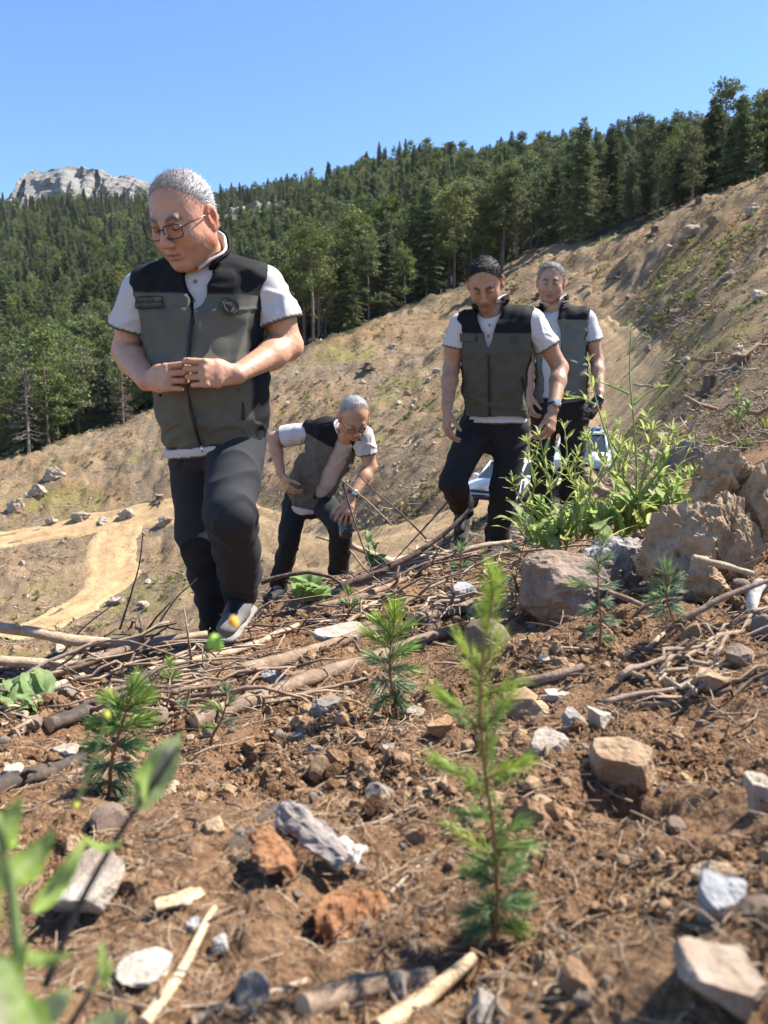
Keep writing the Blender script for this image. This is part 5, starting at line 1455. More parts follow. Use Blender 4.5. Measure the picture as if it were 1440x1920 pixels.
def hand_prims(S, W, F, N, T, s=1.0, curl=(55, 70, 45), tdir=None, tcurl=(20, 25), spread=.06, k=.004):
    """palm and five fingers. F finger direction, N palm side, T thumb side"""
    F = unit(F); N = unit(N - F * np.dot(N, F)); T = unit(T - F * np.dot(T, F) - N * np.dot(T, N))
    S.econe(W - F * .02 * s, W + F * .045 * s, (.026 * s, .019 * s), (.038 * s, .0165 * s), T, None, .012)
    S.econe(W + F * .045 * s, W + F * .088 * s, (.038 * s, .0165 * s), (.040 * s, .0135 * s), T, .012, .01)
    S.ell(W + F * .035 * s + T * .022 * s + N * .010 * s, V3(.024, .018, .017) * s, np.stack([F, T, N], 1), .012)
    ln = [(.044, .027, .022), (.048, .030, .023), (.045, .028, .022), (.036, .021, .020)]
    for i in range(4):
        p = W + F * (.088 - .004 * abs(i - 1.2)) * s + T * (.0305 - .0200 * i) * s
        d = unit(F + T * spread * (1.5 - i)); ang = 0
        cu = curl[i] if hasattr(curl[0], '__len__') else curl
        S.ell(p - N * .004 * s, V3(.0105, .0098, .0095) * s, np.stack([F, T, N], 1), .003)
        for j in range(3):
            ang += math.radians(cu[j]); dd = unit(d * math.cos(ang) + N * math.sin(ang)); L = ln[i][j] * s
            r = (.0092 - .0006 * j - (.0009 if i == 3 else 0)) * s; q = p + dd * L
            S.econe(p, q, r, r * .94, T, None, .0006); p = q
    td = unit(tdir if tdir is not None else F * .75 + T * .6 + N * .3); p = W + F * .028 * s + T * .026 * s + N * .006 * s
    for j, (L, r) in enumerate(((.040, .0135), (.032, .0115), (.026, .0100))):
        q = p + td * L * s; S.econe(p, q, r * s, r * .9 * s, T, None, .006 if j == 0 else .003); p = q
        a = math.radians(tcurl[min(j, 1)]); td = unit(td * math.cos(a) + (F * .5 + N * .5) * math.sin(a))

def folds(V, D, axis, amp, f_along, f_across, seed, where=None, sharp=1.0):
    """cloth creases: ridged noise running across the given axis; D = direction of displacement per vertex"""
    ax = unit(axis); t = V @ ax; r = V - t[:, None] * ax
    q = r * f_across + np.outer(t * f_along, ax)
    q = q + .55 * np.stack([vn3(V * f_across * .8 + k * 7.7, seed + k) for k in range(3)], 1)
    n = vn3(q, seed + 9); n2 = vn3(q * 2.3 + 4, seed + 12)
    ridge = np.clip(1 - np.abs(n) * 3.2, 0, 1) ** (1.3 * sharp)
    a = amp * (ridge - .3) + amp * .45 * n + amp * .3 * n2
    if where is not None: a = a * where
    return V + D * a[:, None]

def radial(V, a, b):
    """unit directions away from the segment a-b"""
    w = b - a; t = np.clip((V - a) @ w / (w @ w), 0, 1); return unit_rows(V - (a + t[:, None] * w))

def hair_mesh(C, R, s, col, front, thick, seed, n=2600, length=.018, lift=.35, thin_top=0.0, side_col=None, flow=(0, -.8, .3), hn=(.80, -.60)):
    """short hair: a thin cap with thousands of separate strands that thin out towards the hairline. front = (y, z) of the hairline"""
    g = lambda x, y, z: C + R @ (V3(x, y, z) * s); fy, fz = front; rng = np.random.default_rng(seed)
    def shell(th, back):
        S = Sdf()
        S.ell(g(0, -.014, .033), V3(.082 + th, .098 + th, .089 + th) * s, R)
        S.ell(g(0, -.03, -.02), V3(.077 + th * .5, .075, .075) * s, R, .01)
        S.cut(g(0, fy - back, fz), R @ V3(0, *hn), k=.02)
        if fy > .034: S.cut(g(0, .034 - back * .6, .0), R @ V3(0, .93, -.2), k=.012)
        S.cut(g(0, -.05, -.062 + back), R @ V3(0, .35, -1), k=.006)
        for q in (-1, 1): S.ell(g(q * .091, -.010, -.012), V3(.022, .027 + back * .4, .040 + back * .3) * s, R, .004, 'd')
        S.ell(g(0, -.012, .026), V3(.077, .092, .084) * s, R, .0, 'd')
        V, Q = S.mesh(.004); V = relax(V, Q, 2); return V, Q, vnormals(V, Q)
    sc = col if side_col is None else side_col
    def tint(V):
        L = (V - C) @ R / s
        w = np.clip((np.abs(L[:, 0]) - .045) / .025, 0, 1) + np.clip((-L[:, 2] + .01) / .03, 0, 1); w = np.clip(w, 0, 1)[:, None]
        return (col * (1 - w) + sc * w)
    mb = MB(); V, Q, N = shell(thick * .5, .02)
    q = (V - C) @ R; st_ = vn3(np.stack([q[:, 0] * 420, q[:, 1] * 90, q[:, 2] * 160], 1), seed)
    V = V + N * (.0012 * st_)[:, None]
    mb.add(V, Q, None, np.clip(tint(V) * (.72 + .35 * st_[:, None]), .004, 1))
    V, Q, N = shell(thick * .6, -.005); L = (V - C) @ R / s; cc = tint(V)
    out = np.linalg.norm((L - V3(0, -.014, .032)) / V3(.082, .098, .089), axis=1) > 1.01
    ids = rng.choice(np.flatnonzero(out), n); fl = R @ unit(V3(*flow)); up = R @ V3(0, 0, 1)
    P0, D0, S0, L0, K0 = [], [], [], [], []
    nn = N[ids]; base = fl[None] * .8 - up[None] * np.clip(.6 - L[ids][:, 2:3] * 9, 0, 1.2)
    td = unit_rows(base - nn * (base * nn).sum(1, keepdims=True) + rng.normal(0, .32, (n, 3)))
    d = unit_rows(td + nn * (lift + rng.normal(0, .1, (n, 1)))); l = (length * rng.uniform(.45, 1.2, (n, 1)) * s)
    sd = unit_rows(np.cross(d, nn) + 1e-6) * (.0006 * s * rng.uniform(.7, 1.6, (n, 1))); p = V[ids] + rng.normal(0, .0012, (n, 3)) - nn * .002
    e = p + d * l * .55 + td * l * .15; tip = p + d * l * .85 + td * l * .5 - nn * l * .1
    VV = np.stack([p - sd, p + sd, e + sd * .8, e - sd * .8, tip], 1).reshape(-1, 3); k = np.arange(n)[:, None] * 5
    ck = np.repeat(np.clip(cc[ids] * rng.uniform(.55, 1.45, (n, 1)), .004, .9), 5, 0)
    mb.v.append(VV); mb.q.append(k + np.array([[0, 1, 2, 3]]) + mb.n); mb.t.append(k + np.array([[3, 2, 4]]) + mb.n); mb.n += len(VV); mb.c.append(ck)
    return mb.mesh('hair', [M_HAIR])

def spectacles(root, C, R, s, w=.027, h=.0185):
    g = lambda x, y, z: C + R @ (V3(x, y, z) * s); o = link('spectacles', None, root)
    for q in (-1, 1):
        k = np.linspace(0, 2 * np.pi, 37)[:-1]; se = lambda v: np.sign(v) * np.abs(v) ** .62
        loop = [g(q * .034 + w * se(np.cos(t)), .112 - .010 * abs(se(np.cos(t)) * q + 1) * .5 * (1 if q * np.cos(t) > 0 else .4), .002 + h * se(np.sin(t)) - .002) for t in k]
        V, Q, T = tube(loop + loop[:1], .0017 * s, 6, False); link('rim', MBm('rim', V, Q, None, M_FRAME), o)
        c = np.mean(loop, 0); link('lens', mesh_np('lens', np.array(loop + [c]), np.array([[j, (j + 1) % 36, 36] for j in range(36)]), True, [M_LENS]), o)
        V, Q, T = tube([g(q * .061, .104, .008), g(q * .077, .085, .012), g(q * .089, .02, .010), g(q * .089, -.012, .008)], .0016 * s, 6); link('temple', MBm('temple', V, Q, T, M_FRAME), o)
    V, Q, T = tube([g(-.008, .114, .008), g(0, .117, .011), g(.008, .114, .008)], .0016 * s, 6); link('bridge', MBm('bridge', V, Q, T, M_FRAME), o)

def shoe(root, ankle, toe, up, cols, s=1.0, laces=True, pink=False):
    """ankle: centre of the ankle; toe: unit direction of the foot"""
    toe = unit(toe); up = unit(up - toe * np.dot(up, toe)); x = np.cross(toe, up); S = Sdf()
    g = lambda a, b, c: ankle + (x * a + toe * b + up * c) * s
    S.econe(g(0, -.045, -.050), g(0, .06, -.055), (.036 * s, .040 * s), (.040 * s, .034 * s), x, .04 * s, .0)
    S.econe(g(0, .06, -.058), g(.004, .175, -.068), (.044 * s, .032 * s), (.036 * s, .022 * s), x, .035 * s, .02)
    S.econe(g(0, -.02, -.04), g(0, -.022, .02), (.038 * s, .046 * s), (.040 * s, .048 * s), x, .012 * s, .02)
    S.ell(g(0, -.022, .03), V3(.029, .036, .03) * s, np.stack([x, toe, up], 1), .004, 'd')
    S.econe(g(0, -.05, -.098), g(.003, .185, -.098), (.040 * s, .014 * s), (.041 * s, .014 * s), x, .035 * s, .004)
    S.cut(g(0, 0, -.108), -up, k=.003)
    V, Q = S.mesh(.0045 * s); V = relax(V, Q, 1); L = (V - ankle) @ np.stack([x, toe, up], 1) / s
    up_c, sole_c, toe_c = cols
    c = np.where((L[:, 2] < -.084)[:, None], sole_c, np.where(((L[:, 1] > .12) | (L[:, 2] < -.062) & (L[:, 1] > .02))[:, None], toe_c, up_c))
    o = link('shoe', mesh_np('shoe', V, Q, True, [M_SHOE], None, c), root)
    if laces:
        mb = MB(); pk = NB('lace_pink', .8).col((.45, .10, .14)).m if pink and 'lace_pink' not in MATS else MATS.get('lace_pink')
        for j in range(5):
            b = .025 + j * .021; z = .006 - j * .0135 - .004
            for q in (-1, 1):
                V, Q, T = tube([g(q * .024, b, z - .004), g(0, b + .008, z + .010), g(-q * .024, b + .018, z - .010)], .0021 * s, 5); mb.add(V, Q, T)
        link('laces', mb.mesh('laces', [NB('lace_dark', .8).col((.05, .05, .055)).m if 'lace_dark' not in MATS else MATS['lace_dark']]), o)
        if pink:
            V, Q, T = tube([g(.026, .03, -.01), g(.030, .07, -.028), g(.030, .11, -.045)], .003 * s, 5); link('lace_loop', MBm('lace_loop', V, Q, T, pk), o)
    return o

def disc(root, name, p, n, r, mat, th=.002, up=V3(0, 0, 1), m=20):
    n = unit(n); x = unit(np.cross(up, n)); y = np.cross(n, x); k = np.arange(m) / m * 6.283
    ring = lambda R, o: p + n * o + R * (np.cos(k)[:, None] * x + np.sin(k)[:, None] * y)
    V = np.concatenate([ring(r, -th), ring(r, th * .6), ring(r * .85, th), [p + n * th]])
    Q = [[a * m + j, a * m + (j + 1) % m, (a + 1) * m + (j + 1) % m, (a + 1) * m + j] for a in range(2) for j in range(m)]
    T = [[2 * m + j, 2 * m + (j + 1) % m, 3 * m] for j in range(m)]
    return link(name, MBm(name, V, np.array(Q), np.array(T), mat, False), root)

def surf_tube(root, name, S, pxs, d0, d1, r, mat, off=.001, n=24, flat=None):
    """a cord laid on a surface along photo pixels"""
    a = np.array(pxs, float); t = np.linspace(0, 1, len(a)); u = np.linspace(0, 1, n); pts = []
    for v in u:
        p, nn = S.see(np.interp(v, t, a[:, 0]), np.interp(v, t, a[:, 1]), d0, d1)
        if p is not None: pts.append(p + nn * (off + .004))
    if len(pts) < 3: return None
    V, Q, T = tube(_blur(np.array(pts), 0, 1.2) if len(pts) > 8 else pts, r, 6)
    return link(name, MBm(name, V, Q, T, mat), root)

def patch(root, name, S, corners, d0, d1, mat, off=.003, n=10, m=5):
    """a flat patch sewn on a surface: corners in photo pixels (tl, tr, br, bl)"""
    c = np.array(corners, float); V = []
    for j in range(m + 1):
        for i in range(n + 1):
            u, v = i / n, j / m; q = (c[0] * (1 - u) + c[1] * u) * (1 - v) + (c[3] * (1 - u) + c[2] * u) * v
            p, nn = S.see(q[0], q[1], d0, d1)
            if p is None: return None
            V.append(p + nn * off)
    Q = [[j * (n + 1) + i, (j + 1) * (n + 1) + i, (j + 1) * (n + 1) + i + 1, j * (n + 1) + i + 1] for j in range(m) for i in range(n)]
    return link(name, mesh_np(name, np.array(V), np.array(Q), True, [mat]), root)

def text_on(root, name, S, txt, px, py, hpx, d0, d1, mat, slope=0.0, off=.0045):
    """small embroidered lettering: mesh glyphs mapped onto a garment"""
    cu = bpy.data.curves.new('t', 'FONT'); cu.body = txt; cu.size = 1.0; cu.align_x = 'CENTER'
    ob = bpy.data.objects.new('t', cu); COL.objects.link(ob); dg = bpy.context.evaluated_depsgraph_get()
    me = bpy.data.meshes.new_from_object(ob.evaluated_get(dg)); bpy.data.objects.remove(ob)
    V = np.empty(len(me.vertices) * 3); me.vertices.foreach_get('co', V); V = V.reshape(-1, 3)
    x0, x1, y0, y1 = V[:, 0].min(), V[:, 0].max(), V[:, 1].min(), V[:, 1].max(); nx, ny = 14, 3; G = np.zeros((nx + 1, ny + 1, 3))
    for i in range(nx + 1):
        for j in range(ny + 1):
            a, b_ = x0 + (x1 - x0) * i / nx, y0 + (y1 - y0) * j / ny
            p, nn = S.see(px + a * hpx, py - b_ * hpx + a * hpx * slope, d0, d1)
            if p is None: return None
            G[i, j] = p + nn * off
    u = np.clip((V[:, 0] - x0) / (x1 - x0) * nx, 0, nx - 1e-4); v = np.clip((V[:, 1] - y0) / (y1 - y0) * ny, 0, ny - 1e-4); i = u.astype(int); j = v.astype(int); u = (u - i)[:, None]; v = (v - j)[:, None]
    W = G[i, j] * (1 - u) * (1 - v) + G[i + 1, j] * u * (1 - v) + G[i, j + 1] * (1 - u) * v + G[i + 1, j + 1] * u * v
    me.vertices.foreach_set('co', W.astype(np.float32).ravel()); me.update()
    me.materials.append(mat); return link(name, me, root)

def limb_world(j): return {k: P(*v) for k, v in j.items()}

def build_person(cfg):
    h = cfg['h']; s = cfg.get('s', 1.0); root = thing('person', cfg['label'], 'person', (0, 0, 0))
    side = unit(V3(*cfg['side'])); upv = V3(0, 0, 1); fwd = unit(np.cross(side, upv))
    st = [(P(a, b, c), w, dp) for a, b, c, w, dp in cfg['torso']]
    # a child of the root shares world coordinates: the root sits at the origin of the figure's feet
    def torso(S, off, k=.03, a=0, b=None):
        b = b or len(st)
        for i in range(a, b - 1):
            (p, w0, d0), (q, w1, d1) = st[i], st[i + 1]
            S.econe(p, q, (w0 + off, d0 + off), (w1 + off, d1 + off), cfg.get('sides', [side] * 9)[i], .05, k)
    A = {k: {n: P(*v) for n, v in a.items() if n in ('sh', 'el', 'wr')} for k, a in cfg['arms'].items()}
    LG = {k: {n: P(*v) for n, v in a.items() if n in ('hip', 'knee', 'ank')} for k, a in cfg['legs'].items()}
    C = P(*cfg['head'][:3]); R = rot_head(*[math.radians(v) for v in cfg['head'][3:6]]); hs = cfg['head'][6]
    nb = st[0][0]
    # ---- body: head, neck, torso, arms, hands, legs as one surface
    S = Sdf(); torso(S, -.050)
    head_sdf(S, C, R, hs, cfg.get('heavy', 0))
    S.econe(nb + V3(0, 0, -.03), C + R @ (V3(0, -.02, -.075) * hs), .062 * s, .056 * s, side, None, .02)
    for k, a in A.items():
        ra = cfg.get('arm_r', 1.0) * s
        m0 = a['sh'] * .45 + a['el'] * .55; S.econe(a['sh'], m0, .038 * ra, .047 * ra, side, None, .02); S.econe(m0, a['el'], .046 * ra, .040 * ra, side, None, .02)
        m = a['el'] * .68 + a['wr'] * .32
        S.econe(a['el'], m, .040 * ra, .041 * ra, side, None, .02); S.econe(m, a['wr'], (.0405 * ra, .039 * ra), (.028 * ra, .023 * ra), side, None, .02)
        hd = cfg['arms'][k]['hand']
        F = V3(*hd['F']) if 'F' in hd else unit(a['wr'] - a['el'])
        hand_prims(S, a['wr'] + unit(F) * .012, F, V3(*hd['N']), V3(*hd['T']), hd.get('s', 1.0) * s, hd.get('curl', (25, 35, 25)), V3(*hd['td']) if 'td' in hd else None, hd.get('tc', (15, 20)), hd.get('spread', .06))
    for k, l in LG.items():
        S.econe(l['hip'], l['knee'], .075 * s, .048 * s, side, None, .03); S.econe(l['knee'], l['ank'], .045 * s, .032 * s, side, None, .02)
        td = unit(V3(*cfg['legs'][k]['toe'])); S.econe(l['ank'] + V3(0, 0, -.02), l['ank'] + td * .10 * s + V3(0, 0, -.06), .034 * s, .026 * s, side, None, .02)
    V, Q = S.mesh(h); L = (V - C) @ R / hs
    V = relax(V, Q, 1, .35)
    col = skin_colour(L, V3(*cfg['skin']), V3(*cfg['brow']), cfg['stubble'], cfg.get('ruddy', .6))
    if cfg.get('sock'):
        for l in LG.values(): col[np.linalg.norm(V - l['ank'], axis=1) < .17] = (.02, .02, .022)
    col = col * (1 + .09 * vn3(V * 55, 3)[:, None] + V3(.05, -.03, -.03) * vn3(V * 30, 14)[:, None] + .05 * vn3(V * 160, 4)[:, None])
    Nn = vnormals(V, Q); ax_, y_, z_ = np.abs(L[:, 0]), L[:, 1], L[:, 2]; fr_ = (np.abs(z_) < .13) & (y_ > .03) & (ax_ < .085)
    wr = -.0009 * np.clip(np.sin((z_ + .25 * ax_ ** 2 * 8) * 6.283 / .0105), 0, 1) * np.exp(-((z_ - .062) / .02) ** 2) * (ax_ < .055) * cfg.get('age', 1.0)
    wr = wr - .0010 * np.exp(-((z_ + .014 + .12 * (ax_ - .033)) / .0022) ** 2) * (ax_ > .018) * (ax_ < .05) * cfg.get('age', 1.0) - .0008 * np.clip(np.sin((z_ - .4 * ax_) * 6.283 / .009), 0, 1) * np.exp(-((ax_ - .058) / .008) ** 2 - ((z_ - .004) / .016) ** 2) * cfg.get('age', 1.0)
    V = V + Nn * (wr * fr_ + .0005 * vn3(V * 140, 21))[:, None]
    stb = fr_ * np.clip((-.038 - z_) / .02, 0, 1) * cfg['stubble']; col = col * (1 - .45 * np.clip(stb * (.5 + 1.2 * vn3(V * 420, 33)), 0, 1)[:, None])
    link('body', mesh_np('body', V, Q, True, [M_SKIN], None, np.clip(col, 0, 1)), root)
    # ---- shirt
    S = Sdf(); torso(S, -.024)
    (p, w0, d0), (q, w1, d1) = st[-2], st[-1]; G = Sdf(); G.econe(p, q, (w0 - .008, d0 - .008), (w1 + .004, d1 + .004), side, .03, .0); vn_ = unit(V3(*cfg['vest_hem'][3:6])); G.cut(P(*cfg['vest_hem'][:3]) + vn_ * .004, -vn_, k=.01); S.group(G, .008)
    hem, hn = P(*cfg['shirt_hem'][:3]), V3(*cfg['shirt_hem'][3:6]); S.cut(hem, hn, k=.004)
    nk = unit(unit(C + R @ (V3(0, -.02, -.09) * hs) - nb) + V3(0, 0, .8))
    for k, a in A.items():
        out = unit(a['el'] - a['sh']); fr = cfg['arms'][k].get('sleeve', .72); e = a['sh'] + (a['el'] - a['sh']) * fr; w = cfg['arms'][k].get('sw', .070) * s
        inn = unit(st[2][0] - a['sh']); G = Sdf()
        G.econe(a['sh'] + inn * .008 + V3(0, 0, -.006), e + out * .05, .065 * s, w, side, None, .0)
        G.econe(st[1][0] * .5 + a['sh'] * .5 + V3(0, 0, -.015), a['sh'] + inn * .02 + V3(0, 0, -.015), .062 * s, .060 * s, side, None, .03)
        G.cut(e, out + V3(*cfg['arms'][k].get('cuff_tilt', (0, 0, 0))), k=.003)
        Ls = np.linalg.norm(e - a['sh']) + .05; rr_ = lambda q: .065 * s + (w - .065 * s) * np.clip(q / Ls, 0, 1.3); G.econe(e - out * .04, e + out * .05, rr_(Ls - .09) - .0125, w - .0125, side, .01, .002, 'd')
        S.group(G, .02)
    S.econe(nb - nk * .02, nb + nk * .09, .056 * s, .060 * s, side, None, .006, 'd'); SS = S
    V, Q = S.mesh(cfg.get('gh', .0058)); N = vnormals(V, Q)
    V0 = V.copy(); D = N.copy(); W = np.zeros(len(V))
    for k, a in A.items():
        out = unit(a['el'] - a['sh']); t = (V0 - a['sh']) @ out; rr = np.linalg.norm((V0 - a['sh']) - t[:, None] * out, axis=1)
        m = (t > -.02) & (rr < .12); D[m] = radial(V0[m], a['sh'], a['el']); W[m] = 1
    V = folds(V, D, upv, .004, 7, 9, 5)
    for k, a in A.items():
        out = unit(a['el'] - a['sh']); t = (V0 - a['sh']) @ out; rr = np.linalg.norm((V0 - a['sh']) - t[:, None] * out, axis=1)
        V = folds(V, D, unit(np.cross(out, fwd)), .006, 12, 7, 31, np.clip((t + .02) / .05, 0, 1) * (rr < .12))
    col = np.broadcast_to(V3(*cfg.get('shirt', WHITE_)), V.shape).copy()
    for k, a in A.items():
        out = unit(a['el'] - a['sh']); fr = cfg['arms'][k].get('sleeve', .72); e = a['sh'] + (a['el'] - a['sh']) * fr; nn = unit(out + V3(*cfg['arms'][k].get('cuff_tilt', (0, 0, 0))))
        t = (V0 - e) @ nn; m = (np.abs(t) < .009) & (np.linalg.norm(V0 - e, axis=1) < .12); col[m] = OLIVE * .9
    t = (V0 - hem) @ unit(hn); m = (t > -.007) & (np.abs((V0 - hem) @ side) < .3); col[m] = OLIVE * .9
    shirt = link('polo_shirt', mesh_np('polo_shirt', V, Q, True, [M_CLOTH], None, col), root)
    # shirt collar: leaf-shaped fold around the neck, open in front
    def collar(name, r0, r1, ht, drop, gap, mat, th, colr, tip=0.0, tilt=0.0):
        m = 40; an = np.linspace(gap, 2 * np.pi - gap, m); V = []
        x = unit(side - nk * np.dot(side, nk)); y = np.cross(nk, x)        # y points back
        fr = -y
        for j, t in enumerate(np.linspace(0, 1, 7)):
            for a in an:
                front = max(0, math.cos(a)) ** 3
                rr = r0 + (r1 - r0) * t + .004 * math.sin(a * 5 + 1)
                hh = ht * math.sin(t * math.pi * .5) * (1 - tilt * front) - drop * max(0, t - .5) * 2 - tip * front * t
                V.append(nb + nk * hh + (math.cos(a) * fr * 1.06 + math.sin(a) * x) * rr + fr * (.012 * front))
        V = np.array(V); Qo = [[j * m + i, j * m + i + 1, (j + 1) * m + i + 1, (j + 1) * m + i] for j in range(6) for i in range(m - 1)]
        me = mesh_np(name, V, np.array(Qo), True, [mat], None, np.broadcast_to(colr, V.shape)); o = link(name, me, root)
        md = o.modifiers.new('thickness', 'SOLIDIFY'); md.thickness = th; md.offset = 0
        return o
    cs = cfg.get('collar', 1.0)
    collar('shirt_collar', .066 * s * cs, .080 * s * cs, .046 * s, .014, .42, M_CLOTH, .003, V3(*cfg.get('shirt', WHITE_)), .022, .25)
    # ---- vest
    S = Sdf(); torso(S, .0, .03, 0, cfg.get('vest_n', len(st)))
    for k, a in A.items():
        S.econe(nb * .72 + a['sh'] * .28 + V3(0, 0, -.028), a['sh'] + V3(0, 0, .002), (.060 * s, .056 * s), (.062 * s, .058 * s), fwd, None, .03)
    for k, a in A.items():
        dn = unit(st[2][0] - st[1][0]); q = a['sh'] * .70 + st[1][0] * .30 + fwd * .042 * s; S.econe(q + dn * -.01, q + dn * .13, (.066 * s, .042 * s), (.060 * s, .036 * s), side, None, .03)
    for k, a in A.items():
        o = unit((a['sh'] - st[1][0]) * V3(1, 1, .25)); q = a['sh'] + o * cfg.get('armhole', .008)
        S.cut(q, o + V3(0, 0, -.1), q - .14, q + .14, k=.022)
        S.ell(a['sh'] + o * .122 + unit(st[2][0] - st[1][0]) * .08, V3(.06, .075, .09) * s, np.eye(3), .012, 'd')
    vh, vn = P(*cfg['vest_hem'][:3]), V3(*cfg['vest_hem'][3:6]); S.cut(vh, vn, k=.006)
    S.econe(nb - nk * .02, nb + nk * .10, .070 * s, .080 * s, side, None, .006, 'd')
    openings = []; prev = None
    for (p0, p1, w0, w1) in cfg['vest_open']:
        hp, _n = S.see(p1[0], p1[1], p1[2] - .35, p1[2] + .35); hp = hp if hp is not None else P(*p1)
        e0 = prev if prev is not None else P(p0[0], p0[1], hp[1] + p0[2] - p1[2]); prev = hp
        openings.append((e0, hp, w0, w1))
    for p0, p1, w0, w1 in openings: S.econe(p0, p1, (w0, cfg.get('open_depth', .05)), (w1, cfg.get('open_depth', .05)), side, .02, .004, 'd')
    VS = S
    V, Q = S.mesh(cfg.get('gh', .0058)); N = vnormals(V, Q); V0 = V.copy()
    V = folds(V, N, upv + side * .5, cfg.get('vest_fold', .010), 7, 3.5, 71); V = folds(V, N, side - upv * .4, .007, 8, 3.0, 77); V = folds(V, N, upv - side * .3, .004, 18, 7, 79)
    yk = np.array([P(*q) for q in cfg['yoke']]); yn = unit(V3(*cfg['yoke_n']))
    yz = (V0 - yk[0]) @ yn; m = np.clip(yz / .004 + .5, 0, 1)[:, None]; nv = V3(*cfg.get('olive', OLIVE))
    sp = np.clip((np.abs(N @ side) - .86) / .05, 0, 1)[:, None] * cfg.get('panel', 1.0)
    m = np.maximum(m, sp); col = BLACKV * m + nv * (1 - m); col = col * (1 + .10 * vn3(V * 30, 8)[:, None])
    lining = cfg.get('lining')
    vest = link('vest', mesh_np('vest', V, Q, True, [M_VEST], None, col), root)
    collar('vest_collar', .084 * s * cs, .088 * s * cs, .034 * s, .0, cfg.get('vc_gap', .75), M_VEST, .005, BLACKV, .03, .8)
    # ---- trousers
    S = Sdf(); tr = cfg.get('trouser_r', 1.0) * s
    (p, w0, d0), (q, w1, d1) = st[-2], st[-1]
    S.econe(p, q, (w0 - .022, d0 - .022), (w1 - .020, d1 - .020), side, .06, .02)
    for k, l in LG.items():
        lg = cfg['legs'][k]; kn = l['knee']; r_h, r_k, r_a = [v * tr for v in lg.get('r', (.098, .074, .062))]; G = Sdf()
        o = unit(l['ank'] - kn); e = l['ank'] + o * (lg.get('cuff', .005) + .03); cf = kn * .55 + l['ank'] * .45 - fwd * .012
        G.econe(l['hip'], kn, r_h, r_k, side, None, .03); G.econe(kn, cf, r_k, r_k * .95, side, None, .025); G.econe(cf, l['ank'] + o * .06, r_k * .95, r_a, side, None, .025)
        G.cut(e, o + V3(*lg.get('cuff_tilt', (0, 0, 0))), k=.003); G.econe(e - o * .05, e + o * .09, r_a - .013, r_a - .013, side, .01, .002, 'd')
        S.group(G, .03)
    V, Q = S.mesh(cfg.get('gh', .0058) + .0004); N = vnormals(V, Q); V0 = V.copy()
    for k, l in LG.items():
        other = [q for kk, q in LG.items() if kk != k][0]
        a = unit(l['knee'] - l['hip']); b_ = unit(l['ank'] - l['knee'])
        seg = lambda q: np.minimum(np.linalg.norm(V0 - (q['hip'] + np.clip((V0 - q['hip']) @ (q['knee'] - q['hip']) / ((q['knee'] - q['hip']) @ (q['knee'] - q['hip'])), 0, 1)[:, None] * (q['knee'] - q['hip'])), axis=1),
                                   np.linalg.norm(V0 - (q['knee'] + np.clip((V0 - q['knee']) @ (q['ank'] - q['knee']) / ((q['ank'] - q['knee']) @ (q['ank'] - q['knee'])), 0, 1)[:, None] * (q['ank'] - q['knee'])), axis=1))
        own = seg(l) < seg(other)
        dk = np.linalg.norm(V0 - l['knee'], axis=1); da = np.linalg.norm(V0 - l['ank'], axis=1); dh = np.linalg.norm(V0 - l['hip'], axis=1)
        low = ((V0 - l['knee']) @ b_) > 0
        D = N.copy(); D[low] = radial(V0[low], l['knee'], l['ank'] + b_ * .2)
        V = folds(V, D, a + side * .9, .009, 11, 4.5, 101, own * (.7 * np.exp(-(dk / .15) ** 2) + np.exp(-(dh / .18) ** 2) + .3))
        V = folds(V, D, b_ - side * .8, .010, 11, 4.5, 111, own * low * (np.exp(-(da / .17) ** 2) + .4))
        V = folds(V, D, b_ + side * .3, .006, 17, 5, 121, own * low * np.exp(-(da / .12) ** 2))
    link('trousers', mesh_np('trousers', V, Q, True, [M_DENIM], None, np.broadcast_to(V3(*cfg.get('trouser', DENIM)), V.shape)), root)
    # ---- shoes
    for k, l in LG.items():
        lg = cfg['legs'][k]
        shoe(root, l['ank'] + V3(*lg.get('shoe_off', (0, 0, 0))), V3(*lg['toe']), V3(*lg.get('up', (0, 0, 1))), [V3(*c) for c in lg['shoe']], s * lg.get('ss', 1.0), lg.get('laces', True), lg.get('pink', False))
    # ---- hair
    hc = cfg['hair']
    link('hair', hair_mesh(C, R, hs, V3(*hc['col']), hc['front'], hc.get('thick', .009), hc.get('seed', 1), hc.get('n', 2600), hc.get('len', .016), hc.get('lift', .35), 0, V3(*hc['side']) if 'side' in hc else None, hc.get('flow', (0, -.8, .3)), hc.get('hn', (.80, -.60))), root)
    if cfg.get('glasses'): spectacles(root, C, R, hs)
    return dict(root=root, vest=VS, shirt=SS, C=C, R=R, A=A, LG=LG, hs=hs, s=s, side=side, fwd=fwd, nb=nb)

def watch(p, strap, dialdir):
    """wrist watch as a part of the person"""
    def make(wr, el, r, name='watch'):
        o = link(name, None, p['root']); ax = unit(wr - el); c = wr - ax * .02; x, y, w = frame(ax)
        k = np.arange(24) / 24 * 6.283; V = []
        for q, rr in ((-.010, r), (-.010, r + .003), (.010, r + .003), (.010, r)): V.append(c + ax * q + rr * (np.cos(k)[:, None] * x + np.sin(k)[:, None] * y))
        Q = [[a * 24 + j, a * 24 + (j + 1) % 24, (a + 1) * 24 + (j + 1) % 24, (a + 1) * 24 + j] for a in range(3) for j in range(24)]
        link('strap', mesh_np('strap', np.concatenate(V), np.array(Q), True, [strap]), o)
        n = unit(np.asarray(dialdir, float) - ax * np.dot(dialdir, ax)); q = c + n * (r + .004)
        disc(o, 'watch_case', q, n, .020, M_STEEL, .006, ax); disc(o, 'dial', q + n * .0055, n, .0165, M_DIAL, .002, ax)
    return make
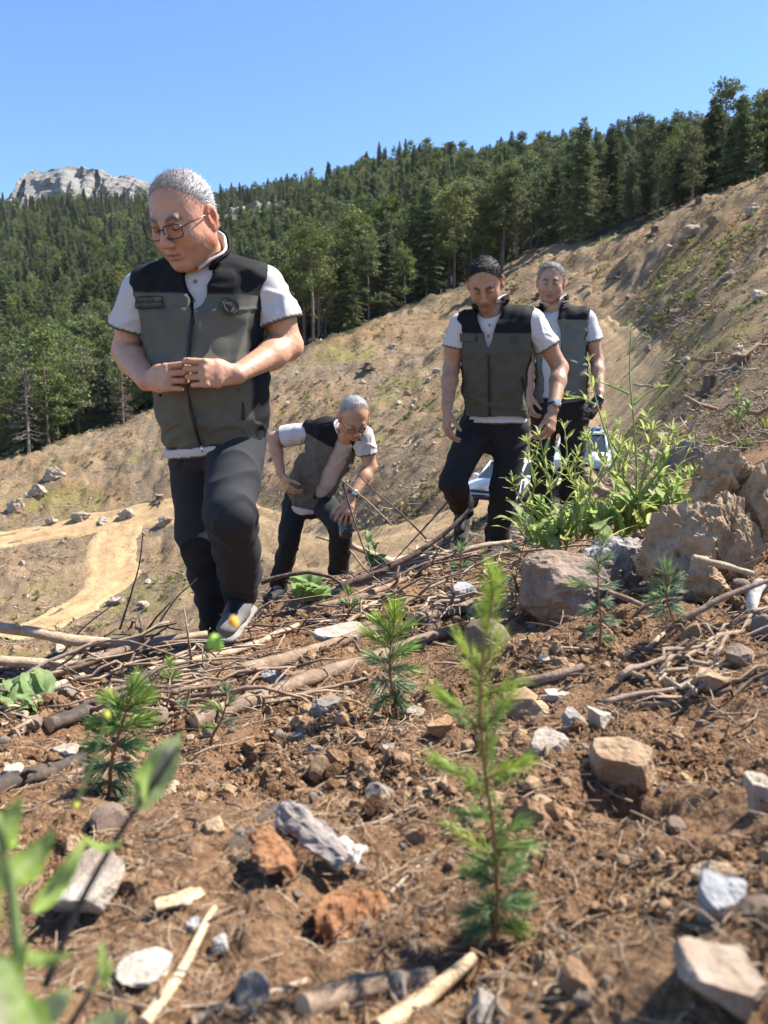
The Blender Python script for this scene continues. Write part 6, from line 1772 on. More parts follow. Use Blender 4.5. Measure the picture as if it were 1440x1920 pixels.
# ------------------------------------------------------------------ the four men
GREY_SHOE = ((.12, .112, .105), (.22, .21, .19), (.165, .155, .145))
DARK_SHOE = ((.03, .03, .032), (.10, .095, .09), (.04, .038, .036))
P1 = build_person(dict(
    label='grey haired man in front, looking down at the zip of his olive and black vest', h=.0032, gh=.0046, s=1.0, side=(.966, -.26, 0), heavy=1.5, sock=True,
    torso=[(372, 476, 2.42, .085, .075), (374, 535, 2.45, .186, .115), (379, 600, 2.46, .194, .145), (390, 690, 2.46, .190, .170), (400, 775, 2.49, .180, .160), (405, 850, 2.52, .165, .125)],
    head=(343, 412, 2.33, 22, 31, 0, 1.03), skin=(.47, .245, .15), brow=(.07, .055, .05), stubble=.25, ruddy=.9, arm_r=1.08, collar=1.12,
    arms=dict(l=dict(sh=(262, 540, 2.465), el=(238, 660, 2.50), wr=(276, 714, 2.28), sleeve=.66, sw=.080, hand=dict(F=(.72, -.60, .06), N=(.6, .72, 0), T=(0, 0, 1), curl=((34, 80, 55), (38, 84, 55), (42, 86, 55), (46, 88, 55)), td=(.95, -.25, .12), tc=(14, 16), s=1.02)),
              r=dict(sh=(500, 530, 2.455), el=(541, 648, 2.47), wr=(442, 702, 2.25), sleeve=.64, sw=.082, hand=dict(F=(-.72, -.60, .0), N=(-.6, .72, 0), T=(0, 0, 1), curl=((34, 80, 55), (38, 84, 55), (42, 86, 55), (46, 88, 55)), td=(-.95, -.25, .10), tc=(14, 16), s=1.02))),
    legs=dict(l=dict(hip=(366, 815, 2.54), knee=(371, 995, 2.60), ank=(410, 1168, 2.82), toe=(.12, -1, -.05), r=(.090, .072, .064), shoe=DARK_SHOE, cuff=.045),
              r=dict(hip=(446, 818, 2.51), knee=(431, 962, 2.27), ank=(452, 1105, 2.66), toe=(-.10, -1, -.16), r=(.097, .076, .066), shoe=GREY_SHOE, cuff=.01, pink=True)),
    shirt_hem=(380, 858, 2.36, .12, .0, -1), vest_hem=(380, 838, 2.34, .10, .05, -1), vest_open=[((374, 492, 2.37), (361, 590, 2.33), .062, .003)], yoke=[(370, 550, 2.3)], yoke_n=(.03, -.12, 1), trouser_top=(400, 800, 2.5),
    hair=dict(col=(.32, .285, .26), side=(.44, .42, .40), front=(.046, .084), thick=.006, n=18000, len=.012, lift=.12, flow=(.25, -.6, .1)), glasses=True))
def p1_details():
    r, S = P1['root'], P1['vest']
    surf_tube(r, 'zip', S, [(361, 588), (356, 640), (352, 690), (357, 760), (368, 805), (378, 836)], 2.0, 2.6, .0055, M_ZIP, .002, 40)
    V, Q, T = tube([P(378, 836, 2.29), P(379, 848, 2.29)], .004, 6); link('zip_pull', MBm('zip_pull', V, Q, T, M_STEEL), r)
    surf_tube(r, 'pocket_zip', S, [(444, 725), (452, 745), (455, 765), (456, 790)], 2.0, 2.7, .006, M_ZIP, 0, 14)
    surf_tube(r, 'pocket_zip', S, [(299, 690), (300, 720), (303, 745)], 2.0, 2.75, .005, M_ZIP, 0, 10)
    pm = NB('name_patch', .9).col((.075, .073, .056)).m; ink = NB('patch_lettering', .9).col((.008, .008, .008)).m
    pt = patch(r, 'name_patch', S, [(259, 556), (308, 556), (308, 580), (257, 579)], 2.0, 2.7, pm, .004)
    if pt:
        text_on(pt, 'lettering', S, 'Fatih \u00d6ZT\u00dcRK', 283, 569, 7.6, 2.0, 2.7, ink, 0, .006); text_on(pt, 'lettering', S, 'ORMAN B\u00d6LGE M\u00dcD\u00dcR\u00dc', 283, 577, 3.9, 2.0, 2.7, ink, 0, .006)
        surf_tube(pt, 'border', S, [(259, 556), (308, 556), (308, 580), (257, 579), (259, 556)], 2.0, 2.7, .0012, ink, .004, 40)
    p, n = S.see(431, 575, 2.0, 2.7)
    if p is not None:
        e = disc(r, 'badge', p + n * .003, n, .027, NB('badge_cloth', .9).col((.05, .052, .042)).m, .002)
        x = unit(np.cross(V3(0, 0, 1), n)); y = np.cross(n, x); k = np.linspace(0, 6.283, 33)
        for R_ in (.0255, .019):
            V, Q, T = tube([p + n * .006 + R_ * (math.cos(t) * x + math.sin(t) * y) for t in k], .0011, 5, False); link('ring', MBm('ring', V, Q, None, ink), e)
        for sg in (-1, 1):      # leafy emblem and letters round the rim
            V, F_ = stone(5, 2, 0, 0); link('leaf_mark', mesh_np('leaf_mark', p + n * .006 + (V * V3(.004, .010, .001)) @ np.stack([x, unit(y + x * sg * .55), n]) + x * sg * .006, F_, True, [ink]), e)
        V, Q, T = tube([p + n * .006 - y * .014, p + n * .006 + y * .010], .0015, 5); link('stem_mark', MBm('stem_mark', V, Q, T, ink), e)
    for px, py in ((366, 528), (363, 564)):
        p, n = P1['shirt'].see(px, py, 2.0, 2.7)
        if p is not None: disc(r, 'button', p + n * .002, n, .006, M_BTN, .002)
p1_details()

P2 = build_person(dict(age=.6,
    label='dark haired man in zipped olive vest striding up with a blue strapped watch', h=.0050, s=1.0, side=(.985, -.17, 0), sock=True,
    torso=[(921, 574, 3.93, .075, .068), (926, 610, 3.96, .180, .110), (928, 655, 3.98, .182, .130), (928, 720, 4.02, .165, .130), (930, 775, 4.06, .165, .125), (932, 830, 4.1, .155, .115)],
    head=(909, 530, 3.86, 12, 44, -3, .97), skin=(.36, .20, .12), brow=(.015, .012, .010), stubble=.55, collar=1.05,
    arms=dict(l=dict(sh=(862, 606, 3.98), el=(846, 690, 4.02), wr=(838, 765, 3.92), sleeve=.55, sw=.070, hand=dict(F=(-.02, -.1, -1), N=(.9, .3, 0), T=(-.1, -1, 0), curl=(22, 32, 22))),
              r=dict(sh=(998, 598, 3.94), el=(1050, 690, 3.96), wr=(1037, 768, 3.78), sleeve=.58, sw=.072, hand=dict(F=(-.18, -.25, -1), N=(-.75, .65, 0), T=(-.6, -.7, 0), curl=(30, 45, 30), td=(-.6, -.3, -.8)))),
    legs=dict(l=dict(hip=(893, 800, 4.1), knee=(850, 902, 3.96), ank=(866, 950, 4.38), toe=(-.12, -.75, -.62), up=(-.1, -.55, .7), r=(.092, .072, .062), shoe=DARK_SHOE, cuff=.09, laces=False),
              r=dict(hip=(962, 805, 4.06), knee=(946, 915, 4.05), ank=(932, 1008, 4.2), toe=(-.25, -1, -.05), r=(.088, .070, .062), shoe=((.03, .03, .032), (.3, .28, .26), (.06, .055, .05)), cuff=.01)),
    shirt_hem=(925, 795, 3.95, 0, 0, -1), vest_hem=(928, 783, 3.95, 0, .05, -1), vest_open=[((916, 582, 3.84), (916, 652, 3.81), .062, .003)], yoke=[(925, 625, 3.85)], yoke_n=(0, -.12, 1), trouser_top=(930, 765, 4.05),
    olive=(.075, .07, .052), trouser=(.019, .019, .020), hair=dict(col=(.020, .018, .017), side=(.06, .055, .05), front=(.056, .080), thick=.010, n=9000, len=.018, lift=.4, flow=(.3, .3, .3), seed=4)))
def p2_details():
    r, S = P2['root'], P2['vest']
    surf_tube(r, 'zip', S, [(916, 650), (917, 700), (918, 782)], 3.6, 4.1, .005, M_ZIP, 0, 26)
    pm = MATS['name_patch']; pt = patch(r, 'name_patch', S, [(861, 625), (892, 626), (892, 640), (862, 640)], 3.6, 4.2, pm, .004)
    p, n = S.see(964, 635, 3.6, 4.2)
    if p is not None: disc(r, 'badge', p + n * .003, n, .026, MATS['badge_cloth'], .002)
    surf_tube(r, 'pocket_zip', S, [(978, 705), (983, 725), (984, 745)], 3.6, 4.2, .005, M_ZIP, 0, 10)
    a = P2['A']['r']; watch(P2, M_STRAP, (.2, -1, .2))(a['wr'], a['el'], .031)
    for px, py in ((918, 610), (916, 630)):
        p, n = P2['shirt'].see(px, py, 3.5, 4.2)
        if p is not None: disc(r, 'button', p + n * .002, n, .006, M_BTN, .002)
p2_details()

P3 = build_person(dict(
    label='grey haired man standing behind with his vest open, holding a phone', h=.0056, s=1.0, side=(.97, -.22, 0), sock=True,
    torso=[(1040, 570, 5.02, .070, .065), (1047, 600, 5.03, .165, .105), (1050, 640, 5.03, .175, .120), (1053, 690, 5.03, .165, .125), (1052, 745, 5.04, .165, .120), (1048, 790, 5.05, .155, .110)],
    head=(1033, 529, 4.97, 14, 19, 3, .95), skin=(.38, .225, .15), brow=(.05, .04, .035), stubble=.3, collar=1.05,
    arms=dict(l=dict(sh=(996, 598, 5.03), el=(990, 672, 5.06), wr=(992, 735, 4.98), sleeve=.58, hand=dict(F=(0, -.1, -1), N=(.9, .3, 0), T=(-.1, -1, 0), curl=(25, 35, 25))),
              r=dict(sh=(1100, 596, 5.0), el=(1119, 675, 5.02), wr=(1124, 738, 4.86), sleeve=.56, sw=.070, hand=dict(F=(-.06, -.35, -1), N=(-.9, .1, .2), T=(-.2, -1, .1), curl=(45, 50, 30), td=(-.5, -.7, -.6)))),
    legs=dict(l=dict(hip=(1022, 775, 5.06), knee=(1015, 880, 5.02), ank=(1012, 972, 5.08), toe=(-.2, -1, 0), r=(.092, .072, .064), shoe=DARK_SHOE, laces=False),
              r=dict(hip=(1078, 775, 5.04), knee=(1072, 880, 5.06), ank=(1066, 972, 5.14), toe=(.1, -1, 0), r=(.092, .072, .064), shoe=DARK_SHOE, laces=False)),
    shirt_hem=(1040, 748, 4.95, 0, 0, -1), vest_hem=(1080, 753, 4.95, .12, 0, -1), vest_open=[((1030, 570, 4.93), (1030, 650, 4.90), .055, .070), ((1030, 650, 4.90), (1033, 735, 4.90), .070, .085), ((1033, 735, 4.9), (1034, 790, 4.9), .085, .09)], open_depth=.06, yoke=[(1080, 600, 4.95)], yoke_n=(0, -.1, 1), trouser_top=(1050, 735, 5.05),
    olive=(.12, .125, .10), shirt=(.46, .46, .48), trouser=(.022, .022, .022), vc_gap=.9,
    hair=dict(col=(.20, .19, .185), side=(.33, .32, .31), front=(.058, .080), thick=.010, n=7000, len=.018, lift=.3, flow=(.6, .2, .1), seed=7)))

P4 = build_person(dict(
    label='balding grey man with glasses bending over, one hand on his knee', h=.0052, s=1.0, side=(.93, -.36, 0),
    torso=[(650, 806, 4.72, .075, .068), (634, 818, 4.80, .160, .115), (618, 842, 4.88, .175, .130), (596, 885, 4.98, .165, .125), (580, 925, 5.08, .160, .125), (572, 950, 5.12, .150, .115)],
    head=(664, 783, 4.58, -20, 48, -6, .98), skin=(.43, .24, .15), brow=(.16, .14, .13), stubble=.2, ruddy=.8, collar=1.05,
    arms=dict(l=dict(sh=(582, 806, 4.86), el=(513, 822, 4.92), wr=(527, 888, 4.88), sleeve=.78, sw=.072, hand=dict(F=(.45, -.1, -.9), N=(.75, .6, .3), T=(-.5, -.8, 0), curl=(25, 35, 25), spread=.12)),
              r=dict(sh=(683, 815, 4.72), el=(694, 875, 4.74), wr=(659, 932, 4.60), sleeve=.62, sw=.070, hand=dict(F=(-.30, -.35, -.85), N=(-.1, .85, -.35), T=(-1, 0, .1), curl=(18, 32, 25), td=(-.75, -.1, -.6), spread=.2))),
    legs=dict(l=dict(hip=(556, 935, 5.12), knee=(542, 1010, 5.06), ank=(524, 1092, 5.14), toe=(-.3, -1, -.02), r=(.090, .070, .060), shoe=DARK_SHOE, laces=False),
              r=dict(hip=(602, 938, 5.1), knee=(640, 988, 4.80), ank=(633, 1076, 5.02), toe=(.1, -1, -.02), r=(.092, .074, .060), shoe=DARK_SHOE, laces=False)),
    shirt_hem=(580, 968, 4.98, .1, .2, -1), vest_hem=(575, 955, 4.98, -.15, .25, -1), vest_open=[((650, 822, 4.60), (634, 870, 4.66), .045, .060), ((634, 870, 4.66), (612, 925, 4.8), .060, .075), ((612, 925, 4.8), (596, 965, 4.86), .075, .085)], open_depth=.06, armhole=.045, yoke=[(632, 838, 4.74)], yoke_n=(.35, -.35, 1), trouser_top=(580, 920, 5.1),
    olive=(.10, .098, .08), shirt=(.48, .45, .43), trouser=(.022, .024, .024), vc_gap=.9,
    hair=dict(col=(.36, .35, .335), side=(.38, .37, .36), front=(.022, .085), hn=(.93, -.36), thick=.009, n=7000, len=.014, lift=.25, seed=9), glasses=True))
def held_things():
    a = P4['A']['r']; watch(P4, M_STRAPK, (.3, -1, .3))(a['wr'], a['el'], .030)
    def phone(name, label, c, x, y, w=.036, hh=.075, th=.0045):
        x = unit(x); y = unit(y - x * np.dot(x, y)); n = np.cross(x, y); k = []
        for q in np.arange(24) / 24 * 6.283:
            se = lambda v: np.sign(v) * abs(v) ** .35
            k.append(V3(w * se(math.cos(q)), hh * se(math.sin(q)), 0))
        k = np.array(k); B = np.stack([x, y, n]); m = 24
        rings = [k * V3(.96, .98, 1) + V3(0, 0, -th), k + V3(0, 0, -th * .6), k + V3(0, 0, th * .6), k * V3(.96, .98, 1) + V3(0, 0, th)]
        V = np.concatenate(rings + [[V3(0, 0, -th)], [V3(0, 0, th)]]) @ B
        Q = [[r * m + j, r * m + (j + 1) % m, (r + 1) * m + (j + 1) % m, (r + 1) * m + j] for r in range(3) for j in range(m)]
        T = [[4 * m, (j + 1) % m, j] for j in range(m)] + [[4 * m + 1, 3 * m + j, 3 * m + (j + 1) % m] for j in range(m)]
        o = thing(name, label, 'phone', c, None, MBm(name, V, np.array(Q), np.array(T), M_PHONE))
        s = k * V3(.86, .93, 0) + V3(0, 0, th + .0008); V = np.concatenate([s, [V3(0, 0, th + .0008)]]) @ B
        link('screen', mesh_np('screen', V, np.array([[j, (j + 1) % m, m] for j in range(m)]), False, [NB('screen_' + name, .06, .8).col((.02, .022, .03)).m]), o)
        V, F_ = stone(8, 2, 0, 0); link('camera_bump', mesh_np('camera_bump', (V * V3(.011, .013, .002) + V3(-w * .5, hh * .7, -th)) @ B, F_, True, [M_PHONE]), o)
    phone('phone', 'black phone held low by the man standing behind', P(1113, 764, 4.80), V3(.8, -.5, -.5), V3(-.45, .1, -.8))
    phone('dark_phone', 'dark phone pressed to the knee of the bending man', P(648, 985, 4.64), V3(.9, -.25, .1), V3(.25, -.3, -.9), .042, .08, .006)
held_things()
# ------------------------------------------------------------------ seedlings and weeds
def mat_leaf(name, tr=.35, rough=.55):
    b = NB(name, rough, .3); c = b.attr('Col'); po = b.coord('Object')
    c = b.mix(b.ramp(b.noise(po, 40, 3), [(.35, (.35, .35, .35)), (.65, (0, 0, 0))]), c, b.mix(.5, c, (.05, .07, .02)))
    b.col(c).translucent(c, tr); return b.m
M_NEEDLE = mat_leaf('seedling_needles', .3)
M_LEAF = mat_leaf('weed_leaf', .55)
M_STEM = mat_vcol('plant_stem', .7, .2, (200, .3, .002))
LIME, GREEN, DKGREEN, GREYG = V3(.38, .52, .07), V3(.22, .33, .085), V3(.15, .23, .11), V3(.21, .28, .155)

def tuft(mb, a, b, n, nl, ang, col, rng, w=.0008, tip=None):
    """needles along the shoot a-b, leaning forward by ang from the axis"""
    ax = unit(b - a); x, y, _ = frame(ax); L = np.linalg.norm(b - a)
    for i in range(n):
        u = (i + rng.random()) / n; p = a + (b - a) * u; t = rng.uniform(0, 6.283); th = ang * rng.uniform(.7, 1.5) * (1.35 - .8 * u)
        d = unit(ax * math.cos(th) + (math.cos(t) * x + math.sin(t) * y) * math.sin(th)); l = nl * rng.uniform(.7, 1.15)
        sd = unit(np.cross(d, rng.normal(0, 1, 3))) * w; q = p + d * l * .55; e = p + d * l + V3(0, 0, -.06 * l) + ax * l * .08
        c = col * rng.uniform(.65, 1.3)
        if tip is not None: c = c * (1 - u * .7) + tip * (u * .7) * rng.uniform(.8, 1.2)
        mb.add([p - sd * .7, p + sd * .7, q + sd, q - sd, e], [[0, 1, 2, 3]], [[3, 2, 4]], c)

def seedling(label, base, top, d, spec, seed, stemr=.003, nl=.03, dens=1.0, w=.0008, name='pine_seedling', lean=None):
    """spec: list of (u along stem, pixel offset dx, dy, needle count, colour, tip colour)"""
    rng = np.random.default_rng(seed); B = hit(base[0], base[1], .4, 8, ground) if d is None else P(base[0], base[1], d)
    d = B[1]; B[2] = float(ground(B[0], B[1])); T = P(top[0], top[1], d - (.03 if lean is None else lean))
    o = thing(name, label, 'seedling', B); k = np.linspace(0, 1, 9)
    path = B + (T - B) * k[:, None] + np.stack([.012 * np.sin(k * 5 + seed), .008 * np.sin(k * 4), 0 * k], 1) * np.linalg.norm(T - B) / .35
    V, Q, Tt = tube(np.concatenate([[B - V3(0, 0, .02)], path]) - B, np.linspace(stemr, stemr * .35, 10), 7); mb = MB(); mb.add(V, Q, Tt, V3(.24, .13, .055))
    nb = MB(); at = lambda u: np.array([np.interp(u, k, path[:, i]) for i in range(3)])
    for (u, dx, dy, n, col, tip) in spec:
        a = at(u); e = a + V3(dx / F_PX * d, rng.normal(0, .4) * abs(dx) / F_PX * d, -dy / F_PX * d)
        if abs(dx) > 1: V, Q, Tt = tube(np.array([a, e]) - B, [stemr * .45, stemr * .25], 5); mb.add(V, Q, Tt, V3(.20, .15, .05))
        tuft(nb, a - B, e - B, int(n * dens * .8), nl, .52 if abs(dx) > 3 else .62, col, rng, w, tip)
    link('stem', mb.mesh('stem', [M_STEM]), o)
    link('needles', nb.mesh('needles', [M_NEEDLE], False), o, kind='stuff')
    return o
L_, G_, D_, Y_ = LIME, GREEN, DKGREEN, GREYG
seedling('tall blurred pine seedling with bright green tips in the foreground', (905, 1765), (938, 1085), None, [
    (.93, 2, -62, 120, L_, L_), (.86, 0, -50, 70, L_ * .9, L_), (.76, -34, -58, 60, L_ * .8, L_), (.77, 30, -55, 50, L_ * .8, L_), (.68, 0, -60, 50, G_, L_), (.70, 58, -38, 40, L_ * .8, L_),
    (.61, -78, -72, 95, G_, L_), (.60, 50, -66, 80, G_, L_), (.52, 10, -55, 45, G_, None), (.44, -92, -52, 110, G_, L_), (.47, 66, -44, 95, L_ * .8, L_), (.36, -52, -14, 70, G_, G_), (.42, -40, -50, 50, G_, L_),
    (.31, 48, -30, 90, G_, G_ * 1.2), (.27, 56, -6, 80, G_, None), (.24, -88, -26, 50, L_ * .8, L_), (.22, -40, -20, 60, G_, None), (.17, -44, -22, 130, D_, G_), (.16, 42, -24, 130, D_, G_), (.10, -56, -4, 150, D_, G_), (.10, 52, -2, 150, D_, G_),
    (.05, -38, 6, 120, D_, None), (.05, 40, 8, 120, G_, L_ * .5), (.02, -10, -60, 110, D_, G_), (.2, 5, -50, 90, G_, None), (.32, 3, -60, 50, G_, None), (.47, 2, -60, 50, G_, L_), (.6, 2, -60, 50, G_, L_)], 1, .0028, .021, 1.5, .00042, lean=.05)
seedling('bushy blue green pine seedling beside the longest log', (738, 1345), (736, 1160), None, [
    (.95, 2, -30, 90, L_ * .8, L_), (.82, -25, -30, 80, G_, L_), (.8, 28, -24, 80, G_, L_), (.7, -45, -28, 70, G_, L_), (.62, 34, -18, 90, G_, G_ * 1.3), (.55, -30, -8, 90, Y_, G_), (.5, 38, 0, 90, Y_, L_ * .7), (.4, -26, 8, 80, Y_, None), (.36, 26, 12, 90, Y_, None), (.24, -26, 16, 80, D_, None), (.2, 20, 18, 80, D_, None), (.4, 0, -40, 60, Y_, None), (.7, 0, -40, 60, G_, None), (.1, 0, -20, 50, D_, None)], 2, .0035, .040, 1.2, .0009)
seedling('dense green pine seedling rising behind the foreground weed at the left', (205, 1490), (235, 1305), None, [
    (.96, 10, -22, 110, G_, L_ * .8), (.85, -22, -25, 100, G_, L_ * .7), (.85, 32, -22, 110, G_, L_ * .7), (.7, -30, -10, 100, G_, None), (.68, 36, -10, 110, G_, L_ * .6), (.5, -34, 0, 110, D_, G_), (.5, 30, 4, 110, D_, G_), (.32, -30, 8, 100, D_, None), (.3, 26, 10, 100, D_, None), (.14, -20, 6, 80, D_, None), (.14, 20, 8, 80, D_, None), (.6, 0, -40, 80, G_, None)], 3, .004, .036, 1.2, .0009)
seedling('tiny pine seedling between the black log and the boots', (320, 1298), (318, 1248), None, [(.9, 0, -12, 60, G_, L_ * .6), (.5, -8, -8, 50, G_, None), (.5, 8, -8, 50, G_, None), (.2, 0, -14, 50, D_, None)], 4, .002, .025, 1.0, .001)
seedling('sparse little pine seedling in front of the longest log', (398, 1390), (428, 1300), None, [(.95, 0, -8, 45, Y_, None), (.7, 12, -10, 40, Y_, L_ * .5), (.6, -22, -14, 40, G_, None), (.4, 14, -2, 40, Y_, None), (.3, -14, 0, 40, G_, L_ * .5)], 5, .003, .03, 1.0, .001)
seedling('faint little pine seedling left of the sparse one', (372, 1362), (350, 1326), None, [(.9, -4, -8, 45, Y_, None), (.5, 8, -4, 40, Y_, None)], 6, .0022, .026, 1.0, .001)
seedling('slender bluish pine seedling before the brown block of rock', (1118, 1218), (1132, 1025), None, [(.97, 2, -20, 60, Y_, G_), (.85, 12, -10, 45, Y_, None), (.75, -14, -10, 45, Y_, None), (.62, 22, -4, 40, Y_, None), (.6, -50, -12, 60, Y_, L_ * .8), (.48, 14, 2, 45, Y_, None), (.4, -22, 0, 50, Y_, None), (.3, 18, 4, 55, Y_, None), (.22, -16, 4, 55, Y_, None), (.12, 14, 4, 45, D_, None), (.7, 0, -30, 40, Y_, None)], 7, .0028, .030, 1.1, .0009)
seedling('compact bluish pine seedling in the shade of the rock heap', (1265, 1185), (1248, 1075), None, [(.95, -2, -14, 80, Y_, G_), (.8, 12, -10, 70, Y_, None), (.78, -18, -6, 70, Y_, G_), (.65, 14, -4, 70, Y_, None), (.62, -22, 4, 70, Y_, L_ * .5), (.5, 10, 6, 60, Y_, None), (.45, -14, 8, 60, Y_, None)], 8, .0028, .034, 1.1, .0009)
seedling('pale bluish seedling behind the brown block of rock', (968, 1082), (985, 985), 2.35, [(.95, 0, -10, 60, Y_, None), (.8, 10, -8, 60, Y_, None), (.7, -12, -6, 60, Y_, None), (.5, 12, 0, 60, Y_, None), (.4, -14, 2, 60, Y_, None), (.25, 8, 4, 50, Y_, None)], 9, .003, .04, 1.0, .0012)
seedling('small pale seedling at the feet of the walking man', (866, 1080), (862, 1030), 2.9, [(.9, 0, -8, 60, Y_, G_), (.5, 8, -4, 50, Y_, None), (.5, -8, -4, 50, Y_, None)], 10, .003, .045, 1.0, .0014)
seedling('small green seedling on the brush heap', (655, 1160), (652, 1112), None, [(.9, 0, -8, 60, G_, None), (.5, 8, -4, 50, G_, None), (.5, -8, -4, 50, Y_, None)], 11, .003, .04, 1.0, .0014)

# ---- leafy weeds: every leaf is a part that shares one of a few leaf meshes
def leaf_mesh(name, W, arch, lobes, col, col2, seed, twist=0.0, n=12, m=4):
    """a leaf of unit length along +X"""
    rng = np.random.default_rng(seed); u = np.linspace(0, 1, n + 1); prof = np.sin(np.clip(u, .02, 1) ** .8 * np.pi) ** .8 * (1 + lobes * np.abs(np.sin(u * 17 + seed))) / (1 + lobes * .5)
    prof[0] = .08; prof[-1] = .0; V, C = [], []
    for i in range(n + 1):
        a = twist * u[i]
        for j in range(m + 1):
            v = (j / m - .5) * 2; y = v * prof[i] * W; z = arch * math.sin(u[i] * 2.2) - .18 * arch + abs(v) * prof[i] * W * .28 + .02 * rng.normal(0, 1) * W * 3
            V.append((u[i] - .12 * arch * u[i] ** 2, y * math.cos(a), z + y * math.sin(a))); C.append(col2 if abs(v) < .1 else col * (1 + .15 * rng.normal()))
    Q = [[i * (m + 1) + j, i * (m + 1) + j + 1, (i + 1) * (m + 1) + j + 1, (i + 1) * (m + 1) + j] for i in range(n) for j in range(m)]
    return mesh_np(name, np.array(V), np.array(Q), True, [M_LEAF], None, np.clip(np.array(C), .01, 1))
YG = V3(.38, .43, .10); YG2 = V3(.48, .50, .20); GG = V3(.24, .32, .08); PG = V3(.31, .39, .17)
LF_SPIKY = [leaf_mesh('leaf', .065, .25, .8, YG, YG2, 1), leaf_mesh('leaf', .055, -.15, 1.2, YG * .9, YG2, 2, .6), leaf_mesh('leaf', .08, .35, 1.0, GG * 1.3, YG2, 3, -.5), leaf_mesh('leaf', .05, .1, .6, YG2 * .95, YG2, 4, .3)]
LF_BROAD = [leaf_mesh('leaf', .11, .3, .6, GG, PG, 5), leaf_mesh('leaf', .13, .2, .6, PG * .8, PG, 6, .3), leaf_mesh('leaf', .10, .4, .9, GG * 1.2, PG, 7, -.3)]
LF_ROUND = [leaf_mesh('leaf', .34, .22, .12, V3(.22, .33, .12), V3(.33, .42, .2), 8), leaf_mesh('leaf', .30, .3, .12, V3(.26, .37, .14), V3(.35, .44, .22), 9, .2)]

def put_leaf(o, me, p, d, up, L):
    d = unit(d); y = unit(np.cross(up, d) + 1e-6); z = np.cross(d, y)
    q = link('leaf', me, o); M = Matrix(((d[0] * L, y[0] * L, z[0] * L, p[0]), (d[1] * L, y[1] * L, z[1] * L, p[1]), (d[2] * L, y[2] * L, z[2] * L, p[2]), (0, 0, 0, 1)))
    q.matrix_local = M; return q

def weed(label, stems, d, leaves, LF, seed, stemr=.003, base=None, stemc=V3(.22, .27, .08), Lr=(.05, .1), top=True, name='leafy_weed', rosette=0, rl=(.08, .14), LF2=None, group=None):
    """stems: lists of photo pixels from the foot up; leaves per stem"""
    rng = np.random.default_rng(seed); b0 = P(*stems[0][0], d); o = thing(name, label, 'weed', b0, group)
    for q in stems:
        w = smooth_path([P(a, b, d + rng.normal(0, .02)) for a, b in q], 14) - b0; mb = MB(); V, Q, T = tube(w, np.linspace(stemr, stemr * .4, 14), 6); mb.add(V, Q, T, stemc)
        link('stem', mb.mesh('stem', [M_STEM]), o)
        for i in range(leaves):
            u = rng.uniform(.12, 1.0) ** .8; k = u * 13; j = min(int(k), 12); p = w[j] + (w[j + 1] - w[j]) * (k - j); ax = unit(w[j + 1] - w[j])
            a = rng.uniform(0, 6.28); out = V3(math.cos(a), math.sin(a) * .8, 0); L = rng.uniform(*Lr) * (1.15 - .6 * u)
            put_leaf(o, LF[rng.integers(0, len(LF))], p, out * .9 + ax * rng.uniform(.2, .9), V3(0, 0, 1) + rng.normal(0, .3, 3), L)
        if top:
            for i in range(7):
                a = i * .9; put_leaf(o, LF[rng.integers(0, len(LF))], w[-1], V3(math.cos(a) * .7, math.sin(a) * .7, rng.uniform(.2, 1)), V3(0, 0, 1), Lr[0] * rng.uniform(.45, .9))
    for i in range(rosette):
        a = rng.uniform(0, 6.28); e = rng.uniform(.15, .9); LL = LF2 or LF
        put_leaf(o, LL[rng.integers(0, len(LL))], V3(rng.normal(0, .03), rng.normal(0, .03), rng.uniform(0, .05)), V3(math.cos(a), math.sin(a), e), V3(0, 0, 1) + rng.normal(0, .25, 3), rng.uniform(*rl))
    return o
weed('tallest leafy weed stalk with a spiky tuft against the dirt road', [[(1190, 1000), (1195, 880), (1186, 760), (1178, 690), (1185, 602)], [(1186, 760), (1215, 735), (1240, 725)], [(1182, 740), (1150, 725), (1120, 715)]], 2.45, 5, LF_SPIKY, 21, .0045, Lr=(.035, .07))
weed('leaning weed stalk with a spiky tuft before the man holding a phone', [[(1165, 960), (1150, 850), (1128, 790), (1112, 730), (1102, 670)], [(1118, 760), (1090, 745), (1062, 742)]], 2.4, 6, LF_SPIKY, 22, .0038, Lr=(.035, .07))
weed('spiky weed with a tuft reaching to the hand of the walking man', [[(1040, 1010), (1035, 930), (1020, 860), (1010, 810)], [(1030, 900), (1000, 850), (985, 825)], [(1035, 920), (1065, 860), (1058, 800)]], 2.45, 11, LF_SPIKY, 23, .0035, Lr=(.05, .10), rosette=26, LF2=LF_BROAD + LF_SPIKY, rl=(.08, .17))
weed('yellowish spiky weed in the middle of the green clump', [[(1110, 1010), (1105, 930), (1110, 850), (1100, 810)], [(1108, 920), (1150, 870), (1165, 830)], [(1106, 950), (1070, 900), (1060, 870)]], 2.3, 14, LF_SPIKY, 24, .0035, Lr=(.05, .10), rosette=30, LF2=LF_BROAD + LF_SPIKY, rl=(.08, .18))
weed('bushy yellow green weed with a thick stem left of the rock heap', [[(1190, 1000), (1200, 920), (1215, 850), (1225, 800)], [(1198, 930), (1240, 880), (1270, 830)], [(1196, 940), (1165, 890), (1180, 840)], [(1200, 900), (1250, 850), (1262, 800)]], 2.25, 16, LF_SPIKY, 25, .006, Lr=(.05, .10), rosette=28, LF2=LF_BROAD + LF_SPIKY, rl=(.08, .18))
weed('broad leaved green weed hugging the rock heap', [[(1255, 980), (1262, 930), (1275, 890)], [(1255, 970), (1230, 930), (1235, 890)]], 2.3, 12, LF_BROAD + LF_SPIKY, 26, .004, Lr=(.05, .09), rosette=26, LF2=LF_BROAD + LF_SPIKY, rl=(.08, .17))
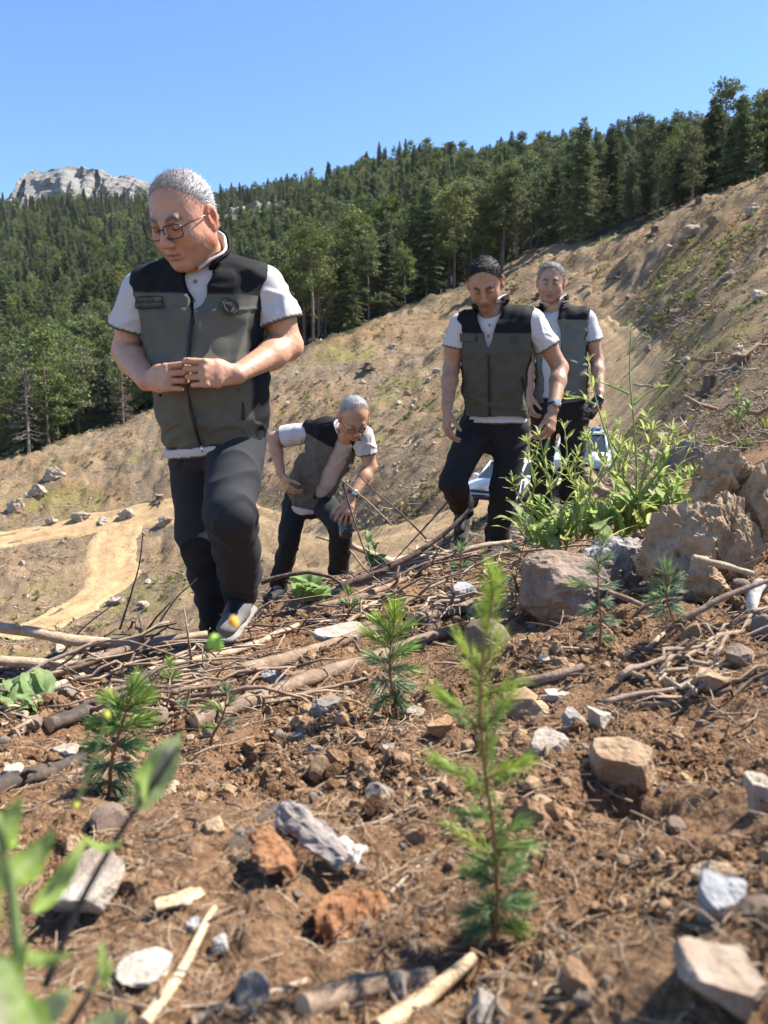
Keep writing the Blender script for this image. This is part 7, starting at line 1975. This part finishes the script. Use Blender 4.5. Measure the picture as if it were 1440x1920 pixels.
weed('low broad leaved weed at the foot of the green clump', [[(1030, 1040), (1025, 1000), (1030, 965)], [(1060, 1035), (1070, 990), (1080, 960)]], 2.2, 9, LF_BROAD, 27, .004, Lr=(.06, .11), rosette=14, LF2=LF_BROAD, top=False)
weed('low grey green weed above the grey weathered rock', [[(1130, 1030), (1125, 985), (1140, 950)], [(1165, 1025), (1180, 980), (1175, 945)]], 2.2, 10, LF_BROAD, 28, .004, Lr=(.05, .10), rosette=12, LF2=LF_BROAD, top=False)
weed('tall yellowish weed with many side shoots behind the green clump', [[(1150, 990), (1155, 900), (1170, 840), (1160, 790)], [(1156, 900), (1120, 850), (1105, 820)], [(1158, 890), (1205, 830), (1215, 780)], [(1165, 860), (1140, 820), (1135, 780)]], 2.55, 15, LF_SPIKY, 41, .0035, Lr=(.05, .10), rosette=16, LF2=LF_SPIKY, rl=(.08, .16))
weed('spreading spiky weed at the side of the pale grey boulder', [[(1240, 990), (1250, 910), (1285, 860), (1300, 820)], [(1248, 920), (1225, 870), (1245, 820)], [(1246, 930), (1290, 900), (1310, 880)]], 2.4, 15, LF_SPIKY, 42, .0035, Lr=(.05, .10), rosette=18, LF2=LF_SPIKY, rl=(.08, .17))
weed('spiky weed at the left end of the green clump', [[(1000, 1030), (995, 960), (1005, 900), (990, 860)], [(998, 970), (970, 930), (960, 900)], [(998, 960), (1030, 920), (1040, 880)]], 2.5, 14, LF_SPIKY, 43, .003, Lr=(.05, .10), rosette=16, LF2=LF_SPIKY + LF_BROAD, rl=(.08, .16))
weed('yellowish spiky weed in front of the middle of the green clump', [[(1080, 1015), (1085, 940), (1075, 880), (1085, 850)], [(1083, 940), (1120, 900), (1135, 870)]], 2.2, 14, LF_SPIKY, 44, .003, Lr=(.05, .09), rosette=18, LF2=LF_SPIKY, rl=(.07, .15))
weed('fresh green sprig on the slope above the rock heap', [[(1385, 800), (1384, 770), (1383, 735)], [(1385, 790), (1400, 775), (1405, 760)]], 4.2, 10, LF_BROAD, 29, .005, Lr=(.06, .1))
weed('small bright sprig beside the rock heap top', [[(1332, 850), (1334, 835), (1336, 822)]], 2.4, 5, LF_BROAD, 30, .003, Lr=(.03, .05))
weed('clump of round green leaves at the left edge', [[(30, 1365), (32, 1345)], [(60, 1360), (66, 1345)]], 1.62, 8, LF_ROUND, 31, .003, Lr=(.05, .08), rosette=22, rl=(.05, .09), top=False)
weed('clump of crinkled green leaves before the legs of the bending man', [[(585, 1125), (587, 1100)]], 3.2, 8, LF_ROUND, 32, .003, Lr=(.06, .10), rosette=20, rl=(.08, .14), top=False)
weed('small bright green weed beside the knee of the bending man', [[(700, 1085), (694, 1045), (688, 1002)], [(700, 1080), (704, 1040), (702, 1012)]], 4.0, 9, LF_ROUND, 33, .004, Lr=(.06, .10), rosette=0, top=False)

def foreground_weed():
    rng = np.random.default_rng(50); FG = V3(.30, .43, .09); FG2 = V3(.42, .52, .20)
    big = [leaf_mesh('leaf', .17, .22, .3, FG, FG2, 61), leaf_mesh('leaf', .10, .5, .3, FG * 1.1, FG2, 62, .3), leaf_mesh('leaf', .2, -.2, .45, FG2 * 1.05, V3(.46, .45, .30), 63)]
    b0 = P(40, 1900, .34); o = thing('flowering_weed', 'blurred leafy weed with a dark stem close to the lens at the left', 'weed', b0)
    def stem(q, d, r, c): 
        w = smooth_path([P(a, b, dd) for (a, b), dd in zip(q, d)], 16) - b0; V, Q, T = tube(w, np.linspace(r, r * .55, 16), 8); mb = MB(); mb.add(V, Q, T, c); link('stem', mb.mesh('stem', [M_STEM]), o)
    DK = V3(.055, .045, .04)
    stem([(80, 1860), (150, 1690), (230, 1550), (290, 1470), (345, 1385)], [.40, .41, .42, .42, .43], .0024, DK)
    stem([(130, 1925), (170, 1860), (195, 1790)], [.38, .38, .39], .0018, DK)
    stem([(30, 1920), (35, 1800), (20, 1650), (-10, 1520)], [.30, .30, .30, .29], .003, V3(.16, .22, .08))
    stem([(140, 1510), (175, 1430), (200, 1345), (205, 1290)], [.50, .50, .50, .50], .0012, V3(.26, .33, .10))
    stem([(380, 1240), (398, 1218), (432, 1178)], [.52, .52, .52], .0010, V3(.12, .15, .06))
    def leaf(a, b, d, k, L, roll=0.0, dd=0.0):
        p, e = P(a[0], a[1], d), P(b[0], b[1], d + dd); x = e - p; x_ = unit(x); vw = unit(p); n = unit(-vw + V3(0, 0, .3)); n = n * math.cos(roll) + np.cross(x_, n) * math.sin(roll)
        put_leaf(o, big[k], p - b0, x, n, np.linalg.norm(x) * L * .88)
    leaf((258, 1515), (348, 1368), .42, 2, 1.0, .5); leaf((262, 1510), (318, 1405), .42, 0, 1.1, -.6)
    leaf((60, 1720), (175, 1525), .36, 1, 1.05, .3, .02); leaf((150, 1570), (268, 1552), .40, 1, 1.0, .8)
    leaf((10, 1660), (130, 1520), .36, 0, 1.0, .4); leaf((35, 1790), (190, 1762), .36, 1, 1.0, .5); leaf((190, 1765), (205, 1850), .36, 1, 1.0, .2)
    leaf((-20, 1600), (50, 1470), .30, 0, 1.1, .3); leaf((-30, 1750), (30, 1600), .28, 0, 1.2, -.3); leaf((-20, 1880), (70, 1740), .30, 0, 1.1, .2); leaf((20, 1950), (-20, 1780), .28, 2, 1.2, .3)
    leaf((60, 1930), (140, 1850), .33, 2, 1.0, .4); leaf((250, 1950), (390, 1890), .33, 1, 1.0, .6); leaf((90, 1960), (10, 1850), .30, 0, 1.2, .1); leaf((150, 1950), (250, 1895), .33, 2, 1.0, .2)
    leaf((170, 1860), (190, 1740), .37, 1, .8, .9)
    yl = NB('bud_yellow', .6).col((.42, .46, .06)).m; og = NB('bud_orange', .6).col((.70, .33, .03)).m; gb = NB('bud_green', .6).col((.26, .42, .06)).m
    for px, py, d, r, m in ((199, 1340, .50, 7, yl), (205, 1296, .50, 3.5, yl), (141, 1508, .50, 7, yl), (20, 1580, .33, 11, gb), (437, 1166, .52, 10, og), (402, 1206, .52, 15, gb)):
        V, F_ = stone(9, 2, 3, .03); p = P(px, py, d); link('bud', mesh_np('bud', V * V3(1, 1, 1.25) * (r / F_PX * d) + p - b0, F_, True, [m]), o)
foreground_weed()
pl = NB('purple_scrap', .6).col((.16, .08, .14)).m
_V, _F = stone(77, 3, 6, .1); _p = P(8, 1405, 1.42)
thing('plastic_scrap', 'dull purple scrap lying at the left edge', 'scrap', _p, None, mesh_np('plastic_scrap', _V * V3(.022, .02, .012), _F, True, [pl]))
